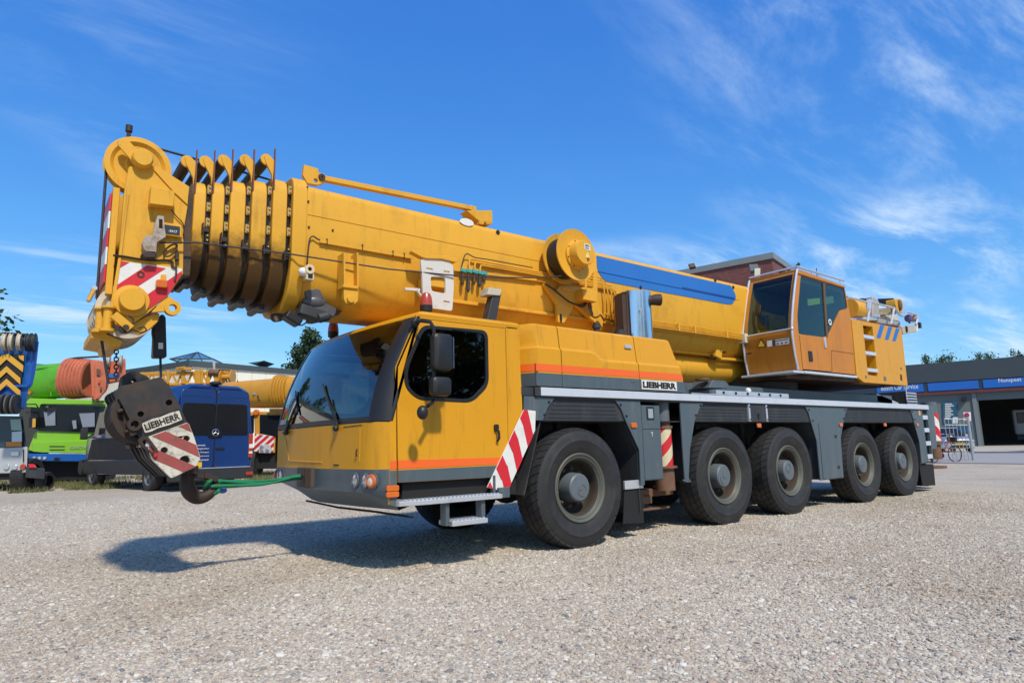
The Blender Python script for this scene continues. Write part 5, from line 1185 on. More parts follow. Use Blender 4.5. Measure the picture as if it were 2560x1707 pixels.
# labels on the front panel
def fpz(z, x, y, xp):
    a = ZOOM[z]; return on(a[0] + x / a[2], a[1] + y / a[2], 0, xp)
def fpoly(pts, x0, x1, name, m, parent, xp=4.77):
    q = [fpz('op', x, y, xp) for x, y in pts]; return MB().plate([(p.y, p.z) for p in q], x0, x1, 'yz').build(name, m, parent)
fpoly([(672, 938), (752, 930), (708, 858)], 4.758, 4.764, 'warning_triangle', BLKM, oc); fpoly([(682, 932), (742, 926), (709, 872)], 4.754, 4.757, 'warning_triangle', mat('label_amber', (.72, .42, .02), .5), oc)
fpoly([(762, 880), (805, 873), (808, 925), (765, 930)], 4.756, 4.76, 'label_plate', WHT, oc)
fpoly([(835, 870), (955, 852), (958, 905), (838, 918)], 4.756, 4.76, 'label_plate', WHT, oc); fpoly([(806, 875), (833, 870), (836, 919), (808, 923)], 4.756, 4.76, 'label_plate', mat('label_navy', (.03, .04, .08), .5), oc)
for k in range(3): fpoly([(845 + k * 36, 899 - k * 5), (868 + k * 36, 896 - k * 5), (868 + k * 36, 905 - k * 5), (845 + k * 36, 908 - k * 5)], 4.752, 4.755, 'label_print', BLKM, oc)
fpoly([(840, 874), (945, 860), (945, 868), (840, 883)], 4.752, 4.755, 'label_print', mat('label_print_grey', (.12, .12, .14), .5), oc)
MB().tube([fpz('op', 580, 990, 4.76), fpz('op', 625, 985, 4.74)], .012, 6).build('front_knob', RST, oc)
p = fpz('op', 550, 860, 4.74); MB().obox(p, (.10, .14, .16)).build('side_lamp', mat('lamp_cream', (.55, .52, .40), .5), oc, .01)
MB().cyl((5.20, .3, 3.88), (5.20, .3, 3.93), .05, n=16).build('roof_vent', BLKM, oc); MB().cyl((5.9, .05, 3.88), (5.9, .05, 4.03), .006, n=6).build('aerial', BLKM, oc)
# interior
MB().box(5.2, 6.7, .04, .81, 3.70, 3.735).build('headlining', MATS['cab_lining'], oc)
MB().box(6.70, 6.74, .04, .81, 2.2, 3.7).build('back_lining', MATS['cab_lining'], oc)
MB().plate(fillet([(5.75, 2.35), (5.75, 2.62), (6.2, 2.66), (6.34, 3.35), (6.46, 3.35), (6.36, 2.4)], .05), .2, .66, 'xz').build('operator_seat', SEAT, oc, .03)
MB().box(5.0, 5.3, .12, .72, 2.2, 2.72).build('console', mat('console_teal', (.12, .17, .15), .6), oc, .03)
MB().box(4.98, 5.10, .55, .72, 2.95, 3.2).build('monitor', BLK, oc, .02)
MB().obox((5.03, .70, 3.30), (.06, .12, .22), rotm(15, 'Y')).build('inside_mirror', BLK, oc, .03)
# rear side cowl with recessed ladder and three blue bars
CO = [(6.89, 3.215), (9.03, 3.24), (8.99, 2.08), (7.10, 2.07), (6.845, 2.16)]
LH = [(7.32, 3.14), (7.72, 3.145), (7.69, 2.21), (7.30, 2.22)]
cw = MB().plate(CO, -.01, .05, 'xz', [LH]).build('side_cowl', YEL, CR, .008)
MB().plate([(6.90, 3.21), (9.02, 3.235), (8.98, 2.09), (7.10, 2.08), (6.86, 2.165)], .20, .78, 'xz').build('cowl_body', YEL, cw, .006)
MB().plate([(6.89, 3.214), (9.03, 3.239), (9.03, 3.225), (6.89, 3.20)], .05, .20, 'xz').plate([(8.99, 2.08), (9.03, 3.235), (9.015, 3.235), (8.975, 2.08)], .05, .20, 'xz').plate([(7.10, 2.07), (8.99, 2.08), (8.99, 2.095), (7.10, 2.085)], .05, .20, 'xz').plate([(6.89, 3.21), (6.845, 2.16), (6.86, 2.16), (6.905, 3.21)], .05, .20, 'xz').build('cowl_edge', YEL, cw)
for x0, x1 in ((7.27, 7.30), (7.70, 7.73)): MB().box(x0, x1, .05, .2, 2.2, 3.15).build('ladder_side', YEL, cw)
for y in (845, 985, 1130):
    z = p2('op', 1640, y, 0)[1]; MB().box(7.285, 7.72, -.018, .10, z - .035, z + .03).build('rung', ALUW, cw, .006)
for k in range(3):
    x = 1745 + k * 73; dx = [0, 72, 137][k]; dy = [0, 15, 28][k]
    MB().plate(p2s('op', -.012, (1745 + dx, 738 + dy), (1780 + dx - 2 * k, 744 + dy), (1745 + dx - 2 * k, 857 + dy - 2 * k), (1712 + dx, 850 + dy)), -.0145, -.0105, 'xz').build('blue_bar', BLU, cw)
for x, y, w in ((1615, 1193, .03), (1920, 1120, .03), (1780, 1208, .05)):
    c = p2('op', x, y, 0); MB().plate(rrect(c[0] - w, c[0] + w, c[1] - w * .8, c[1] + w * .8, .006, 2), -.014, -.009, 'xz').build('cowl_port', HUB, cw)
c = p2('op', 1920, 1198, 0); MB().plate([(c[0] - .04, c[1] - .05), (c[0] + .04, c[1] - .06), (c[0] + .05, c[1] + .05), (c[0] - .02, c[1] + .07)], -.014, -.009, 'xz').build('cowl_port', RST, cw)
# aerial mast on the tail
MB().cyl((8.98, .03, 2.08), (8.97, .03, 1.80), .012, n=8).build('tail_rod', ALU, CR)
# hoist winch and railings above the cowl
wy = .35
wz = MB().cyl(pz('rr', 370, 440, .6), pz('rr', 620, 470, .6), .19, n=28).build('hoist_winch', YELB, CR)
MB().cyl(pz('rr', 625, 450, .6), pz('rr', 665, 460, .6), .22, n=28).build('winch_flange', RST, wz)
p = pz('rr', 800, 500, .5); MB().obox(p, (.3, .3, .5), rotm(12, 'Y')).build('winch_gearbox', mat('motor_alu', (.35, .33, .30), .5, var=.3, vscale=9, dirt=(.2, .12, .06), damt=.5), wz, .03)
for k, (x0, y0, x1, y1, w) in enumerate(((860, 560, 1280, 540, .10), (900, 500, 1260, 470, .07), (1060, 600, 1300, 500, .06))):
    MB().bar(pz('rr', x0, y0, .6), pz('rr', x1, y1, .6), .2, w).build('winch_frame', mat('frame_mix', (.28, .22, .14), .5, var=.5, vscale=7), wz, .01)
MB().plate(p2s('rr', .35, (600, 640), (1000, 590), (1000, 720), (590, 690)), .30, .5, 'xz').build('grey_guard', ALU, CR, .01)
MB().plate(p2s('rr', .30, (1000, 650), (1460, 730), (1480, 850), (1000, 760)), .28, .5, 'xz').build('grey_box', mat('box_grey', (.30, .30, .31), .5), CR, .01)
MB().plate(p2s('rr', .28, (1180, 610), (1400, 590), (1460, 720), (1200, 680)), .27, .6, 'xz').build('cream_cover', mat('cover_cream', (.55, .48, .34), .5), CR, .01)
rpts = [(320, 195), (600, 260), (720, 300), (850, 310), (1340, 430), (1390, 460), (1470, 580), (1530, 610), (1580, 590), (1610, 530), (1660, 525), (1860, 590)]
MB().tube([pz('rr', x, y, .12) for x, y in rpts], .022, 8).build('guard_rail', ALU, CR)
for a, b in (((820, 250), (775, 730)), ((1345, 440), (1280, 790)), ((1855, 590), (1830, 800))):
    MB().tube([pz('rr', *a, .12), pz('rr', (a[0] + b[0]) / 2 + 15, (a[1] + b[1]) / 2, .12), pz('rr', *b, .12)], .024, 8).build('rail_post', ALU, CR)
MB().plate(p2s('rr', .11, (770, 255), (860, 255), (850, 440), (770, 470)), .10, .14, 'xz').build('post_plate', ALU, CR, .006)
MB().bar(pz('rr', 1000, 300, .8), pz('rr', 1345, 290, .5), .08, .13).build('black_arm', BLK, CR, .01)
eh = MB().plate(fillet(p2s('rr', .4, (1355, 240), (1500, 250), (1535, 360), (1520, 540), (1440, 540), (1370, 400)), .05, 4), .38, .58, 'xz').build('sheave_housing', YELB, CR, .01)
c = pz('rr', 1480, 370, .36); MB().ball(c, .09, 8, (.6, .5, 1.4)).build('rusty_sheave', RSTL, eh)
tb2 = MB().plate(p2s('rr', .15, (1500, 850), (1840, 790), (1850, 950), (1530, 1010)), .13, .8, 'xz').build('tail_box', mat('box_cream', (.42, .39, .34), .5, dirt=(.2, .17, .13), damt=.5), CR, .012)
MB().plate(p2s('rr', .12, (1835, 790), (1862, 790), (1862, 950), (1838, 945)), .11, .8, 'xz').build('box_end', WHT, tb2); c = pz('rr', 1625, 895, .12); MB().obox(c, (.07, .03, .12)).build('box_latch', BLKM, tb2, .01)
c = pz('rr', 1690, 770, .2); MB().cyl(c, c + V((0, 0, .05)), .02, n=8).build('lamp_post', BLK, tb2); MB().ball(pz('rr', 1660, 660, .2), .085, 8, (.8, .9, 1.0)).build('tail_beacon', mat('beacon_violet', (.10, .06, .20), .3, coat=.4), tb2); MB().ball(pz('rr', 1760, 655, .2), .11, 8, (.9, .9, .8)).build('tail_lamp', mat('lamp_pink', (.40, .30, .30), .4), tb2)
c = pz('rr', 1880, 815, .15); MB().obox(c, (.10, .1, .12)).build('tail_marker', BLK, tb2, .01)
# ============================================================ hook block
HC = V((-4.0, 0, 1.35)); HA = radians(21)
def hb(u, v, y): return V((HC.x + u * cos(HA) - v * sin(HA), y, HC.z + u * sin(HA) + v * cos(HA)))
def hplate(pts, y0, y1, holes=()):
    m = MB(xf=lambda p: hb(p.x, p.z, p.y)); m.plate(pts, y0, y1, 'xz', holes); return m
def hm(): return MB(xf=lambda p: hb(p.x, p.z, p.y))
HB = thing('hook_block', 'dark rusty hook block with worn red and white stripes hanging from the boom head', 'hook block', (-3.9, 1.25, .6))
OUT = fillet([(-.197, .375), (-.158, .408), (.165, .391), (.20, .28), (.222, .126), (.236, -.083), (.229, -.393), (.168, -.451), (-.038, -.468), (-.125, -.257), (-.165, .057)], .02, 2)
H1 = [circ(-.081, .135, .024, 12), circ(.152, .155, .026, 12)]
MB_ = hplate(OUT, 1.03, 1.06, H1); MB_.build('side_plate', BLKS, HB, .005)
for y_, du in ((1.20, .0), (1.38, .0), (1.56, -.01), (1.72, -.02)): hplate([(u + du, v) for u, v in OUT], y_, y_ + .03).build('side_plate', BLKS, HB, .005)
hplate([(-.17, .34), (.15, .36), (.20, .12), (.22, -.09), (.20, -.42), (-.03, -.45), (-.11, -.25), (-.14, .06)], 1.07, 1.71).build('core', BLKM, HB, .01)
for k in range(7):
    y = 1.075 + k * .092
    sheave_c = hb(-.03, .12, 0); sheave((sheave_c.x, sheave_c.z), .255, y, y + .075, 'block_sheave', RST, HB)
# lower weight plate with the stripes
LO = [(-.118, -.068), (.234, -.060), (.238, -.20), (.229, -.393), (.168, -.451), (-.038, -.468), (-.125, -.257)]
hl_ = [circ(.177, -.192, .027, 12), circ(-.015, -.221, .029, 12), circ(.104, -.365, .042, 14)]
hplate(fillet(LO, .015, 2), .985, 1.03, hl_).build('weight_plate', WHTW, HB, .006)
hplate(fillet(LO, .015, 2), 1.75, 1.80, hl_).build('weight_plate', RST, HB, .006)
for y_ in (1.065, 1.255, 1.435, 1.615): hplate([(-.125, -.09), (.2, -.08), (.21, -.22), (.2, -.40), (.15, -.44), (-.035, -.46), (-.122, -.25)], y_, y_ + .115).build('lower_weight', RST, HB, .015)
def cliphalf(poly, keep_fn): return poly
def hstripe(poly):
    def em(q):
        # leave the drilled holes free of paint by simple proximity cut
        hplate(q, .9815, .9845, [h for h in hl_ if all_inside(h, q)]).build('red_stripe', REDW, HB)
    return em
def inside(p, poly):
    c = False; n = len(poly)
    for i in range(n):
        (x1, y1), (x2, y2) = poly[i], poly[i - 1]
        if (y1 > p[1]) != (y2 > p[1]) and p[0] < (x2 - x1) * (p[1] - y1) / (y2 - y1) + x1: c = not c
    return c
def all_inside(h, q): return all(inside(p, q) for p in h)
LOi = [(-.112, -.072), (.231, -.064), (.234, -.20), (.224, -.39), (.165, -.446), (-.034, -.462), (-.120, -.257)]
strip_set(LOi, 43, .082, -.262, 8, hstripe(LOi))
hplate([(-.108, -.05), (.208, -.05), (.208, .075), (-.108, .075)], 1.0265, 1.0295).build('maker_plate', BLKM, HB)
hplate(fillet([(-.10, -.028), (-.05, -.033), (.0, -.024), (.10, -.03), (.204, -.022), (.204, .062), (.13, .067), (.05, .060), (-.0, .068), (-.101, .058)], .008, 2), 1.022, 1.026).build('worn_plate', WHTW, HB)
text('LIEBHERR', hb(-.088, -.012, 1.0205), hb(1, 0, 0) - hb(0, 0, 0), hb(0, 1, 0) - hb(0, 0, 0), .056, BLKM, HB, 'maker_lettering', .03, width=.28)
# left flank castings
hm().box(-.21, -.155, .99, 1.76, -.02, .06).box(-.235, -.16, 1.0, 1.75, .02, .045).build('rope_guard', RST, HB, .01)
hm().box(-.235, -.19, 1.02, 1.74, .20, .23).build('rope_guard', RST, HB, .01)
for y in (1.0, 1.40, 1.68): 
    m = hm(); m.lathe([(.03, -.05), (.055, -.05), (.055, .06), (.03, .06)], (-.155, y + .02, .07), (0, 1, 0), 18, True); m.build('guard_sleeve', RST, HB)
hplate(fillet([(-.175, -.06), (-.10, -.05), (-.06, -.20), (-.10, -.24), (-.165, -.12)], .015, 2), .96, 1.02, [fillet([(-.15, -.085), (-.118, -.08), (-.088, -.19), (-.105, -.205), (-.14, -.13)], .01, 2)]).build('slotted_bracket', RST, HB, .006)
m = hm(); m.lathe([(.001, -.02), (.016, -.02), (.016, .5), (.001, .5)], (-.12, 1.0, -.13), (0, 1, 0), 10); m.build('bracket_pin', ALU, HB)
hplate([(-.11, -.235), (-.095, -.25), (-.075, -.225), (-.09, -.21)], .955, .962).build('red_mark', RED, HB)
for k, (u, v) in enumerate(((-.27, -.02), (-.22, -.13))): hm().box(u + .03, u + .13, 1.45, 1.72, v, v + .04).build('flank_stub', RST, HB, .01)
# top ears where the ropes enter
hplate(fillet([(-.14, .40), (-.09, .50), (.0, .52), (.10, .43), (.10, .38)], .02, 3), 1.2, 1.24, [circ(-.02, .43, .022, 12)]).build('rope_ear', BLKS, HB, .005)
hplate(fillet([(-.14, .40), (-.09, .50), (.0, .52), (.10, .43), (.10, .38)], .02, 3), 1.30, 1.34, [circ(-.02, .43, .022, 12)]).build('rope_ear', BLKS, HB, .005)
m = hm(); m.lathe([(.018, -.0), (.032, 0), (.032, .18), (.018, .18)], (-.02, 1.18, .43), (0, 1, 0), 16, True); m.build('ear_pin', RST, HB)
# hook with its latch
YH = 1.37
hr = [.052, .060, .066, .066, .062, .056, .046, .034, .016]
hpx = [(1475, 1190), (1468, 1245), (1468, 1300), (1490, 1350), (1540, 1388), (1605, 1382), (1660, 1345), (1688, 1298), (1692, 1255)]
def cat(P, R, k=5):
    o, r = [], []
    for i in range(len(P) - 1):
        a_, b_, c_, d_ = P[max(i - 1, 0)], P[i], P[i + 1], P[min(i + 2, len(P) - 1)]
        for j in range(k):
            t = j / k; o.append(.5 * ((2 * b_) + (c_ - a_) * t + (2 * a_ - 5 * b_ + 4 * c_ - d_) * t * t + (-a_ + 3 * b_ - 3 * c_ + d_) * t ** 3)); r.append(lerp(R[i], R[i + 1], t))
    return o + [P[-1]], r + [R[-1]]
o_, r_ = cat([pz('lf', x, y, YH) for x, y in hpx], hr)
MB().tube(o_, r_, 14).build('hook', RST, HB, smooth=60)
MB().bar(pz('lf', 1500, 1215, YH), pz('lf', 1690, 1248, YH), .05, .035).build('hook_latch', RST, HB, .008)
MB().bar(pz('lf', 1600, 1215, YH), pz('lf', 1700, 1252, YH), .09, .05).build('latch_tongue', RST, HB, .008)
MB().cyl(pz('lf', 1475, 1150, YH), pz('lf', 1478, 1200, YH), .085, n=20).build('hook_nut', RST, HB)
# green round sling from the hook to the bumper
random.seed(5)
S0 = pz('lf', 1645, 1290, 1.37); S1 = V((-2.60, 1.36, .845))
SL = thing('lifting_sling', 'green round sling tied from the hook to the grey front bumper', 'sling', (-3.1, 1.3, .75))
for k in range(5):
    a = S0 + V((.0, random.uniform(-.06, .06), random.uniform(-.035, .04))); b = S1 + V((0, random.uniform(-.02, .02), random.uniform(-.018, .018)))
    P = []
    for i in range(15):
        t = i / 14; q = a.lerp(b, t); q.z -= .022 * sin(pi * t) * (1 + .5 * k / 5); q += V((0, .012 * sin(9 * t + k * 2), .009 * sin(7 * t + k * 1.7))) ; P.append(q)
    MB().tube(P, [.016 * (1 - .35 * i / 14) for i in range(15)], 8).build('sling_strand', GRN, SL)
lp = [S0 + V((.06 * cos(t) + .02, .05 * sin(t * 2), .065 * sin(t) - .02)) for t in [2 * pi * i / 16 for i in range(17)]]
MB().tube(lp, .018, 8, False).build('sling_loop', GRN, SL)
MB().ball(pz('lf', 1745, 1335, 1.37), .03, 6, (1.4, .5, .9)).build('sling_tag', mat('tag_blue', (.05, .14, .45), .6), SL)
# ============================================================ surroundings
FH = V((DV.x, DV.y, 0)).normalized(); RH = V((FH.y, -FH.x, 0))
def vp(px, py, D):
    # point of the viewing ray on the upright plane D metres ahead
    v = ray(px, py); return CAM + v * (D / v.dot(FH))
ZOOM['l2'] = (0, 780, 1068 / 320); ZOOM['yb'] = (380, 820, 1568 / 380)
def zp(z, x, y, D):
    a = ZOOM[z]; return vp(a[0] + x / a[2], a[1] + y / a[2], D)
def slab(z, D, pts, t, mb=None, fil=0):
    # upright slab: outline at distance D, t metres deep
    mb = mb or MB()
    if fil: pts = fillet(pts, fil, 3)
    P = [zp(z, x, y, D) for x, y in pts]; n = len(P)
    cen = sum(P, V((0, 0, 0))) / n; dr_ = V((cen.x - CAM.x, cen.y - CAM.y, 0)).normalized()   # parked facing the viewer
    vs = [tuple(p) for p in P] + [tuple(p + dr_ * t) for p in P]
    return mb.add(vs, [tuple(range(n)), tuple(range(2 * n - 1, n - 1, -1))] + [(i, (i + 1) % n, (i + 1) % n + n, i + n) for i in range(n)])
def disc(z, D, x, y, r, t, n=18, mb=None):
    c = zp(z, x, y, D); return (mb or MB()).cyl(c, c + FH * t, r, n=n)
def simple_wheel(c, axis, r, w, parent, rim=None, name='wheel'):
    c = V(c); a = V(axis).normalized()
    wl_ = MB().lathe([(r * .62, 0), (r * .7, -.01), (r * .92, -.01), (r, .03), (r, w - .03), (r * .92, w), (r * .62, w)], c, a, 28).build(name, TYRE, parent)
    MB().lathe([(r * .62, .0), (r * .58, .02), (r * .5, .06), (r * .22, .05), (r * .2, .0), (.001, 0)], c, a, 24).build('rim', rim or HUB, wl_)
    return wl_
# --- blue crane cut by the left edge
BB = mat('crane_blue', (.012, .085, .33), .4, var=.15, dirt=(.03, .03, .04), damt=.4, dscale=3)
PGR = mat('pale_grey_paint', (.42, .43, .44), .4, var=.06)
bc = zp('l2', 60, 1400, 17); LB_ = thing('blue_crane', 'blue mobile crane with yellow and black chevrons at the left edge', 'crane', (bc.x, bc.y, gz(bc.x, bc.y)))
slab('l2', 17, [(-250, 860), (190, 868), (222, 1125), (-250, 1150)], 1.6).build('cab_window', mat('dim_glass', (.03, .05, .07), .12, spec=.4), LB_, .01)
slab('l2', 16.9, [(85, 895), (172, 893), (182, 985), (95, 985)], .02).build('window_paper', mat('paper_green', (.28, .42, .36), .6), LB_)
slab('l2', 16.9, [(98, 1000), (182, 992), (182, 1080), (98, 1082)], .02).build('window_paper', mat('paper_pale', (.5, .6, .62), .6), LB_)
slab('l2', 16.95, [(50, 1080), (180, 1078), (182, 1122), (50, 1125)], .3).build('orange_band', mat('band_orange', (.55, .2, .02), .4), LB_, .01)
slab('l2', 16.9, [(-250, 1160), (40, 1132), (232, 1122), (225, 1338), (150, 1345), (-250, 1350)], 1.5).build('bumper', PGR, LB_, .03)
slab('l2', 16.87, [(92, 1165), (155, 1163), (155, 1195), (92, 1198)], .02).build('number_plate', WHT, LB_)
slab('l2', 16.87, [(190, 1145), (200, 1145), (200, 1250), (190, 1250)], .02).build('trim_slot', BLKM, LB_)
for x, m in ((50, LAMP), (120, LAMP), (187, REDL)): disc('l2', 16.86, x, 1290, .075, .04).build('headlight', m, LB_, .008)
slab('l2', 16.6, [(215, 1290), (375, 1305), (370, 1395), (210, 1380)], .6).build('tow_frame', GRYD, LB_, .02)
slab('l2', 16.55, [(235, 1265), (290, 1270), (310, 1300), (240, 1300)], .3).build('red_strap', RED, LB_, .02)
slab('l2', 17.0, [(-250, 1345), (200, 1345), (200, 1400), (-250, 1400)], 1.6).build('undercarriage', BLKM, LB_)
c = zp('l2', 170, 1400, 17.3); simple_wheel((c.x, c.y, gz(c.x, c.y) + .42), RH, .42, .35, LB_)
c = zp('l2', 345, 1400, 17.0); simple_wheel((c.x, c.y, gz(c.x, c.y) + .24), RH, .24, .2, LB_)
hd = slab('l2', 16.3, [(-250, 190), (210, 235), (322, 242), (300, 470), (235, 650), (215, 800), (-250, 780)], .9).build('boom_head', BB, LB_, .02)
slab('l2', 16.28, [(300, 245), (325, 245), (300, 470), (272, 600), (240, 640), (262, 520)], .3).build('head_flange', mat('flange_blue', (.01, .05, .30), .4), hd, .01)
ch0 = [(-250, 345), (203, 350), (178, 598), (-250, 602)]
slab('l2', 16.24, ch0, .05).build('chevron_board', mat('board_black', (.015, .014, .012), .5), hd)
YC = mat('chevron_yellow', (.62, .33, .03), .5)
for k in range(3):
    y = 395 + k * 105
    slab('l2', 16.20, [(-60, y + 105), (55, y), (170, y + 105), (170, y + 50), (55, y - 50), (-60, y + 50)] if k else [(-60, y + 105), (55, y), (190, y + 105), (195, y + 50), (75, y - 45), (20, y - 40), (-60, y + 50)], .03).build('chevron', YC, hd)
slab('l2', 16.2, [(150, 360), (200, 362), (198, 410), (165, 390)], .03).build('chevron', YC, hd)
slab('l2', 16.22, [(-250, 605), (232, 605), (228, 625), (-250, 625)], .1).build('head_beam', BB, hd)
for x in (40, 95, 165, 235, 275): 
    c = zp('l2', x, 250, 16.15); MB().lathe([(.02, 0), (.20, 0), (.235, .012), (.235, .02), (.20, .045), (.20, .06), (.235, .085), (.235, .095), (.02, .1)], c - RH * .05, (RH * .9 + FH * .4), 26).build('sheave', NYL if x < 200 else GRYD, hd)
slab('l2', 16.1, [(15, 165), (235, 180), (232, 195), (15, 178)], .3).build('top_rail', GRYD, hd)
for k in range(7):
    c = zp('l2', -20 + k * 25, 770, 16.1); MB().lathe([(.02, 0), (.20, 0), (.25, .02), (.21, .035), (.25, .05), (.02, .055)], c, (RH * .95 + FH * .3), 26).build('sheave', mat('rope_grey', (.22, .22, .22), .5) if k % 2 else GRYD, hd)
# --- green crane
LIME = mat('lime_paint', (.22, .50, .02), .38, var=.08, coat=.2); GRB = mat('green_boom', (.10, .38, .012), .4, var=.12, dirt=(.03, .08, .01), damt=.4); SAL = mat('salmon_boom', (.58, .16, .08), .5, var=.15, dirt=(.16, .06, .03), damt=.6, dscale=3)
c0 = zp('l2', 560, 1400, 20.5); GC = thing('green_crane', 'lime green mobile crane with salmon boom tip and blue bumper', 'crane', (c0.x, c0.y, gz(c0.x, c0.y)))
slab('l2', 20.3, [(330, 770), (880, 785), (880, 1005), (325, 990)], .05).build('windscreen', mat('dark_screen', (.010, .012, .014), .12, spec=.25), GC)
cabg = slab('l2', 20.35, [(240, 720), (880, 740), (900, 1010), (880, 1175), (275, 1165), (235, 1150), (290, 1010), (325, 990)], 2.2).build('cab', LIME, GC, .03)
slab('l2', 20.3, [(222, 742), (250, 718), (880, 738), (880, 772), (345, 768), (330, 800), (222, 790)], .08).build('roof_lip', LIME, cabg, .02)
slab('l2', 20.25, [(270, 1085), (720, 1068), (890, 1085), (880, 1180), (360, 1172), (275, 1165)], .1).build('grille_panel', LIME, cabg, .02)
for y in (1115, 1143): slab('l2', 20.23, [(412, y), (540, y), (540, y + 6), (412, y + 6)], .02).build('grille_slot', mat('slot_green', (.04, .10, .01), .6), cabg)
o_ = zp('l2', 583, 1143, 20.22); text('GROVE', o_, RH, (0, 0, 1), .10, mat('letter_grey', (.30, .34, .30), .4), GC, 'maker_lettering', .01, width=.62)
for pts in ([(365, 830), (460, 820), (462, 945), (380, 948)], [(600, 905), (635, 900), (640, 970), (612, 975)], [(660, 845), (790, 840), (790, 955), (690, 960)]): slab('l2', 20.27, pts, .02).build('screen_paper', mat('seat_pale', (.22, .25, .30), .7), cabg)
c = zp('l2', 395, 800, 20.26); MB().ball(c, .09, 6).obox(c + V((0, 0, -.05)) + RH * .15, (.25, .1, .12)).build('dashboard_fan', BLK, cabg)
gb = slab('l2', 20.2, [(235, 1180), (660, 1180), (880, 1190), (870, 1250), (240, 1242)], .6).build('bumper', mat('bumper_blue', (.01, .10, .38), .4), GC, .03)
for x in (283, 327, 370): disc('l2', 20.17, x, 1217, .05, .04).build('headlight', LAMP, gb)
slab('l2', 20.15, [(455, 1212), (495, 1212), (498, 1232), (450, 1232)], .05).build('tow_hook', BLKM, gb)
slab('l2', 20.6, [(250, 1240), (870, 1245), (870, 1395), (380, 1400)], 1.5).build('undercarriage', BLKM, GC)
for x in (330, 800):
    c = zp('l2', x, 1400, 20.8); simple_wheel((c.x, c.y, gz(c.x, c.y) + .55), -RH if x < 500 else RH, .55, .4, GC)
ma_ = slab('l2', 20.1, [(238, 880), (300, 870), (295, 965), (235, 960)], .12).build('mirror', BLK, GC, .03); slab('l2', 20.08, [(272, 888), (298, 888), (296, 960), (268, 960)], .02).build('mirror_edge', YC, ma_)
slab('l2', 20.3, [(255, 790), (335, 800), (330, 990), (250, 960)], .05).build('side_window', MATS['dark_screen'], cabg)
MB().tube([zp('l2', 215, 770, 20.15), zp('l2', 300, 768, 20.1), zp('l2', 320, 800, 20.2)], .02, 6).tube([zp('l2', 220, 840, 20.15), zp('l2', 250, 830, 20.15), zp('l2', 255, 880, 20.1)], .02, 6).build('mirror_arm', BLK, ma_)
def tube_boom(parent, z, D, xa, xb, yc, hh, m, name, taper=1.0, dv=.35, ov=1.0, n=20):
    a, b = zp(z, xa, yc[0], D), zp(z, xb, yc[1], D - dv)
    sc_ = ZOOM[z][2] * FPX / D; h = hh / sc_ / 2
    d = (b - a).normalized(); s_ = d.cross(V((0, 0, 1))).normalized(); u = s_.cross(d)
    def rg(p, k): return [p + s_ * (h * .85 * k * ov * (abs(cos(t)) ** .7) * (1 if cos(t) > 0 else -1)) + u * (h * k * (abs(sin(t)) ** .8) * (1 if sin(t) > 0 else -1)) for t in [2 * pi * i / n for i in range(n)]]
    return MB().loft([rg(a, 1), rg(b, taper)], caps=True).build(name, m, parent, smooth=50)
tube_boom(GC, 'l2', 21.2, 275, 640, (590, 565), 290, GRB, 'boom')
for k in range(7):
    x = 612 + k * 27; tube_boom(GC, 'l2', 20.85 - k * .03, x, x + 21, (552, 553), 345 - k * 6, SAL, 'telescope_collar', 1.0, .04)
slab('l2', 20.05, [(752, 395), (850, 405), (893, 440), (885, 640), (805, 748), (765, 715)], .9).build('boom_head', SAL, GC, .03)
slab('l2', 20.02, [(775, 430), (790, 430), (782, 700), (770, 700)], .03).build('head_rib', SAL, GC); slab('l2', 20.0, [(805, 470), (838, 475), (835, 530), (805, 525)], .05).build('head_plate', RSTL, GC, .01)
slab('l2', 20.4, [(905, 415), (1048, 385), (1050, 560), (905, 590)], .5).build('head_box', SAL, GC, .03); slab('l2', 20.36, [(910, 510), (1000, 515), (985, 545), (910, 548)], .03).build('blue_arrow', mat('arrow_blue', (.05, .16, .45), .5), GC)
for x in (895, 995): c = zp('l2', x, 410, 20.3); MB().lathe([(.02, 0), (.15, 0), (.2, .02), (.17, .04), (.2, .08), (.02, .1)], c, (RH * .9 + FH * .4), 24).build('sheave', NYL, GC)
MB().tube([zp('l2', 555, 395, 20.6), zp('l2', 640, 382, 20.5), zp('l2', 820, 372, 20.4), zp('l2', 860, 365, 20.3)], .03, 6).build('top_pipe', GRYD, GC)
slab('l2', 20.8, [(485, 425), (530, 428), (525, 570), (500, 650), (465, 610), (470, 540)], .2).build('hose_reel', BLK, GC, .03)
slab('l2', 20.75, [(355, 525), (412, 520), (410, 545), (352, 545)], .15).build('boom_bracket', GRB, GC, .01); slab('l2', 20.75, [(270, 595), (340, 590), (340, 612), (270, 614)], .1).build('boom_label', PGR, GC); slab('l2', 20.7, [(515, 618), (550, 615), (552, 648), (515, 650)], .1).build('boom_bracket', GRB, GC, .01)
for k in range(7):
    x = 636 + k * 27; tube_boom(GC, 'l2', 20.84 - k * .03, x - 4, x + 3, (552, 553), 322 - k * 6, mat('salmon_gap', (.12, .04, .02), .8), 'collar_gap', 1.0, .01)
for x, y in ((650, 640), (690, 660), (730, 680), (820, 560), (835, 620), (800, 690)): slab('l2', 19.98 if x > 780 else 20.30, [(x, y), (x + 16, y + 2), (x + 14, y + 34), (x - 2, y + 30)], .12).build('boom_fitting', RSTL if x % 20 else SAL, GC, .01)
for x0, y0, x1, y1 in ((300, 470, 610, 440), (300, 600, 600, 590), (420, 500, 425, 700), (560, 440, 565, 700)): MB().bar(zp('l2', x0, y0, 20.62), zp('l2', x1, y1, 20.55), .03, .04).build('boom_rib', GRB, GC)
slab('l2', 21.0, [(320, 655), (400, 655), (390, 720), (315, 720)], .3).build('boom_support', GRB, GC, .02); disc('l2', 20.6, 243, 672, .05, .06).build('side_beacon', AMB, GC)

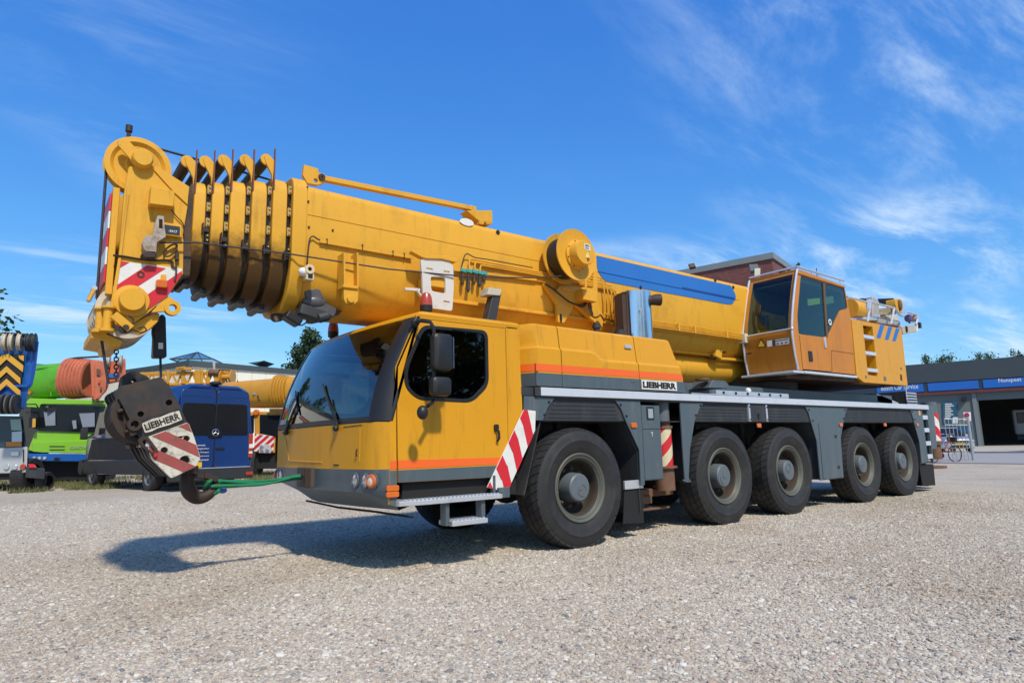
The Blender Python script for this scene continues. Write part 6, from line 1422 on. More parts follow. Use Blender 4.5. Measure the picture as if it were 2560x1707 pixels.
# --- blue van seen from behind
VO = V((-2.12, 11.17, 0)); VT = radians(103); vl = V((cos(VT), sin(VT), 0)); vw = V((vl.y, -vl.x, 0)); vz = gz(-2, 13)
def vxf(p): return VO + vl * p.x + vw * p.y + V((0, 0, p.z + vz))
def VM(): return MB(xf=vxf)
VB = mat('van_blue', (.007, .034, .145), .28, var=.08, vscale=1.5, coat=.6); VD = mat('van_cladding', (.02, .022, .025), .6, var=.2); VG = mat('van_glass', (.012, .014, .018), .06, spec=.4)
van = thing('blue_van', 'dark blue delivery van parked with its rear doors towards the viewer', 'van', tuple(vxf(V((3, 1, 0)))))
def vring(x, w0, w1, zb, zt, r=.30):
    # cross-section: straight lower body, tumblehome, rounded roof
    h = 1.95 / 2; pts = [(-w0, zb), (-w0, 1.25), (-w0 + .02, 1.4), (-w1 - .0, zt - r), (-w1 + r * .3, zt - r * .3), (-w1 + r, zt)]
    full = pts + [(-y, z) for y, z in reversed(pts)]
    return [(x, h + y, z) for y, z in full]
body = VM().loft([vring(0.02, .93, .84, .42, 2.40), vring(.0, .955, .86, .40, 2.42), vring(.10, .975, .885, .38, 2.48), vring(4.2, .975, .885, .36, 2.50), vring(4.7, .97, .86, .36, 2.32, .25), vring(5.1, .96, .82, .36, 1.75, .2), vring(5.6, .93, .85, .36, 1.30, .1), vring(5.95, .80, .72, .40, 1.05, .1)], caps=True).build('body', VB, van, smooth=40)
for s_ in (0, 1):
    y0, y1 = (.05, .967) if s_ == 0 else (.983, 1.90)
    d_ = VM().plate(fillet([(y0 + (.03 if s_ == 0 else 0), .50), (y1 - (.03 if s_ else 0), .50), (y1 - (.10 if s_ else 0), 2.36), (y0 + (.10 if s_ == 0 else 0), 2.36)], .13), -.03, .02, 'yz').build('rear_door', VB, van, .012)
    gl_ = fillet([(y0 + .07 if s_ == 0 else y0 + .005, 1.26), (y1 - .01 if s_ == 0 else y1 - .10, 1.26), (y1 - (.01 if s_ == 0 else .15), 2.02), (y0 + (.15 if s_ == 0 else .01), 2.02)], .07)
    VM().plate(gl_, -.037, -.028, 'yz').build('door_window', VG, d_, .003)
    VM().plate([(y0 + .10, 2.18), (y1 - .10, 2.18), (y1 - .1, 2.195), (y0 + .1, 2.195)], -.036, -.029, 'yz').build('crease', VB, d_)
VM().box(-.045, -.03, .965, .985, .5, 2.35).build('door_gap', BLKM, van)
VM().plate(rrect(.80, 1.15, 1.20, 1.47, .06), -.050, -.036, 'yz').build('badge_mount', VG, van, .006)
em = VM(); em.tube([(-.056, .975 + .078 * cos(t), 1.335 + .078 * sin(t)) for t in [2 * pi * i / 24 for i in range(25)]], .009, 6, False)
for t in (pi / 2, pi / 2 + 2 * pi / 3, pi / 2 + 4 * pi / 3): em.tube([(-.056, .975, 1.335), (-.056, .975 + .075 * cos(t), 1.335 + .075 * sin(t))], [.014, .004], 6)
em.build('star_emblem', CHR, van)
VM().plate(rrect(1.0, 1.22, .93, .98, .02, 3), -.055, -.03, 'yz').build('door_handle', BLK, van, .008)
for y0 in (.0, 1.83):
    tl = VM().plate(fillet([(y0, .72), (y0 + .11, .72), (y0 + .11, 1.30), (y0, 1.30)], .03), -.045, .03, 'yz').build('tail_lamp', REDL, van, .012)
    VM().plate([(y0 + .01, .95), (y0 + .10, .95), (y0 + .10, 1.05), (y0 + .01, 1.05)], -.050, -.044, 'yz').build('clear_lens', WHT, tl); VM().plate([(y0 + .01, .82), (y0 + .10, .82), (y0 + .10, .87), (y0 + .01, .87)], -.050, -.044, 'yz').build('clear_lens', WHT, tl)
VM().plate(fillet([(-.01, .22), (1.96, .22), (1.96, .50), (-.01, .50)], .06), -.10, .15, 'yz').build('rear_bumper', VD, van, .03)
VM().box(-.11, -.02, .1, 1.85, .495, .512).build('bumper_trim', ALU, van); VM().plate(rrect(1.75, 1.93, .30, .38, .02, 3), -.115, -.1, 'yz').build('reflector', REDL, van)
VM().plate(rrect(.17, .69, .53, .65, .01, 2), -.048, -.03, 'yz').build('number_plate', mat('plate_yellow', (.68, .40, .02), .45), van)
for k, s_ in enumerate(('Autotransia', 'Loodingsbeheer', 'Raken Pompen', 'Burgerservice', 'Aan Plaatwerk')):
    o_ = vxf(V((-.036, .87, 1.02 - k * .085))); text(s_, o_ - vw * .40, vw, (0, 0, 1), .042, WHT, van, 'door_lettering', .0, width=.38 if k else .28, shear=.25)
VM().ball((.06, .97, 2.52), .09, 6, (1.3, 1.6, .6)).build('reversing_camera', BLK, van)
for a, b, z0, z1 in ((.5, 1.75, 1.33, 2.08), (1.85, 3.1, 1.33, 2.08), (3.2, 4.15, 1.33, 2.02)):
    VM().plate(fillet([(a, z0), (b, z0), (b, z1), (a, z1)], .07), .012, .05, 'xz').build('side_window', VG, van)
VM().plate([(4.22, 1.33), (5.05, 1.33), (4.72, 2.02), (4.22, 2.05)], .025, .07, 'xz').build('side_window', VG, van)
VM().plate(fillet([(.3, .38), (5.5, .38), (5.5, .72), (.3, .72)], .06), -.02, .03, 'xz').build('side_cladding', VD, van, .015)
VM().plate(fillet([(.32, .74), (5.3, .74), (5.05, 1.31), (.32, 1.31)], .03), -.008, .03, 'xz').build('side_panel', mat('van_side_shade', (.008, .010, .016), .55, spec=.3), van, .006)  # near-black sheet: shade put into the colour of the van's blue side
VM().plate(fillet([(5.0, 1.30), (5.13, 1.30), (5.13, 1.62), (5.0, 1.62)], .04), -.28, -.12, 'xz').box(5.04, 5.10, -.15, .08, 1.34, 1.38).build('wing_mirror', VD, van, .02)
for x in (1.15, 4.85):
    for y, s_ in ((-.01, 1), (1.96, -1)):
        simple_wheel(vxf(V((x, y, .34))), vw * s_, .345, .24, van, mat('van_rim', (.10, .105, .11), .5))
VM().cyl((5.7, -.03, .55), (5.7, .2, .55), .2, n=16).build('front_wing', YC if False else VD, van)

# --- yellow crane behind the van
YE2 = mat('second_crane_yellow', (.58, .27, .02), .42, var=.1, dirt=(.25, .11, .02), damt=.4)
c0 = zp('yb', 1150, 1480, 22); Y2 = thing('yellow_crane', 'yellow mobile crane with red and white striped front behind the blue van', 'crane', (c0.x, c0.y, gz(c0.x, c0.y)))
tube_boom(Y2, 'yb', 23.0, 790, 1330, (690, 670), 265, YE2, 'boom', 1.12, 1.0)
for k in range(5): tube_boom(Y2, 'yb', 21.9 - .03 * k, 1310 + k * 27, 1329 + k * 27, (650, 650), 335 - 8 * k, YE2, 'telescope_collar', 1.0, .03)
tube_boom(Y2, 'yb', 21.8, 1440, 1900, (650, 640), 300, YE2, 'boom_tip')
slab('yb', 21.9, [(1080, 610), (1150, 640), (1190, 570), (1210, 570), (1245, 680), (1040, 690), (1040, 670), (1090, 660)], .2).build('jib_fitting', mat('fitting_grey', (.25, .26, .28), .5), Y2, .01)
slab('yb', 21.85, [(1080, 690), (1240, 700), (1270, 800), (1180, 780), (1090, 740)], .2).build('hose_bundle', mat('hose_brown', (.10, .05, .02), .7, var=.6, vscale=12), Y2, .02)
slab('yb', 22.0, [(1210, 830), (1460, 830), (1460, 880), (1210, 870)], .6).build('boom_rest', YE2, Y2, .02)
cy = slab('yb', 22.0, [(1005, 865), (1090, 858), (1480, 880), (1480, 900), (1110, 895), (1110, 1095), (1260, 1115), (1480, 1120), (1480, 1290), (1050, 1280), (1060, 1080), (1055, 900), (1010, 905)], 2.0).build('cab', YE2, Y2, .02)
slab('yb', 21.95, [(1112, 897), (1480, 900), (1480, 1118), (1255, 1115), (1112, 1090)], .04).build('windscreen', MATS['dark_screen'], cy)
slab('yb', 21.95, [(1012, 908), (1054, 902), (1052, 1075), (1020, 1110)], .3).build('side_window', MATS['dark_screen'], cy)
st0 = [(1062, 1088), (1110, 1095), (1262, 1118), (1250, 1275), (1050, 1270)]
slab('yb', 21.94, st0, .04).build('warning_panel', WHT, cy)
strip_set(st0, 48, 26, 0, 80, lambda q: slab('yb', 21.92, q, .01).build('warning_stripe', RED, cy))
lp_ = slab('yb', 21.85, [(1112, 1195), (1215, 1200), (1235, 1250), (1225, 1290), (1100, 1288)], .15).build('lamp_panel', PGR, cy, .02)
for x, y in ((1132, 1228), (1132, 1265), (1188, 1262)): disc('yb', 21.82, x, y, .065, .05).build('headlight', LAMP, cy, .01)
slab('yb', 22.1, [(1040, 1280), (1500, 1290), (1500, 1450), (1040, 1450)], 1.8).build('undercarriage', BLKM, Y2)
c = zp('yb', 1100, 1480, 22.3); simple_wheel((c.x, c.y, gz(c.x, c.y) + .5), -RH, .5, .4, Y2)
disc('yb', 21.9, 1070, 868, .10, .1).build('roof_lamp', AMB, cy, .02); MB().tube([zp('yb', 880, 590, 22.5), zp('yb', 883, 535, 22.5)], .015, 5).build('aerial', BLKM, Y2)
# --- lattice jib stacked behind the van, carried by a third crane
c0 = zp('yb', 450, 1480, 25); Y3 = thing('lattice_jib', 'yellow lattice jib with cable drum showing above the blue van roof', 'crane jib', (c0.x, c0.y, gz(c0.x, c0.y)))
for yy, dd in ((455, 0), (570, 0), (470, 1.1), (575, 1.1)): MB().bar(zp('yb', -120, yy + 15, 25 + dd), zp('yb', 800, yy, 25 + dd), .09, .10).build('chord', YE2, Y3, .01)
for k in range(8):
    x = -60 + k * 105; MB().bar(zp('yb', x, 572, 25), zp('yb', x + 55, 465, 25), .06, .06).build('lacing', YE2, Y3); MB().bar(zp('yb', x + 55, 465, 25), zp('yb', x + 105, 570, 25), .06, .06).build('lacing', YE2, Y3)
for x, w, y0 in ((150, 30, 430), (300, 45, 410), (440, 60, 425), (500, 30, 415), (560, 40, 430), (640, 60, 470)): slab('yb', 24.9, [(x, y0), (x + w, y0 + 8), (x + w, 575), (x, 575)], .4).build('jib_post', YE2, Y3, .02)
MB().bar(zp('yb', 250, 425, 24.8), zp('yb', 420, 420, 24.8), .12, .09).bar(zp('yb', 250, 425, 24.8), zp('yb', 345, 410, 24.8), .12, .12).build('top_beam', YE2, Y3, .01)
c = zp('yb', 745, 505, 24.9); MB().lathe([(.02, -.1), (.28, -.1), (.28, -.06), (.10, -.05), (.10, .3), (.28, .31), (.28, .35), (.02, .35)], c, RH, 28).build('cable_drum', YE2, Y3)
MB().cyl(zp('yb', 590, 455, 24.9), zp('yb', 700, 460, 24.9), .12, n=14).build('rusty_roller', RSTL, Y3)
slab('yb', 24.9, [(790, 470), (825, 475), (805, 600), (780, 600)], .2).build('end_frame', YE2, Y3, .02); MB().tube([zp('yb', 690, 430, 24.8), zp('yb', 820, 440, 24.8), zp('yb', 815, 480, 24.8)], .02, 6).build('top_pipe', RST, Y3)
slab('yb', 25.3, [(-120, 590), (800, 590), (800, 1440), (-120, 1440)], 1.6).build('carrier_body', YE2, Y3, .05)
# ------------------------------------------------------------ buildings
def wallframe(p0, p1, z0, h, t, name, m, parent):
    # wall from p0 to p1 seen from outside, t metres thick going away
    a, b = V((*p0[:2], 0)), V((*p1[:2], 0)); d = (b - a).normalized(); nrm = V((-d.y, d.x, 0))
    if nrm.dot(a - CAM) < 0: nrm = -nrm
    vs = []
    for p in (a, b, b + nrm * t, a + nrm * t):
        vs += [(p.x, p.y, z0), (p.x, p.y, z0 + h)]
    return MB().add(vs, [(0, 2, 3, 1), (2, 4, 5, 3), (4, 6, 7, 5), (6, 0, 1, 7), (1, 3, 5, 7), (0, 6, 4, 2)]).build(name, m, parent)
# white hall
def cladding_mat():
    m = mat('white_cladding', (.80, .76, .64), .5, var=.03, vscale=.4); return m
CW = cladding_mat(); TRIM = mat('roof_trim', (.06, .075, .08), .5)
Dk = 40.0; cc = vp(478, 902, Dk); HZ = cc.z; lft = vp(325, 924, Dk * 1.088); rgt = vp(745, 923, Dk * 1.15)
lft = cc + (lft - cc) * 2.2; rgt = cc + (rgt - cc) * 1.6; lft.z = rgt.z = HZ
HALL = thing('white_hall', 'long white industrial hall with dark roof edge and pyramid skylight', 'building', (cc.x, cc.y, .25))
nl = 14
def wall_panels(a, b, z0, z1, n, name, m, parent, gap=.02, off=.03):
    d = (b - a); d.z = 0; L = d.length; d.normalize(); nrm = V((d.y, -d.x, 0))
    if nrm.dot(V((CAM.x, CAM.y, 0)) - V((a.x, a.y, 0))) < 0: nrm = -nrm
    for k in range(n):
        p = V((a.x, a.y, 0)) + d * (L * k / n + gap); q = V((a.x, a.y, 0)) + d * (L * (k + 1) / n - gap)
        vs = []
        for r_ in (p, q, q - nrm * off, p - nrm * off): vs += [(r_.x, r_.y, z0), (r_.x, r_.y, z1)]
        MB().add(vs, [(0, 2, 3, 1), (2, 4, 5, 3), (4, 6, 7, 5), (6, 0, 1, 7), (1, 3, 5, 7), (0, 6, 4, 2)]).build(name, m, parent)
def prism_building(pts, z0, z1, name, m, parent):
    return MB().plate([(p.x, p.y) for p in pts], z0, z1, 'xy').build(name, m, parent)
back = lft + (rgt - cc)
prism_building([cc, rgt, back, lft], 0, HZ - .55, 'hall_core', mat('core_grey', (.3, .3, .28), .8), HALL)
inw = ((rgt - cc).normalized() + (lft - cc).normalized()) * .0
wall_panels(cc + (lft - cc).normalized() * .0, lft, .1, HZ - .32, 9, 'wall_panel', CW, HALL, .012, -.08)
wall_panels(cc, rgt, .1, HZ - .32, 12, 'wall_panel', CW, HALL, .012, -.08)
o1 = (cc - rgt).normalized() * .25 + (cc - lft).normalized() * .25
prism_building([cc + o1, rgt + o1 * .5, back, lft + o1 * .5], HZ - .34, HZ, 'roof_edge', TRIM, HALL)
pc = vp(494, 900, 46); 
for a in range(4):
    ang = a * pi / 2 + .3; b1 = pc + V((2.0 * cos(ang), 2.0 * sin(ang), -.1)); b2 = pc + V((2.0 * cos(ang + pi / 2), 2.0 * sin(ang + pi / 2), -.1)); ap = vp(494, 880, 46)
    MB().tube([b1, ap], .04, 5).build('skylight_bar', TRIM, HALL); MB().tube([b1.lerp(b2, .5), ap], .03, 5).build('skylight_bar', TRIM, HALL); MB().tube([b1, b2], .05, 5).build('skylight_bar', TRIM, HALL)
    MB().add([tuple(b1), tuple(b2), tuple(ap)], [(0, 1, 2)]).build('skylight_pane', glass('skylight_glass', (.55, .65, .70), .05), HALL)
MB().plate([(0, 0), (0, .1), (3.2, .5), (3.2, .42)], 0, 2.0, 'xz') 
tp = [vp(620, 907, 44), vp(650, 903, 44), vp(660, 901, 44), vp(640, 909, 44)]; MB().add([tuple(p) for p in tp] + [tuple(p + FH * 2) for p in tp], [(0, 1, 2, 3), (7, 6, 5, 4), (0, 4, 5, 1), (1, 5, 6, 2), (2, 6, 7, 3), (3, 7, 4, 0)]).build('roof_hatch', TRIM, HALL)
slab('yb', 39.0, [(625, 350), (655, 345), (650, 425), (632, 425)], .3).build('wall_vent', mat('vent_pale', (.4, .38, .35), .6), HALL)
# dark shed roof far left behind the green crane
c0 = vp(110, 1150, 45); SH = thing('dark_shed', 'low dark shed roof behind the green crane boom', 'shed', (c0.x, c0.y, .25))
slab('l2', 45, [(150, 425), (480, 440), (480, 500), (150, 500)], 8).build('roof', mat('shed_dark', (.05, .045, .045), .7), SH); slab('l2', 46, [(160, 500), (470, 500), (470, 1150), (160, 1150)], 6).build('wall', mat('shed_wall', (.05, .055, .05), .8), SH)
# brick building
def brick_mat():
    m = bpy.data.materials.new('red_brick'); m.use_nodes = True; n, l = m.node_tree.nodes, m.node_tree.links; b = n['Principled BSDF']; b.inputs['Roughness'].default_value = .85
    g = n.new('ShaderNodeNewGeometry'); sp = n.new('ShaderNodeSeparateXYZ'); l.new(g.outputs['Position'], sp.inputs[0])
    ad = n.new('ShaderNodeMath'); ad.operation = 'SUBTRACT'; l.new(sp.outputs[0], ad.inputs[0]); l.new(sp.outputs[1], ad.inputs[1])
    cb = n.new('ShaderNodeCombineXYZ'); l.new(ad.outputs[0], cb.inputs[0]); l.new(sp.outputs[2], cb.inputs[1])
    br = n.new('ShaderNodeTexBrick'); br.inputs['Scale'].default_value = 1.0; br.inputs['Brick Width'].default_value = .22; br.inputs['Row Height'].default_value = .075; br.inputs['Mortar Size'].default_value = .008
    br.inputs['Color1'].default_value = (.20, .055, .045, 1); br.inputs['Color2'].default_value = (.13, .035, .032, 1); br.inputs['Mortar'].default_value = (.16, .10, .09, 1); l.new(cb.outputs[0], br.inputs['Vector']); l.new(br.outputs[0], b.inputs['Base Color'])
    bp = n.new('ShaderNodeBump'); bp.inputs['Strength'].default_value = .4; bp.inputs['Distance'].default_value = .01; l.new(br.outputs['Fac'], bp.inputs['Height']); bp.invert = True; l.new(bp.outputs[0], b.inputs['Normal'])
    return m
BR = brick_mat(); Db = 27.0
kc = vp(1929, 632, Db); kl = vp(1742, 668, Db * 1.076); kr = vp(1985, 672, Db * 1.10); BH = kc.z
kl = kc + (kl - kc) * 1.9; kr = kc + (kr - kc) * 2.4; kl.z = kr.z = BH; kb = kl + (kr - kc)
BK = thing('brick_building', 'dark red brick building with grey roof edge behind the crane', 'building', (kc.x, kc.y, 0))
prism_building([kc, kr, kb, kl], 0, BH - .26, 'brick_wall', BR, BK)
oo = (kc - kr).normalized() * .08 + (kc - kl).normalized() * .08
prism_building([kc + oo, kr + oo * .5, kb, kl + oo * .5], BH - .27, BH, 'roof_edge', mat('edge_grey', (.20, .22, .22), .5), BK)
ZOOM['full'] = (0, 0, 1.0)
fl_ = slab('full', 26.2, [(1720, 660), (1735, 657), (1740, 668), (1725, 672)], .2).build('floodlight', BLK, BK, .02); slab('full', 26.15, [(1722, 661), (1734, 659), (1737, 666), (1726, 669)], .02).build('floodlight_lens', RSTL, BK)
slab('full', 26.2, [(1984, 668), (1996, 655), (2001, 659), (1992, 668)], .2).build('floodlight', BLK, BK, .02)
slab('full', 26.3, [(1872, 661), (1895, 660), (1898, 677), (1876, 678)], .5).build('vent_box', HUB, BK, .02); slab('full', 26.2, [(1886, 671), (1901, 670), (1900, 690), (1886, 691)], .3).build('alarm_box', mat('alarm_cream', (.55, .52, .42), .5), BK, .02)
# garage
D1, D2 = 57.0, 62.0
g0, g1 = vp(2560, 1081, D1), vp(2268, 1088, D2); gd = (g1 - g0); gd.z = 0; gd.normalize(); gn = V((-gd.y, gd.x, 0))
if gn.dot(g0 - CAM) < 0: gn = -gn
def gw(px, py, off=0.0):
    v = ray(px, py); t = (g0 + gn * off - CAM).dot(gn) / v.dot(gn); p = CAM + v * t; return ((p - g0).dot(gd), p.z)
def gq(z, *pts, off=0.0):
    a = ZOOM[z]; return [gw(a[0] + x / a[2], a[1] + y / a[2], off) for x, y in pts]
def GM(): return MB(xf=lambda p: V((g0.x, g0.y, 0)) + gd * p.x + gn * p.y + V((0, 0, p.z)))
GA = thing('garage', 'grey car garage with blue sign band and large open workshop door', 'building', (g0.x, g0.y, 0))
zt = gq('rt', (1803, 160))[0][1]; zf = gq('rt', (1803, 358))[0][1]; zs0, zs1 = gq('rt', (1803, 450))[0][1], gq('rt', (1803, 365))[0][1]
SR = -25.0; SLm = gq('rt', (-500, 500))[0][0]
WALLG = mat('garage_wall', (.13, .155, .155), .8, var=.12, vscale=.8, bump=.1, bscale=12); FAS = mat('garage_fascia', (.038, .052, .062), .6, var=.1, vscale=1)
dor = gq('rt', (1352, 590), (1420, 1018)); dx = dor[0][0]; dz = dor[0][1]
GM().plate([(dx, 0), (SLm, 0), (SLm, zf), (SR, zf), (SR, dz), (dx, dz)], 0, .35, 'xz').build('wall', WALLG, GA)
GM().plate([(SR, zf + .0), (SLm, zf), (SLm, zt), (SR, zt)], -.35, .3, 'xz').build('fascia', FAS, GA)
GM().box(SR, SLm, -.02, 14, zf - .1, zf).build('roof', FAS, GA)
GM().box(SLm - .3, SLm, .35, 14, 0, zf).build('side_wall', WALLG, GA); GM().box(SR, SLm, 13.7, 14, 0, zf).build('back_wall', mat('inside_wall', (.10, .10, .10), .9), GA); GM().box(dx + .0, dx + .25, .35, 14, 0, zf).build('inner_wall', MATS['inside_wall'], GA)
GM().box(SR - .3, SR, 0, 14, 0, zf).build('side_wall', WALLG, GA)
GM().box(SR, SLm, -.30, -.02, zs0 - .12, zs1 + .02).build('sign_band', mat('band_navy', (.02, .035, .06), .5), GA)
GM().box(SR, SLm, -.36, -.30, zs0 - .34, zs0 - .13).build('red_line', mat('line_red', (.14, .03, .03), .5), GA)
SB = mat('sign_blue', (.012, .12, .46), .4, var=.04)
def sgn_x(x): return gq('rt', (x, 450), off=-.33)[0][0]
for xa, xb, tx in ((355, 815, 'Bosch Car Service'), (860, 1360, ''), (1405, 1910, 'Nunspeet')):
    a, b = sgn_x(xa), sgn_x(xb); sg = GM().box(b, a, -.36, -.30, zs0, zs1 - .02).build('sign_panel', SB, GA)
    if tx:
        xs_, wd = (sgn_x(400), sgn_x(400) - sgn_x(765)) if tx.startswith('B') else (sgn_x(1560), sgn_x(1560) - sgn_x(1788))
        text(tx, V((g0.x, g0.y, 0)) + gd * xs_ + gn * -.37 + V((0, 0, zs0 + .32)), -gd, (0, 0, 1), .45, WHT, GA, 'sign_lettering', .008, width=wd)
a, b = gq('rt', (1002, 605), (1150, 605)), gq('rt', (1010, 818), (1160, 815))
bd = GM().plate([a[0], a[1], b[1], b[0]], -.08, -.01, 'xz').build('info_board', mat('board_teal', (.018, .09, .14), .5), GA)
for k in range(9):
    q = gq('rt', (1028, 622 + k * 17), (1028 + (70, 85, 55, 62, 78, 60, 82, 58, 50)[k], 622 + k * 17)); GM().plate([q[0], q[1], (q[1][0], q[1][1] - .09), (q[0][0], q[0][1] - .09)], -.10, -.085, 'xz').build('board_line', WHT, bd)
q = gq('rt', (1105, 755), (1155, 755), (1155, 815), (1105, 815)); GM().plate(q, -.12, -.10, 'xz').build('board_logo', WHT, bd)
q = gq('rt', (1015, 845), (1290, 840), (1290, 905), (1020, 908)); GM().plate(q, -.05, -.01, 'xz').build('shop_window', mat('shop_blue', (.02, .10, .20), .15), GA)
q = gq('rt', (1190, 562), (1240, 562), (1240, 602), (1190, 602)); GM().plate(q, -.4, -.01, 'xz').build('wall_lamp', BLKM, GA, .03)
px_ = gq('rt', (1282, 500), (1325, 500)); GM().box(px_[1][0], px_[0][0], -.12, -.01, 0, zs0 - .35).build('pilaster', mat('pilaster_grey', (.17, .19, .19), .7), GA)
GM().box(SR, dx, 5.5, 5.6, 0, .1).build('inner_kerb', FAS, GA)
q = gq('rt', (1505, 640)); 
wv = GM().box(dx - 8, dx - 2.6, 6.0, 9.0, .5, 3.4).build('parked_truck', mat('truck_dim', (.30, .30, .29), .6), GA, .25) if False else None
tk_ = thing('parked_truck', 'pale truck standing in the dark behind the open garage door', 'truck', tuple(V((g0.x, g0.y, 0)) + gd * (dx - 5) + gn * 7))
GM().box(dx - 7.0, dx - 2.6, 5.0, 9.0, .9, 3.3).build('cab', mat('truck_dim', (.34, .34, .33), .6), tk_, .2); GM().box(dx - 6.7, dx - 2.9, 4.92, 5.02, 2.0, 3.0).build('windscreen', VG, tk_, .05); GM().box(dx - 6.9, dx - 2.7, 4.8, 5.2, .45, .85).build('bumper', GRYD, tk_, .05)
for sx in (-6.3, -3.3): 
    w_ = GM(); w_.cyl((dx + sx - .2, 6, .45), (dx + sx + .2, 6, .45), .45, n=20); w_.build('wheel', TYRE, tk_)
# paved forecourt and concrete strip
def gpt(x, y): p = on(ZOOM['rt'][0] + x / ZOOM['rt'][2], ZOOM['rt'][1] + y / ZOOM['rt'][2], 2, 0.0); return (p.x, p.y)
ASP = mat('asphalt', (.085, .088, .092), .85, var=.15, vscale=3, bump=.2, bscale=40); CON = mat('concrete_paving', (.30, .285, .275), .85, var=.1, vscale=2, bump=.1, bscale=30)
e0, e1 = V((*gpt(1100, 1208), 0)), V((*gpt(1803, 1216), 0)); ed = (e1 - e0).normalized(); en = V((-ed.y, ed.x, 0)); en = en if en.dot(FH) > 0 else -en
k1 = V((*gpt(1310, 1112), 0))
w1_ = (k1 - e0).dot(en)
def strip(a0, a1, n0, n1, z, name, m, h=.05):
    P = [e0 + ed * a0 + en * n0, e0 + ed * a1 + en * n0, e0 + ed * a1 + en * n1, e0 + ed * a0 + en * n1]
    o = MB().plate([(p.x, p.y) for p in P], z - h, z, 'xy').build(name, m); struct(o)
    return o
strip(-6, 60, 0, w1_, .030, 'pavement', CON); strip(-6, 60, w1_ + .15, 80, .020, 'forecourt', ASP); strip(-6, 60, w1_, w1_ + .15, .12, 'kerb', mat('kerb_stone', (.33, .32, .31), .8), .2)
# --- gate, sign, bicycle, car near the garage
GAL = mat('galvanised', (.42, .44, .46), .4, metal=.5, var=.1, vscale=5)
Dg = 27.0; c0 = zp('rt', 1170, 1195, Dg); GT = thing('bar_gate', 'galvanised steel bar gate leaf behind the crane tail', 'gate', (c0.x, c0.y, 0))
def gpole(x, y0, y1, D, r, name, parent, m=GAL):
    a, b = zp('rt', x, y0, D), zp('rt', x + (y1 - y0) * .105, y1, D); b = V((a.x, a.y, b.z)); return MB().cyl(b, a, r, n=10).build(name, m, parent)
for k in range(7): gpole(1022 + k * 37, 772, 1195, Dg, .014, 'bar', GT)
gpole(1250, 750, 1200, Dg, .055, 'post', GT)
for y in (772, 830, 1188): MB().tube([zp('rt', 1020 + (y - 772) * .1, y, Dg), zp('rt', 1255 + (y - 772) * .1, y + 2, Dg)], .018, 8).build('rail', GAL, GT)
c0 = zp('rt', 1243, 1190, 28.0); SG = thing('parking_sign', 'round blue and red no-stopping sign on white board above the gate', 'sign', (c0.x, c0.y, 0))
slab('rt', 28.0, [(1210, 706), (1280, 706), (1284, 792), (1212, 790)], .03).build('board', WHT, SG)
disc('rt', 27.97, 1244, 735, .11, .02).build('round_sign', mat('sign_navy', (.03, .05, .25), .4), SG); c = zp('rt', 1244, 735, 27.96)
MB().lathe([(.085, 0), (.115, 0), (.115, .01), (.085, .01)], c, FH, 24, True).bar(c + V((0, 0, .07)) + RH * -.07, c + V((0, 0, -.07)) + RH * .07, .01, .03).build('red_ring', RED, SG)
slab('rt', 27.97, [(1225, 768), (1270, 768), (1271, 785), (1226, 785)], .02).build('small_panel', YC, SG)
b0 = zp('rt', 1250, 790, 28.05); MB().cyl((b0.x, b0.y, 0), (b0.x, b0.y, b0.z + .3), .03, n=10).build('pole', GAL, SG)
Dbk = 26.0; c0 = zp('rt', 1080, 1200, Dbk); BI = thing('bicycle', 'red bicycle leaning by the steel gate', 'bicycle', (c0.x, c0.y, 0))
w1c = zp('rt', 1128, 1130, Dbk); w1c.z = .34; w2c = w1c - RH * 1.08 - FH * .25; bd_ = (w1c - w2c).normalized(); bs_ = bd_.cross(V((0, 0, 1)))
for w_c in (w1c, w2c):
    cir = [w_c + bd_ * (.32 * cos(t)) + V((0, 0, .32 * sin(t))) for t in [2 * pi * i / 28 for i in range(29)]]
    bw = MB().tube(cir, .019, 6, False).build('wheel', TYRE, BI)
    sk_ = MB()
    for k in range(12): sk_.tube([w_c, w_c + bd_ * (.31 * cos(k * pi / 6)) + V((0, 0, .31 * sin(k * pi / 6)))], .002, 4)
    sk_.build('spokes', GAL, bw)
RB = mat('bike_red', (.28, .025, .02), .35); up = V((0, 0, 1))
bb_ = w2c + bd_ * .45 + up * -.05; hd_ = w1c - bd_ * .18 + up * .55; st_ = w2c + bd_ * .30 + up * .50
MB().tube([hd_, bb_], .018, 6).tube([hd_ - up * .08, st_], .016, 6).tube([st_, bb_], .016, 6).tube([st_, w2c], .012, 6).tube([bb_, w2c], .012, 6).tube([hd_, w1c], .014, 6).build('frame', RB, BI)
MB().tube([st_, st_ + up * .14 - bd_ * .03], .014, 6).ball(st_ + up * .16 - bd_ * .04, .09, 6, (1.2, .9, .4)).build('saddle', BLK, BI)
MB().tube([hd_, hd_ + up * .22 - bd_ * .05], .014, 6).tube([hd_ + up * .24 - bs_ * .28 - bd_ * .15, hd_ + up * .24 - bs_ * .2, hd_ + up * .24 + bs_ * .2, hd_ + up * .24 + bs_ * .28 - bd_ * .15], .013, 6).build('handlebar', GAL, BI)
MB().ball(hd_ + bd_ * .1 + up * .12, .06, 6).build('lamp', mat('bike_lamp', (.6, .55, .4), .3), BI); MB().obox(hd_ + bd_ * .14 + up * .02, (.22, .3, .2)).build('basket', BLKM, BI, .02)
MB().cyl(bb_ - bs_ * .05, bb_ + bs_ * .05, .09, n=16).build('crank', BLKM, BI)
Dc = 41.0; cc_ = zp('rt', 1180, 1068, Dc); cc_.z = 0; CA = thing('silver_car', 'silver car facing the gate in front of the garage', 'car', tuple(cc_))
crr, cff = (RH * .97 - FH * .25).normalized(), (FH * .97 + RH * .25).normalized()
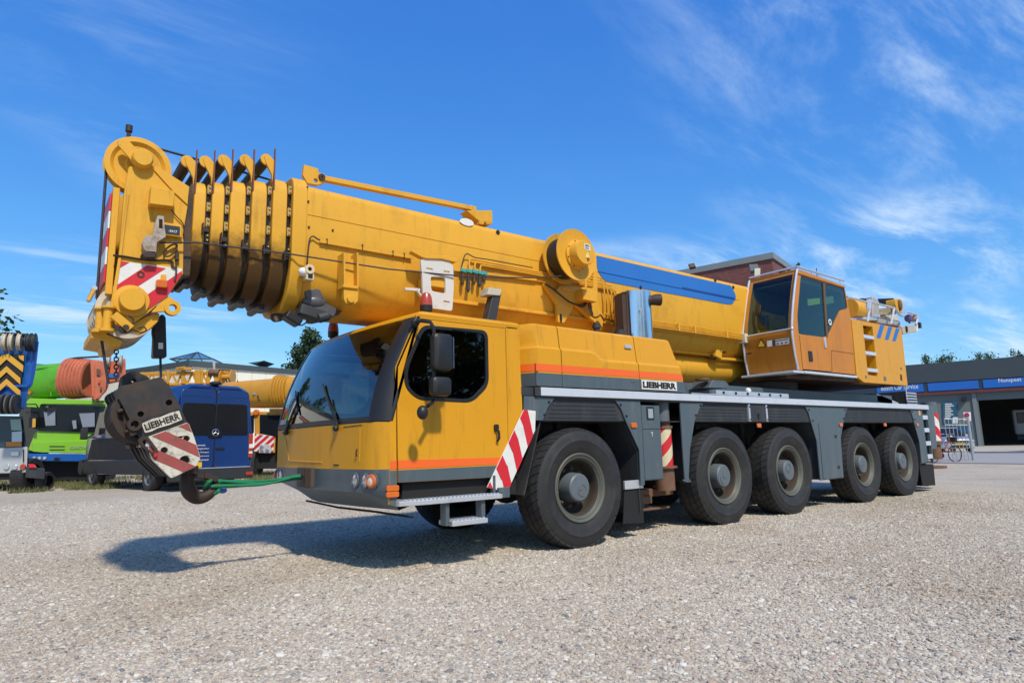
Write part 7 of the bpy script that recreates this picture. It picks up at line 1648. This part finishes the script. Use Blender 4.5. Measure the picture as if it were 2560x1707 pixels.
def CM(): return MB(xf=lambda p: cc_ + crr * p.x + cff * p.y + V((0, 0, p.z)))
CP = mat('car_silver', (.40, .41, .42), .3, metal=.4, var=.05, coat=.6)
def cring(y, w, w2, zb, zh): return [(-w, y, zb), (-w, y, lerp(zb, zh, .55)), (-w2, y, zh), (w2, y, zh), (w, y, lerp(zb, zh, .55)), (w, y, zb)]
CM().loft([cring(-.02, .72, .6, .3, .70), cring(.05, .84, .72, .22, .80), cring(.9, .88, .76, .2, .97), cring(1.2, .88, .76, .2, 1.0), cring(3.4, .88, .74, .2, 1.02), cring(4.0, .82, .7, .25, .98)], caps=True).build('body', CP, CA, .03)
CM().loft([cring(.95, .74, .72, .95, .98), cring(1.65, .72, .58, .95, 1.50), cring(3.2, .70, .58, .95, 1.52), cring(3.9, .66, .6, .95, 1.0)], caps=True).build('cabin', VG, CA, .03)
CM().plate([(-.57, 1.51), (.57, 1.51), (.57, 1.54), (-.57, 1.54)], 1.7, 3.2, 'xz').build('roof', CP, CA, .01)
for s_ in (-1, 1):
    CM().plate(fillet([(s_ * .50, .60), (s_ * .82, .62), (s_ * .80, .76), (s_ * .50, .72)], .03), -.05, .15, 'xz').build('headlight', LAMP, CA, .01)
    CM().box(s_ * .92 - .09, s_ * .92 + .09, 1.3, 1.45, .95, 1.08).build('mirror', CP, CA, .02)
    for y in (.75, 3.3): w_ = CM(); w_.cyl((s_ * .86, y, .31), (s_ * .66, y, .31), .31, n=20); w_.build('wheel', TYRE, CA)
CM().box(-.48, .48, -.06, .06, .56, .72).build('grille', BLKM, CA, .02); CM().box(-.5, .5, -.04, .06, .28, .42).build('lower_grille', BLKM, CA, .02)
CM().box(-.48, .48, -.07, -.05, .63, .65).build('grille_bar', CHR, CA); CM().box(-.26, .26, -.07, -.04, .45, .56).build('number_plate', MATS['plate_yellow'], CA)
# ------------------------------------------------------------ trees
def leaf_mat(name, c):
    m = mat(name, c, .7, var=.45, vscale=1.3); return m
BARK = mat('bark', (.08, .06, .045), .9, var=.3, vscale=8)
def tree(base, h, crown, seed, leafm, label, conifer=False, nleaf=2600, ls=.22, group=None, trunk_r=.22):
    rnd = random.Random(seed); base = V(base); cw, c0_, c1_ = crown
    T = thing('tree', label, 'tree', tuple(base), group)
    top = base + V((rnd.uniform(-.3, .3), rnd.uniform(-.3, .3), h * .93))
    MB().tube([base, base.lerp(top, .35) + V((.1, 0, 0)), base.lerp(top, .7), top], [trunk_r, trunk_r * .75, trunk_r * .4, .04], 8).build('trunk', BARK, T)
    limbs = MB(); tips = []
    nb = 46 if conifer else 30
    for k in range(nb):
        t = (k + rnd.random()) / nb; z = lerp(c0_, c1_, t) * h; a = rnd.uniform(0, 2 * pi) + k * 2.4
        if conifer: rr_ = cw * (1 - t) ** .75 * rnd.uniform(.7, 1.05) + .2
        else: rr_ = cw * sqrt(max(.05, 1 - (2 * t - .85) ** 2 * .8)) * rnd.uniform(.6, 1.08)
        p0 = base.lerp(top, min(.98, (z / h) * (.9 if conifer else .8))); p1 = base + V((rr_ * cos(a), rr_ * sin(a), z + (-.1 if conifer else .25) * rr_))
        limbs.tube([p0, p0.lerp(p1, .5) + V((0, 0, .12 * rr_)), p1], [.06, .035, .012], 5); tips.append((p0, p1, rr_))
    limbs.build('limb', BARK, T)['kind'] = 'stuff'
    mb = MB()
    for k in range(nleaf):
        p0, p1, rr_ = rnd.choice(tips); t = rnd.random() ** .55
        g_ = V((rnd.gauss(0, 1), rnd.gauss(0, 1), rnd.gauss(0, .7))) * (.13 * rr_ + .10)
        c = p0.lerp(p1, t) + g_
        n_ = V((rnd.gauss(0, 1), rnd.gauss(0, 1), rnd.gauss(.6, 1))).normalized(); x = n_.orthogonal().normalized(); y = n_.cross(x); s_ = ls * rnd.uniform(.5, 1.2)
        ang = rnd.uniform(0, 6.28); u = x * cos(ang) + y * sin(ang); w = n_.cross(u)
        mb.add([tuple(c - u * s_ * .5), tuple(c + w * s_ * .28), tuple(c + u * s_ * .5 + n_ * s_ * .1), tuple(c - w * s_ * .28)], [(0, 1, 2, 3)])
    me = mb.mesh('crown', 0); me.materials.append(leafm); cr = link('crown', me, T); cr['kind'] = 'stuff'
    return T
L1_, L2_, L3_ = leaf_mat('leaf_dark', (.028, .060, .022)), leaf_mat('leaf_mid', (.045, .085, .025)), leaf_mat('leaf_light', (.065, .11, .03))
def tree_at(px, py_top, D, *a, **k):
    t = vp(px, py_top, D); return tree((t.x, t.y, 0.2), t.z - .2, *a, **k)
tree_at(770, 815, 52, (3.4, .25, 1.0), 11, L1_, 'dark green tree behind the driver cab windscreen', conifer=True, nleaf=14000, ls=.30)
tree_at(-125, 575, 30, (2.6, .3, 1.0), 12, L2_, 'leafy tree whose edge shows at the far left', nleaf=5000, ls=.3)
tree_at(2330, 888, 85, (4.0, .35, 1.0), 13, L2_, 'small tree rising above the garage roof beside the crane tail', nleaf=6500, ls=.30)
tree_at(2462, 884, 85, (4.0, .35, 1.0), 14, L2_, 'tree showing above the middle of the garage roof', nleaf=6500, ls=.30)
tree_at(2555, 875, 85, (4.0, .35, 1.0), 15, L1_, 'tree above the garage roof at the right edge', nleaf=6500, ls=.30)
tree_at(945, 800, 60, (3.0, .3, 1.0), 16, L1_, 'treetop just clearing the cab roof edge', nleaf=5000, ls=.28)
# ------------------------------------------------------------ grass fringe at the back of the yard
rnd = random.Random(21); mb = MB()
for k in range(20000):
    px = rnd.uniform(-150, 760); D = 15.8 + 8.5 * rnd.random() ** 1.3 + .0025 * max(0, px) * 1.6
    p = vp(px, 1200, D); x, y = p.x, p.y
    if mnoise.noise(V((x * .8, y * .8, 2))) < .02 - .25 * (D > 19): continue
    z = gz(x, y); h = rnd.uniform(.05, .17); a = rnd.uniform(0, 6.28); w = .012; lx, ly = rnd.gauss(0, .05), rnd.gauss(0, .05)
    mb.add([(x - w * cos(a), y - w * sin(a), z), (x + w * cos(a), y + w * sin(a), z), (x + lx, y + ly, z + h)], [(0, 1, 2)])
me = mb.mesh('grass', 0); me.materials.append(mat('grass_blade', (.13, .135, .05), .8, var=.4, vscale=3)); gr = link('grass', me); gr['kind'] = 'stuff'; gr['label'] = 'patchy grass growing at the back edge of the gravel yard'

# ------------------------------------------------------------ what stands behind the viewer and shows in glass and chrome
BT = thing('red_crane', 'red lattice boom crane mirrored in the driver cab windscreen', 'crane', (-15.0, 24.5, .25))
REDP = mat('crane_red', (.32, .03, .025), .5, var=.2)
for dy, dz in ((0, 0), (0, 1.4), (1.2, 0), (1.2, 1.4)): MB().bar((-22, 24 + dy, 3.6 + dz), (-9.0, 24 + dy, 4.0 + dz), .14, .14).build('chord', REDP, BT)
for k in range(10):
    x = -22 + k * 1.25; MB().bar((x, 24, 3.7), (x + .62, 24, 5.2), .09, .09).build('lacing', REDP, BT); MB().bar((x + .62, 24, 5.2), (x + 1.25, 24, 3.8), .09, .09).build('lacing', REDP, BT)
MB().box(-21, -10, 23.6, 25.8, 1.0, 3.2).build('carrier', REDP, BT, .05)
for x in (-20, -17, -14, -11.5): simple_wheel((x, 23.6, .8), (0, 1, 0), .55, .4, BT)
WH2 = thing('white_warehouse', 'white warehouse mirrored in the driver cab windscreen', 'building', (-20, 33, .25))
MB().box(-40, -6.8, 33, 46, 0, 8.6).build('wall', CW, WH2); MB().box(-40.2, -6.6, 32.8, 46.2, 8.6, 9.1).build('roof_edge', TRIM, WH2)
rnd = random.Random(4)
for k, (tx, ty, th) in enumerate(((-24, 52, 17), (-17, 54, 15), (-10, 56, 19))): tree((tx, ty, .2), th, (4.5, .25, 1.0), 40 + k, L2_, ('broad tree over the white warehouse, mirrored in the windscreen', 'lower tree between two taller ones behind the white warehouse', 'tallest tree behind the white warehouse, nearest the yard')[k], nleaf=4000, ls=.6)
base_tree = tree((-30, -34, 0), 11.0, (4.2, .2, 1.0), 31, L1_, 'tall dark tree mirrored in the side windows, first of a row', nleaf=5000, ls=.55, group='row of trees behind the viewer')
for k in range(9):
    copy_tree(base_tree, (-22 + k * 7.0 + rnd.uniform(-1, 1), -34 + rnd.uniform(-2, 2), 0), 'tall dark tree mirrored in the side windows', rnd.uniform(0, 6), (rnd.uniform(.85, 1.2),) * 3)
base_tree['label'] = 'tall dark tree mirrored in the side windows'
